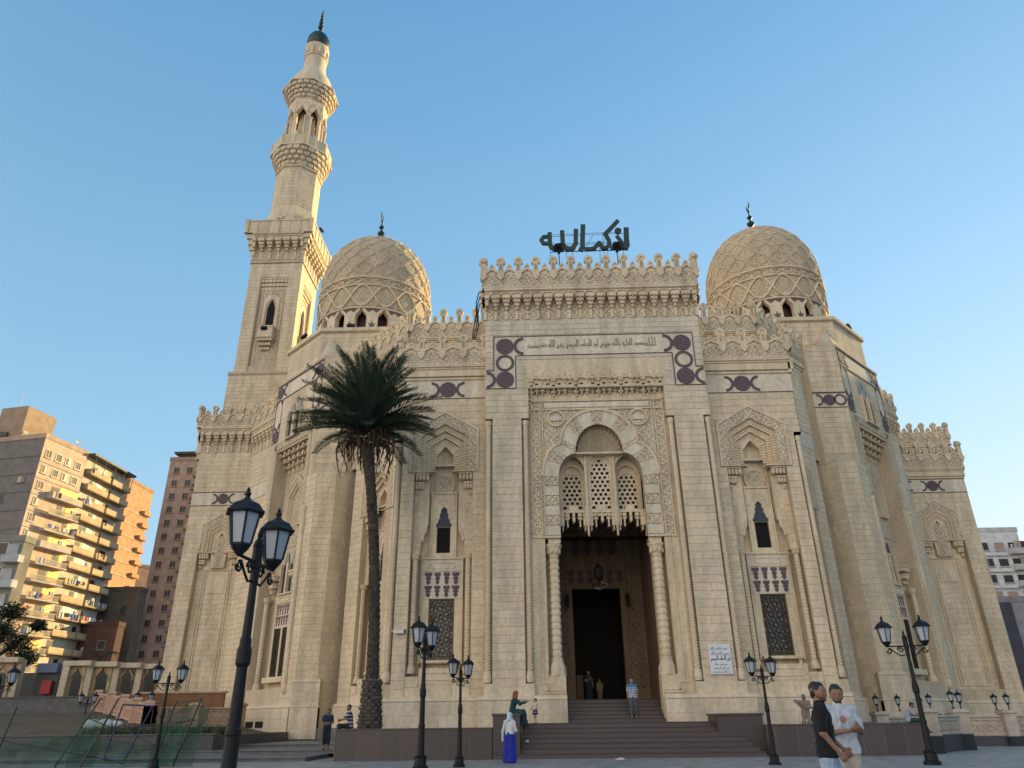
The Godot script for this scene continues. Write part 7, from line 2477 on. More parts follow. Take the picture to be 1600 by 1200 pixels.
	if o.has("skirt"):
		b = mb()
		var r1: float = o.get("flare", 0.15)
		bones = [g.call([J.hip + Vector3(0, 0.08, 0) * k, J.hip, 0.13, 0.15], 0.0)]
		for s in ["l", "r"]:
			var e: Vector3 = J["a" + s] if o.get("skirt_end", "a") == "a" else J["k" + s]
			bones.append(g.call([J["h" + s], J["k" + s], 0.13, 0.13], 0.0))
			bones.append(g.call([J["k" + s], e, 0.13, r1], 0.0))
			bones.append(g.call([J["h" + s], e, 0.13, r1], 0.0))
		blob(b, bones, cell, 0.06 * k, o.get("skirt_pattern", flat(o.skirt)), o.get("cut", 0.03 * k), 0.035)
		obj("skirt", b, M.cloth, t)
	if o.has("shoes"):
		b = mb()
		bones = []
		for s in ["l", "r"]:
			var d: Vector3 = F["foot" + s].normalized()
			bones.append(g.call([J["a" + s] + Vector3(0, -0.042, 0) * k - d * 0.05 * k, J["a" + s] + Vector3(0, -0.05, 0) * k + d * 0.14 * k, 0.045, 0.036], 0.0))
		blob(b, bones, cell * 0.8, 0.01, flat(o.shoes))
		obj("shoes", b, M.painted, t)
	if o.has("hair"):
		b = mb()
		var P := func(x: float, y: float, z: float) -> Vector3: return J.head + (rt * x + up * y + fw * z) * hk
		bones = [[P.call(0, 0.06, -0.04), P.call(0, 0.068, 0.012), 0.08 * hk, 0.066 * hk], [P.call(0, -0.03, -0.058), P.call(0, 0.045, -0.048), 0.055 * hk, 0.076 * hk], [P.call(-0.05, 0.0, -0.035), P.call(-0.048, 0.055, 0.005), 0.042 * hk, 0.045 * hk], [P.call(0.05, 0.0, -0.035), P.call(0.048, 0.055, 0.005), 0.042 * hk, 0.045 * hk]]
		if o.get("long_hair", false): bones.append([P.call(0, 0.0, -0.07), P.call(0, -0.1, -0.06), 0.07 * hk, 0.05 * hk])
		blob(b, bones, cell * 0.5, 0.02, flat(o.hair))
		obj("hair", b, M.painted, t)
	if o.has("beard"):
		b = mb()
		var P := func(x: float, y: float, z: float) -> Vector3: return J.head + (rt * x + up * y + fw * z) * hk
		blob(b, [[P.call(-0.055, -0.03, 0.03), P.call(-0.02, -0.082, 0.062), 0.02 * hk, 0.024 * hk], [P.call(0.055, -0.03, 0.03), P.call(0.02, -0.082, 0.062), 0.02 * hk, 0.024 * hk], [P.call(-0.02, -0.082, 0.062), P.call(0.02, -0.082, 0.062), 0.024 * hk, 0.024 * hk]], cell * 0.5, 0.01, flat(o.beard))
		obj("beard", b, M.painted, t)
	if o.has("scarf"):
		b = mb()
		var P := func(x: float, y: float, z: float) -> Vector3: return J.head + (rt * x + up * y + fw * z) * hk
		bones = [[P.call(0, 0.05, -0.04), P.call(0, 0.055, 0.02), 0.1 * hk, 0.088 * hk], [P.call(0, -0.03, -0.06), P.call(0, -0.12, -0.07), 0.085 * hk, 0.09 * hk], [P.call(-0.07, 0.02, 0.01), P.call(-0.045, -0.11, 0.035), 0.036 * hk, 0.05 * hk], [P.call(0.07, 0.02, 0.01), P.call(0.045, -0.11, 0.035), 0.036 * hk, 0.05 * hk], [P.call(-0.05, -0.12, 0.03), P.call(0.05, -0.12, 0.03), 0.05 * hk, 0.05 * hk], [J.sl.lerp(J.neck, 0.35), J.sr.lerp(J.neck, 0.35), 0.085 * k, 0.085 * k]]
		for e in o.get("drape", []): bones.append([e[0] * k, e[1] * k, e[2] * k, e[3] * k])
		blob(b, bones, cell * 0.7, 0.03, flat(o.scarf))
		obj("headscarf", b, M.cloth, t)
	if o.has("cap"):
		b = mb()
		var P := func(x: float, y: float, z: float) -> Vector3: return J.head + (rt * x + up * y + fw * z) * hk
		blob(b, [[P.call(0, 0.068, -0.035), P.call(0, 0.07, 0.02), 0.088 * hk, 0.075 * hk], [P.call(-0.03, 0.06, 0.1), P.call(0.03, 0.06, 0.1), 0.022 * hk, 0.022 * hk]], cell * 0.5, 0.02, flat(o.cap))
		obj("cap", b, M.cloth, t)
	return t

func stripes(a: Color, c: Color, y0: float, step: float, share := 0.5, above := 9.0, top := Color.BLACK) -> Callable:
	return func(p: Vector3) -> Color:
		if p.y > above: return top
		var f := (p.y - y0) / step
		return a if f - floorf(f) < share else c

func build_people() -> void:
	crease.seed = 5
	crease.frequency = 1.0
	crease.fractal_octaves = 2
	var hair := lin(0.014, 0.011, 0.01)
	var V := func(x: float, y: float, z: float) -> Vector3: return Vector3(x, y, z)
	# two young men close to the camera, cut at the knees by the picture
	person("young man in black T-shirt and pale jeans walking to the right, nearest the camera", W(3.76, 10.64), deg_to_rad(72), {"k": 1.0, "cell": 0.013, "shirt": lin(0.007, 0.007, 0.009), "trousers": lin(0.28, 0.36, 0.48), "shoes": lin(0.3, 0.3, 0.3), "hair": hair, "beard": lin(0.05, 0.032, 0.022), "sleeve": 0.85, "hem": 0.86, "skin": lin(0.22, 0.12, 0.075), "face": V.call(-0.5, -0.08, 1), "er": V.call(-0.23, 1.15, -0.02), "wr": V.call(-0.2, 0.93, 0.13), "el": V.call(0.23, 1.16, 0.02), "wl": V.call(0.2, 0.96, 0.2), "curl": 0.7, "kl": V.call(0.1, 0.5, 0.14), "al": V.call(0.1, 0.1, 0.2), "kr": V.call(-0.1, 0.49, -0.04), "ar": V.call(-0.1, 0.09, -0.24)})
	person("young man in white T-shirt and beige trousers, hands together, beside the man in black", W(4.36, 11.6), deg_to_rad(8), {"k": 1.0, "cell": 0.013, "shirt": lin(0.44, 0.47, 0.52), "pattern": func(p: Vector3) -> Color: return lin(0.4, 0.2, 0.2) if p.z > 0.05 and Vector2(p.x + 0.02, p.y - 1.3).length() < 0.055 else lin(0.44, 0.47, 0.52), "trousers": lin(0.40, 0.34, 0.29), "shoes": lin(0.3, 0.3, 0.3), "hair": hair, "beard": lin(0.03, 0.02, 0.015), "sleeve": 0.85, "hem": 0.86, "skin": lin(0.22, 0.12, 0.075), "face": V.call(-0.42, -0.28, 1), "el": V.call(0.26, 1.14, 0.04), "wl": V.call(0.12, 1.2, 0.26), "er": V.call(-0.25, 1.13, 0.05), "wr": V.call(-0.04, 1.16, 0.29), "palml": V.call(-1, 0, 0.2), "palmr": V.call(0.6, 0.8, 0), "curl": 0.8})
	# woman with the blue skirt
	person("woman in royal blue skirt, white blouse and pale headscarf, standing before the steps", W(-0.92, 28.6), deg_to_rad(150), {"k": 0.92, "shirt": lin(0.55, 0.55, 0.56), "sleeve": 1.9, "hem": 0.99, "skirt": lin(0.012, 0.022, 0.27), "flare": 0.16, "scarf": lin(0.46, 0.54, 0.58), "face": V.call(0.2, -0.15, 1), "shoes": lin(0.05, 0.05, 0.05), "er": V.call(-0.24, 1.14, 0.06), "wr": V.call(-0.1, 1.24, 0.24), "el": V.call(0.24, 1.14, 0.02), "wl": V.call(0.12, 1.2, 0.22), "skin": lin(0.36, 0.21, 0.14), "drape": [[V.call(0.14, 1.42, -0.1), V.call(0.24, 1.1, -0.12), 0.06, 0.05], [V.call(0.24, 1.1, -0.12), V.call(0.27, 0.78, -0.08), 0.05, 0.045]]})
	# seated woman and toddler
	person("woman in dark teal dress and rust headscarf sitting on the left stair pedestal", W(-0.86, 33.1, 0.69), deg_to_rad(80), {"k": 0.94, "shirt": lin(0.012, 0.045, 0.06), "sleeve": 1.95, "hem": 0.85, "skirt": lin(0.012, 0.04, 0.055), "flare": 0.13, "scarf": lin(0.24, 0.06, 0.035), "shoes": lin(0.02, 0.02, 0.02), "face": V.call(0, -0.1, 1), "hip": V.call(0, 1.08, -0.1), "waist": V.call(0, 1.24, -0.08), "chest": V.call(0, 1.47, -0.02), "neck": V.call(0, 1.65, 0.04), "head": V.call(0, 1.78, 0.07), "sl": V.call(0.17, 1.56, 0.03), "sr": V.call(-0.17, 1.56, 0.03), "el": V.call(0.2, 1.42, 0.26), "wl": V.call(0.1, 1.47, 0.5), "er": V.call(-0.18, 1.38, 0.27), "wr": V.call(-0.05, 1.44, 0.5), "hl": V.call(0.09, 1.06, -0.08), "hr": V.call(-0.09, 1.06, -0.08), "kl": V.call(0.1, 1.03, 0.36), "kr": V.call(-0.1, 1.0, 0.36), "al": V.call(0.1, 0.6, 0.44), "ar": V.call(-0.1, 0.54, 0.36), "cut": 0.52, "skin": lin(0.36, 0.21, 0.14)})
	person("toddler in white top and navy banded skirt standing before the seated woman", W(0.0, 34.25, 1.253), deg_to_rad(-55), {"k": 0.55, "hk": 0.78, "head": V.call(0, 1.58, 0.015), "shirt": lin(0.55, 0.47, 0.45), "sleeve": 0.25, "hem": 0.95, "skirt": lin(0.02, 0.02, 0.05), "skirt_end": "k", "flare": 0.2, "cut": 0.34, "skirt_pattern": stripes(lin(0.02, 0.02, 0.05), lin(0.45, 0.42, 0.42), 0.34, 0.1, 0.72), "hair": hair, "shoes": lin(0.4, 0.4, 0.42), "skin": lin(0.42, 0.25, 0.17), "el": V.call(0.3, 1.2, 0.05), "wl": V.call(0.4, 1.02, 0.1), "er": V.call(-0.3, 1.2, 0.05), "wr": V.call(-0.36, 1.02, 0.12)})
	# on the steps and in the doorway
	person("boy in blue T-shirt with white stripes walking down the upper steps", W(4.58, 37.33, 1.425), 0.0, {"k": 0.98, "shirt": lin(0.07, 0.14, 0.28), "pattern": stripes(lin(0.42, 0.45, 0.5), lin(0.07, 0.13, 0.26), 0.86, 0.1, 0.62, 1.3, lin(0.07, 0.15, 0.3)), "trousers": lin(0.075, 0.085, 0.105), "shoes": lin(0.3, 0.3, 0.3), "hair": hair, "kr": V.call(-0.1, 0.5, 0.1), "ar": V.call(-0.1, 0.06, 0.08), "al": V.call(0.09, 0.1, -0.08)})
	person("man in dark clothes and white shoes standing in the dark doorway", W(3.05, 44.3, 2.24), deg_to_rad(20), {"k": 0.95, "shirt": lin(0.02, 0.025, 0.05), "pattern": stripes(lin(0.02, 0.025, 0.05), lin(0.2, 0.2, 0.22), 1.2, 0.4, 0.9), "trousers": lin(0.02, 0.03, 0.06), "shoes": lin(0.45, 0.45, 0.47), "hair": hair, "er": V.call(-0.25, 1.15, 0.1), "wr": V.call(-0.05, 1.3, 0.25)})
	person("child in pale yellow clothes inside the dark doorway", W(3.72, 45.2, 2.24), deg_to_rad(-10), {"k": 0.72, "shirt": lin(0.2, 0.17, 0.09), "trousers": lin(0.15, 0.13, 0.08), "hair": hair})
	# left of the facade
	person("man in dark blue T-shirt standing on the low terrace left of the palm", W(-9.25, 35.5, 0.3), deg_to_rad(15), {"k": 0.93, "shirt": lin(0.014, 0.025, 0.06), "trousers": lin(0.015, 0.017, 0.03), "shoes": lin(0.05, 0.05, 0.05), "hair": hair, "skin": lin(0.2, 0.11, 0.07), "er": V.call(-0.24, 1.15, 0.05), "wr": V.call(-0.02, 1.12, 0.22), "el": V.call(0.24, 1.15, 0.05), "wl": V.call(0.02, 1.08, 0.22), "leglen": 1.6, "cut": 0.2})
	person("man in striped polo shirt sitting on the end of the granite wall near the palm", W(-7.55, 32.2, 0.62), deg_to_rad(-70), {"k": 0.95, "shirt": lin(0.03, 0.03, 0.05), "pattern": stripes(lin(0.025, 0.025, 0.04), lin(0.32, 0.32, 0.36), 0.65, 0.13, 0.6), "sleeve": 0.8, "hem": 0.55, "trousers": lin(0.012, 0.013, 0.02), "shoes": lin(0.03, 0.03, 0.03), "hair": hair, "skin": lin(0.26, 0.13, 0.08), "face": V.call(0.45, 0, 1), "hip": V.call(0, 0.66, -0.08), "waist": V.call(0, 0.82, -0.08), "chest": V.call(0, 1.05, -0.04), "neck": V.call(0, 1.22, 0), "head": V.call(0, 1.35, 0.03), "sl": V.call(0.18, 1.14, 0), "sr": V.call(-0.18, 1.14, 0), "el": V.call(0.23, 0.92, 0.14), "wl": V.call(0.08, 0.9, 0.36), "er": V.call(-0.23, 0.92, 0.14), "wr": V.call(-0.06, 0.86, 0.36), "hl": V.call(0.09, 0.64, -0.06), "hr": V.call(-0.09, 0.64, -0.06), "kl": V.call(0.12, 0.66, 0.38), "kr": V.call(-0.12, 0.66, 0.38), "al": V.call(0.12, 0.24, 0.4), "ar": V.call(-0.12, 0.24, 0.36)})
	# right of the steps
	person("workman in beige overalls and grey cap kneeling on the terrace right of the steps", W(11.25, 33.6, 1.1), deg_to_rad(-10), {"k": 0.86, "shirt": lin(0.20, 0.165, 0.13), "sleeve": 1.9, "hem": 0.42, "trousers": lin(0.19, 0.16, 0.13), "shoes": lin(0.05, 0.04, 0.04), "cap": lin(0.10, 0.12, 0.14), "skin": lin(0.2, 0.11, 0.07), "face": V.call(0.1, -0.5, 1), "hip": V.call(0, 0.5, -0.02), "waist": V.call(0, 0.66, 0), "chest": V.call(0, 0.9, 0.05), "neck": V.call(0, 1.06, 0.08), "head": V.call(0, 1.18, 0.14), "sl": V.call(0.19, 0.98, 0.05), "sr": V.call(-0.19, 0.98, 0.05), "er": V.call(-0.42, 1.04, 0.1), "wr": V.call(-0.3, 0.85, 0.25), "el": V.call(0.27, 0.74, 0.1), "wl": V.call(0.02, 0.72, 0.28), "hl": V.call(0.09, 0.48, 0), "hr": V.call(-0.09, 0.48, 0), "kl": V.call(0.13, 0.08, 0.1), "kr": V.call(-0.13, 0.08, 0.1), "al": V.call(0.12, 0.07, -0.32), "ar": V.call(-0.12, 0.07, -0.32), "footl": V.call(0, 0, -1), "footr": V.call(0, 0, -1)})
	person("man in pale shirt and teal trousers sitting on the right end of the granite wall", W(14.75, 31.95, 0.66), deg_to_rad(70), {"k": 0.86, "shirt": lin(0.24, 0.28, 0.34), "sleeve": 0.8, "hem": 0.58, "trousers": lin(0.015, 0.04, 0.045), "shoes": lin(0.03, 0.03, 0.03), "hair": hair, "skin": lin(0.2, 0.11, 0.07), "face": V.call(-0.2, -0.35, 1), "hip": V.call(0, 0.66, -0.08), "waist": V.call(0, 0.82, -0.08), "chest": V.call(0, 1.02, 0.02), "neck": V.call(0, 1.15, 0.1), "head": V.call(0, 1.26, 0.17), "sl": V.call(0.18, 1.08, 0.05), "sr": V.call(-0.18, 1.08, 0.05), "el": V.call(0.23, 0.86, 0.2), "wl": V.call(0.08, 0.84, 0.42), "er": V.call(-0.23, 0.86, 0.2), "wr": V.call(-0.06, 0.8, 0.42), "hl": V.call(0.09, 0.64, -0.06), "hr": V.call(-0.09, 0.64, -0.06), "kl": V.call(0.12, 0.64, 0.42), "kr": V.call(-0.12, 0.64, 0.42), "al": V.call(0.14, 0.2, 0.62), "ar": V.call(-0.12, 0.22, 0.55)})

# ---- the town around ---------------------------------------------------------------
var panes := {}

func window_mesh(w: float, h: float, frame: Color, pane: Color, style: int) -> ArrayMesh:
	var key := "%.2f %.2f %s %s %d" % [w, h, frame, pane, style]
	if panes.has(key): return panes[key]
	var b := mb(Transform3D(), pane)
	b.box(-w / 2, w / 2, 0, h, -0.1, 0.015, 0.0, 1)
	b.col = frame
	for r in [[-w / 2 - 0.12, -w / 2, -0.12, h + 0.12], [w / 2, w / 2 + 0.12, -0.12, h + 0.12], [-w / 2, w / 2, h, h + 0.12], [-w / 2, w / 2, -0.12, 0.0]]: b.box(r[0], r[1], r[2], r[3], -0.02, 0.1)
	if style == 1: b.box(-0.05, 0.05, 0, h, -0.02, 0.06)
	if style == 2:                       # open shutter and dark half
		b.col = frame * 1.1
		b.box(0.02, w / 2, 0.02, h - 0.02, -0.02, 0.05)
	b.col = frame * 0.8
	b.box(-w / 2 - 0.2, w / 2 + 0.2, -0.24, -0.12, -0.02, 0.22)
	panes[key] = b.done()
	return panes[key]

func put_window(t: Transform3D, w: float, h: float, frame: Color, pane: Color, style: int, parent: Node3D) -> void:
	inst("window", window_mesh(w, h, frame, pane, style), M.painted, parent).transform = t

func tower(label: String, corner: Vector3, turn: float, w: float, d: float, h: float, c: Color, side := Color(-1, 0, 0), cat := "building") -> Node3D:
	# a block of flats: its front left foot at corner, front looking along local +z
	var n := thing("apartment_building", label, cat, corner, turn)
	var b := mb(Transform3D(), c)
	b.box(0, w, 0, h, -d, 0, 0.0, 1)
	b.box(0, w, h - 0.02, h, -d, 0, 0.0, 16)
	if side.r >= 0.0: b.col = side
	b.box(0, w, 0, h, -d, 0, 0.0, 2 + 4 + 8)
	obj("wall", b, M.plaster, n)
	b = mb(Transform3D(), c * 0.8)
	b.box(-0.15, w + 0.15, h, h + 0.9, -0.25, 0.12)
	b.box(-0.15, 0.15, h, h + 0.9, -d, -0.25)
	b.box(w - 0.15, w + 0.15, h, h + 0.9, -d, -0.25)
	obj("roof_parapet", b, M.plaster, n)
	return n

func balcony(n: Node3D, x0: float, x1: float, y: float, out: float, slab: Color, rail: Color, solid: bool, back: Color, r: RandomNumberGenerator) -> void:
	var b := mb(Transform3D(), slab)
	b.box(x0, x1, y - 0.25, y, 0.0, out)
	b.col = rail
	if solid:
		b.box(x0, x1, y, y + 0.95, out - 0.12, out)
		b.box(x0, x0 + 0.12, y, y + 0.95, 0.0, out - 0.12)
		b.box(x1 - 0.12, x1, y, y + 0.95, 0.0, out - 0.12)
	else:
		b.box(x0, x1, y + 0.85, y + 0.95, out - 0.1, out)
		b.box(x1 - 0.1, x1, y + 0.85, y + 0.95, 0.0, out - 0.1)
		var m := int((x1 - x0) / 0.22)
		for i in m: b.box(x0 + i * 0.22, x0 + i * 0.22 + 0.09, y, y + 0.85, out - 0.09, out - 0.02)
	obj("balcony", b, M.plaster, n)
	b = mb(Transform3D(), lin(0.02, 0.018, 0.016))
	var dx := r.randf_range(x0 + 0.3, maxf(x0 + 0.4, x1 - 2.2))
	b.box(dx, dx + r.randf_range(1.2, 2.0), y, y + 2.2, 0.0, 0.03, 0.0, 1)
	b.col = back
	b.box(minf(dx + 2.1, x1 - 1.0), x1 - 0.1, y + 0.1, y + 2.5, 0.0, 0.05, 0.0, 61)
	obj("balcony_door", b, M.painted, n)
	if r.randf() < 0.55:                # washing on a line
		b = mb()
		var cols := [lin(0.5, 0.5, 0.52), lin(0.06, 0.1, 0.3), lin(0.3, 0.03, 0.05), lin(0.03, 0.03, 0.035), lin(0.3, 0.4, 0.5), lin(0.4, 0.3, 0.2)]
		var x := x0 + r.randf_range(0.2, 1.0)
		while x < x1 - 0.5 and r.randf() < 0.85:
			var w := r.randf_range(0.3, 0.7)
			b.col = cols[r.randi() % cols.size()]
			var hh := r.randf_range(0.5, 1.1)
			b.box(x, x + w, y + 1.0 - hh, y + 1.0, out + 0.1, out + 0.14)
			x += w + r.randf_range(0.05, 0.5)
		if b.v.size(): obj("laundry", b, M.cloth, n)
	if r.randf() < 0.3:
		b = mb(Transform3D(), lin(0.45, 0.45, 0.44))
		var ax := r.randf_range(x0, x1 - 0.9)
		b.box(ax, ax + 0.85, y + 1.0, y + 1.6, out - 0.3, out + 0.1, 0.03)
		b.col = lin(0.04, 0.04, 0.04)
		b.prism(circle(ax + 0.42, y + 1.3, 0.22, 10), out + 0.1, out + 0.12, false)
		obj("air_conditioner", b, M.painted, n)

func turned(a: Vector3, b: Vector3) -> float:   # the turn that lays local +x from a to b
	return atan2(-(b.z - a.z), b.x - a.x)

func build_city() -> void:
	var r := RandomNumberGenerator.new()
	r.seed = 31
	var glass := lin(0.03, 0.032, 0.036)
	# pink corner block, lit by the low sun on its right face
	var a := W(-90.3, 125.0)
	var c := W(-88.3, 135.5)
	var pink := lin(0.58, 0.42, 0.31)
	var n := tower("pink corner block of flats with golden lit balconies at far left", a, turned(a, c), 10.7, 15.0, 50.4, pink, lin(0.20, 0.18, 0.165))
	for k in 15:
		var y := 4.0 + k * 3.0
		put_window(Transform3D(Basis(), Vector3(1.5, y + 1.0, 0.0)), 1.2, 1.3, lin(0.45, 0.36, 0.28), glass, 1 + k % 2, n)
		var b := mb(Transform3D(), lin(0.45, 0.4, 0.36))
		b.box(-0.1, 10.8, y - 0.2, y + 0.05, 0.0, 0.12)
		obj("floor_band", b, M.plaster, n)
		if k < 13: balcony(n, 3.4, 10.8, y, 1.5, lin(0.48, 0.42, 0.36), lin(0.5, 0.42, 0.34), k > 6 and k % 3 == 0, lin(0.75, 0.5, 0.12), r)
		else:
			for i in 3: put_window(Transform3D(Basis(), Vector3(4.0 + i * 2.4, y + 1.0, 0.0)), 1.3, 1.3, lin(0.6, 0.5, 0.38), glass, 2 if i % 2 else 0, n)
	for q in [[3.0, 42.0, 2], [6.5, 38.5, 0], [4.0, 31.0, 1], [8.0, 34.0, 0], [10.5, 28.0, 0]]:   # few windows in its grey flank, which looks to the square
		put_window(Transform3D(Basis(Vector3.UP, -PI / 2), Vector3(0.0, q[1], -q[0])), 1.6, 1.2, lin(0.16, 0.14, 0.13), lin(0.4, 0.36, 0.24) if q[2] == 2 else glass, q[2], n)
	var b := mb(Transform3D(Basis(Vector3.UP, -PI / 2), Vector3.ZERO), lin(0.16, 0.145, 0.13))
	for k in 13: b.box(-15.0, 0.0, 6.0 + k * 3.4, 6.2 + k * 3.4, 0.0, 0.08)
	obj("floor_band", b, M.plaster, n)
	b = mb(Transform3D(), lin(0.36, 0.26, 0.18))
	b.box(1.5, 8.5, 50.4, 58.3, -13.8, -7.6)
	obj("stair_tower", b, M.plaster, n)
	b = mb(Transform3D(), lin(0.5, 0.5, 0.5))
	b.ball(Vector3(4.5, 58.9, -11), Vector3(0.9, 0.7, 0.9), 10, 6)
	b.tube([Vector3(3.5, 58, -12), Vector3(3.6, 62.0, -12)], [0.05], 5)
	obj("roof_tank", b, M.painted, n)
	for q in [[9.0, 0.5], [7.5, -3.0], [2.0, -5.0]]:
		b = mb(Transform3D(), lin(0.4, 0.4, 0.4))
		b.tube([Vector3(q[0], 50.4, q[1] - 2.0), Vector3(q[0], 52.4, q[1] - 2.0)], [0.05], 5)
		b.at(Transform3D(Basis(Vector3.RIGHT, 0.9), Vector3(q[0], 52.5, q[1] - 1.9)))
		b.lathe([Vector2(0, 0), Vector2(0.35, 0.06), Vector2(0.65, 0.2)], 12)
		obj("satellite_dish", b, M.painted, n)
	# older brick block behind it, cut by the picture's left edge
	a = W(-115.0, 128.0)
	n = tower("dull brick tower block behind the grey flank at the left edge", a, 0.0, 14.5, 12.0, 52.0, lin(0.20, 0.15, 0.12))
	for k in 12:
		for i in 3: put_window(Transform3D(Basis(), Vector3(3.0 + i * 4.0, 6.0 + k * 3.5, 0.0)), 1.2, 1.3, lin(0.16, 0.12, 0.1), glass, 0, n)
	# long block with ochre balconies
	a = W(-88.8, 136.2)
	c = W(-88.2, 150.6)
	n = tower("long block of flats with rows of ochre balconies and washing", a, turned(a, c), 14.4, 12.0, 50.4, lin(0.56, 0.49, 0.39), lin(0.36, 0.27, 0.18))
	for k in 15:
		var y := 4.4 + k * 3.05
		for i in 2: balcony(n, 0.2 + i * 7.1, 6.9 + i * 7.1, y, 1.5 + 0.25 * (i % 2), lin(0.34, 0.25, 0.15), lin(0.50, 0.38, 0.22), true, lin(0.5, 0.5, 0.5), r)
	b = mb(Transform3D(), lin(0.045, 0.045, 0.05))
	b.box(-0.5, 14.6, 50.6, 51.0, -6.0, 2.0)
	for i in 5: b.tube([Vector3(0.4 + i * 3.4, 47.5, 1.5), Vector3(0.4 + i * 3.4, 50.7, 1.8)], [0.07], 5)
	obj("roof_awning", b, M.painted, n)
	# orange brick block beyond
	a = W(-83.0, 168.0)
	c = W(-83.5, 176.0)
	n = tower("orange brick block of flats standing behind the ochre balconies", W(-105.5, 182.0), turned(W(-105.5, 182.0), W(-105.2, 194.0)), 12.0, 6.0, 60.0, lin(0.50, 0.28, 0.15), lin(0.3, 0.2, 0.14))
	for k in 15:
		b = mb(Transform3D(), lin(0.5, 0.36, 0.22))
		b.box(-0.1, 11.1, 6.4 + k * 3.3, 6.9 + k * 3.3, -6.0, 0.12)
		obj("floor_band", b, M.plaster, n)
		b = mb(Transform3D(), lin(0.5, 0.28, 0.15))
		b.box(8.0, 11.4, 6.9 + k * 3.3, 7.9 + k * 3.3, 0.0, 1.1)
		obj("balcony", b, M.plaster, n)
	# tall pinkish brown block against the mosque's left side
	a = W(-84.2, 160.0)
	n = tower("tall pinkish brown tower block touching the left edge of the mosque", a, 0.0, 13.0, 14.0, 57.6, lin(0.42, 0.285, 0.22), lin(0.42, 0.3, 0.22))
	for k in 17:
		var y := 4.0 + k * 3.1
		put_window(Transform3D(Basis(), Vector3(1.9, y + 1.0, 0.0)), 1.1, 1.3, lin(0.30, 0.2, 0.15), glass, 1, n)
		put_window(Transform3D(Basis(), Vector3(5.0, y + 1.0, 0.0)), 1.2, 1.3, lin(0.32, 0.22, 0.17), glass, 1, n)
		balcony(n, 6.4, 9.6, y, 1.3, lin(0.26, 0.17, 0.13), lin(0.33, 0.225, 0.18), k % 3 == 1, lin(0.25, 0.17, 0.14), r)
		put_window(Transform3D(Basis(), Vector3(11.5, y + 1.0, 0.0)), 1.1, 1.3, lin(0.30, 0.2, 0.15), glass, 1, n)
	b = mb(Transform3D(), lin(0.03, 0.03, 0.035))
	b.box(0.3, 7.0, 59.6, 60.1, -9.0, -0.5)
	for i in 3: b.tube([Vector3(1.5 + i * 2.0, 57.6, -1.2), Vector3(1.5 + i * 2.0, 59.6, -1.2)], [0.08], 5)
	obj("roof_canopy", b, M.painted, n)
	# small sunlit block between them
	n = tower("narrow sunlit orange block between the balconies and the brown tower", W(-119.0, 212.0), deg_to_rad(48), 9.0, 9.0, 44.0, lin(0.52, 0.31, 0.19))
	for k in 9:
		put_window(Transform3D(Basis(), Vector3(4.2, 7.0 + k * 3.3, 0.0)), 1.8, 1.5, lin(0.45, 0.25, 0.16), glass, 1, n)
	# shaded low houses at its foot
	n = tower("dark weathered low house below the ochre balconies", W(-90.0, 152.0), 0.0, 9.0, 3.0, 26.6, lin(0.13, 0.105, 0.085))
	for k in 6:
		for i in 2: put_window(Transform3D(Basis(), Vector3(2.3 + i * 4.0, 4.0 + k * 3.6, 0.0)), 1.1, 1.6, lin(0.1, 0.08, 0.07), glass, 0, n)
	n = tower("dark red low house wedged before the brown tower", W(-87.8, 146.0), 0.0, 7.0, 2.5, 19.0, lin(0.12, 0.06, 0.05), lin(0.08, 0.045, 0.04))  # side wall coloured darker, shade painted where the sun still reaches
	for k in 4: put_window(Transform3D(Basis(), Vector3(4.5, 4.0 + k * 3.6, 0.0)), 1.4, 1.5, lin(0.2, 0.19, 0.18), glass, 0, n)
	# pale house at the left edge
	n = tower("weathered grey house with white balconies at the left edge", W(-82.8, 100.0), 0.0, 11.6, 2.2, 25.0, lin(0.30, 0.29, 0.25), lin(0.17, 0.16, 0.14))  # side colour darkened to stand for shade; the sun does strike it
	for k in 6:
		var y := 5.0 + k * 3.4
		put_window(Transform3D(Basis(), Vector3(8.6, y + 0.9, 0.0)), 1.7, 1.9, lin(0.42, 0.42, 0.4), lin(0.09, 0.06, 0.05), 0, n)
		b = mb(Transform3D(), lin(0.42, 0.43, 0.44))
		b.box(9.6, 12.2, y, y + 1.0, 0.0, 1.2)
		b.box(9.7, 11.2, y + 1.0, y + 2.6, 0.0, 0.3)
		obj("balcony", b, M.plaster, n)
	# right edge: white flats, dark neighbours
	n = tower("white block of flats with brown shutters at the right edge", W(84.0, 150.0), 0.0, 14.8, 14.0, 35.4, lin(0.66, 0.68, 0.72))
	for k in 9:
		var y := 5.4 + k * 3.2
		put_window(Transform3D(Basis(), Vector3(7.3, y + 0.7, 0.0)), 2.2 if k % 2 else 1.7, 1.5, lin(0.4, 0.41, 0.43), [glass, lin(0.30, 0.22, 0.18)][int(k == 5)], k % 2, n)
		put_window(Transform3D(Basis(), Vector3(10.4, y + 0.7, 0.0)), 1.8, 1.4, lin(0.4, 0.41, 0.43), [glass, lin(0.34, 0.25, 0.2)][int(k == 5 or k == 8)], 0, n)
		balcony(n, 11.9, 14.8, y, 1.1, lin(0.38, 0.4, 0.43), lin(0.5, 0.52, 0.56), true, lin(0.3, 0.25, 0.2), r)
		b = mb(Transform3D(), lin(0.46, 0.48, 0.52))
		b.box(3.2, 11.7, y - 0.5, y - 0.3, 0.0, 0.4)
		obj("floor_band", b, M.plaster, n)
	b = mb(Transform3D(), lin(0.14, 0.16, 0.19))
	b.box(4.5, 8.0, 35.4, 38.0, -9.0, -2.0)
	obj("roof_room", b, M.plaster, n)
	n = tower("dark brown house behind the white flats at the right edge", W(101.5, 166.0), 0.0, 16.0, 10.0, 36.0, lin(0.10, 0.075, 0.075))
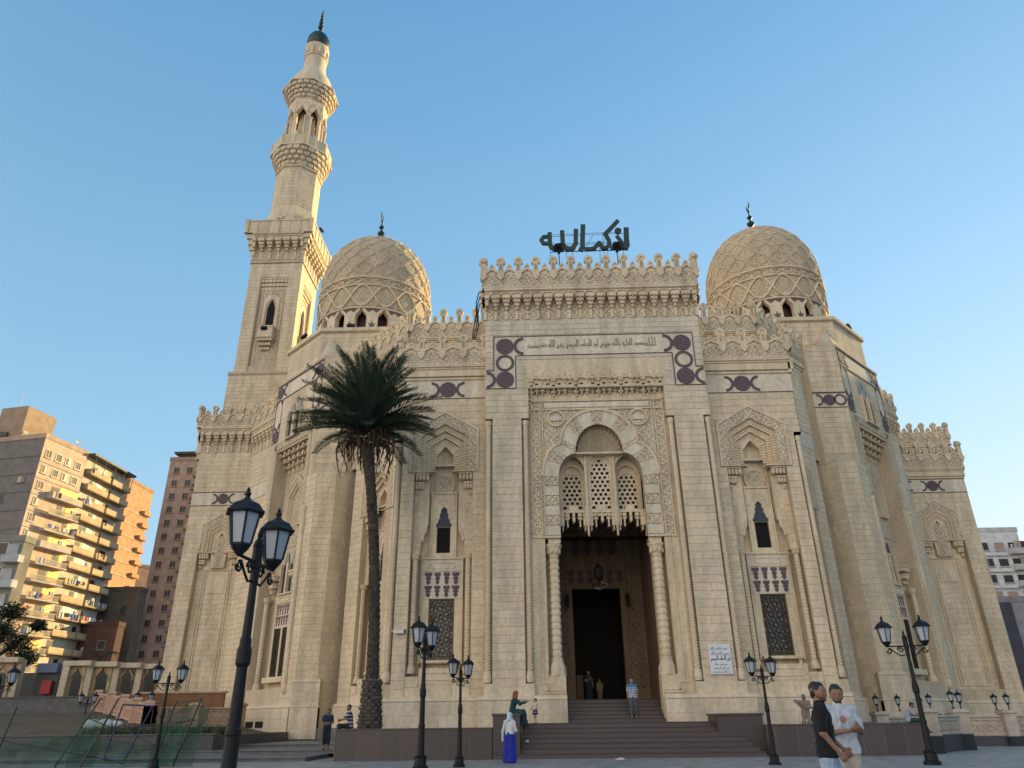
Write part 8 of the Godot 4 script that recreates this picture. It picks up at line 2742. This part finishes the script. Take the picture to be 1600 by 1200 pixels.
	n = tower("low lilac grey house in front of the white flats", W(71.0, 120.0), 0.0, 14.0, 12.0, 17.5, lin(0.30, 0.29, 0.33))
	for k in 4: put_window(Transform3D(Basis(), Vector3(6.5, 3.0 + k * 3.6, 0.0)), 1.6, 1.6, lin(0.2, 0.2, 0.22), glass, 0, n)
	b = mb(Transform3D(), lin(0.06, 0.07, 0.09))
	b.box(-4.0, 3.5, 0.0, 17.4, 0.0, 0.5)
	obj("grey_wing", b, M.plaster, n)
	# rows beyond the right edge of the picture: they keep the low sun off the square
	for q in [[108.0, 128.0, 34.0, 50.0, -50.0, "second farthest"], [128.0, 100.0, 30.0, 48.0, -55.0, "third farthest"], [146.0, 72.0, 30.0, 51.0, -62.0, "fourth farthest"], [137.0, 172.0, 36.0, 58.0, -40.0, "farthest"], [156.0, 40.0, 28.0, 46.0, -75.0, "fifth farthest"], [160.0, 8.0, 30.0, 46.0, -88.0, "nearest"]]:
		n = tower("plain cream block of flats in the row beyond the right edge, the %s one" % q[5], W(q[0], q[1]), deg_to_rad(q[4]), q[2], 14.0, q[3], lin(0.42, 0.36, 0.28))
		n.set_meta("group", "flats beyond the right edge")
		for k in 10:
			for i in 6: put_window(Transform3D(Basis(), Vector3(3.0 + i * 4.8, 5.0 + k * 3.3, 0.0)), 1.4, 1.5, lin(0.4, 0.35, 0.3), glass, 1, n)
	trees()

func leafy(label: String, where: Vector3, blobs: Array, count: int, c: Color, seed_: int, called := "tree") -> void:
	var n := thing(called, label, "tree", where)
	var r := RandomNumberGenerator.new()
	r.seed = seed_
	var b := mb(Transform3D(), lin(0.05, 0.035, 0.025))
	b.tube([Vector3(0, 0, 0), Vector3(0.1, 2.0, 0), Vector3(-0.1, 3.6, 0.1)], [0.32, 0.24, 0.2], 8)
	for k in blobs.size():
		var q: Vector3 = blobs[k][0]
		b.tube([Vector3(-0.1, 3.0, 0.1), q * 0.6 + Vector3(0, 1.2, 0), q], [0.16, 0.1, 0.03], 6)
	obj("trunk", b, M.bark, n)
	b = mb()
	for k in count:
		var e: Array = blobs[r.randi() % blobs.size()]
		var d := Vector3(r.randfn(), r.randfn(), r.randfn()).normalized()
		var rr: float = pow(r.randf(), 0.45) * e[1] * (0.75 + 0.35 * sin(d.x * 7.0 + e[1] * 9.0) * sin(d.y * 6.0 + d.z * 5.0))
		var o: Vector3 = e[0] + d * rr * Vector3(1.0, 0.75, 1.0)
		var u := Vector3(r.randfn(), r.randfn(), r.randfn()).normalized()
		var w := u.cross(d).normalized()
		var s := r.randf_range(0.07, 0.16)
		b.col = c * r.randf_range(0.6, 1.5)
		b.quad(o - u * s, o + w * s * 0.5, o + u * s, o - w * s * 0.5)
		b.quad(o - u * s, o - w * s * 0.5, o + u * s, o + w * s * 0.5)
	obj("crown", b, M.leaf, n)

func trees() -> void:
	leafy("dark leafy tree in front of the flats at the left edge", W(-52.5, 74.0, 4.4), [[Vector3(0, 5.6, 0), 2.3], [Vector3(2.2, 4.3, 0.3), 1.8], [Vector3(-2.4, 5.0, 0), 2.0], [Vector3(0.6, 7.4, 0), 1.6], [Vector3(3.2, 3.0, 0), 1.5], [Vector3(-1.0, 3.6, 0.6), 1.9], [Vector3(-3.5, 7.0, 0.2), 1.7], [Vector3(3.6, 6.0, 0), 0.9]], 16000, lin(0.016, 0.028, 0.015), 5)
	# small palm before the low dark houses
	var n := thing("small_palm", "small drooping palm above the arcade, before the dark low houses", "palm tree", W(-50.0, 88.0, 3.2))
	var r := RandomNumberGenerator.new()
	r.seed = 8
	var b := mb(Transform3D(), lin(0.06, 0.045, 0.035))
	b.tube([Vector3.ZERO, Vector3(0.1, 5.2, 0)], [0.2, 0.16], 8)
	obj("trunk", b, M.bark, n)
	for k in 18:
		b = mb()
		var az := k * 2.4
		var f := Vector3(sin(az), 0, cos(az))
		var s := Vector3(f.z, 0, -f.x)
		for i in 14:
			var t := i / 13.0
			var o := Vector3(0.1, 5.2, 0) + f * 2.4 * t + Vector3(0, 1.3 * sin(t * 2.2) - 1.3 * t * t, 0)
			for e: float in [-1.0, 1.0]:
				b.col = lin(0.03, 0.05, 0.03) * r.randf_range(0.6, 1.4)
				var tip := o + (s * e * 0.5 + f * 0.35 + Vector3(0, -0.25, 0)) * (1.1 - 0.5 * t)
				b.tri(o - f * 0.04, o + f * 0.05, tip)
				b.tri(o + f * 0.05, o - f * 0.04, tip)
		obj("frond", b, M.leaf, n)
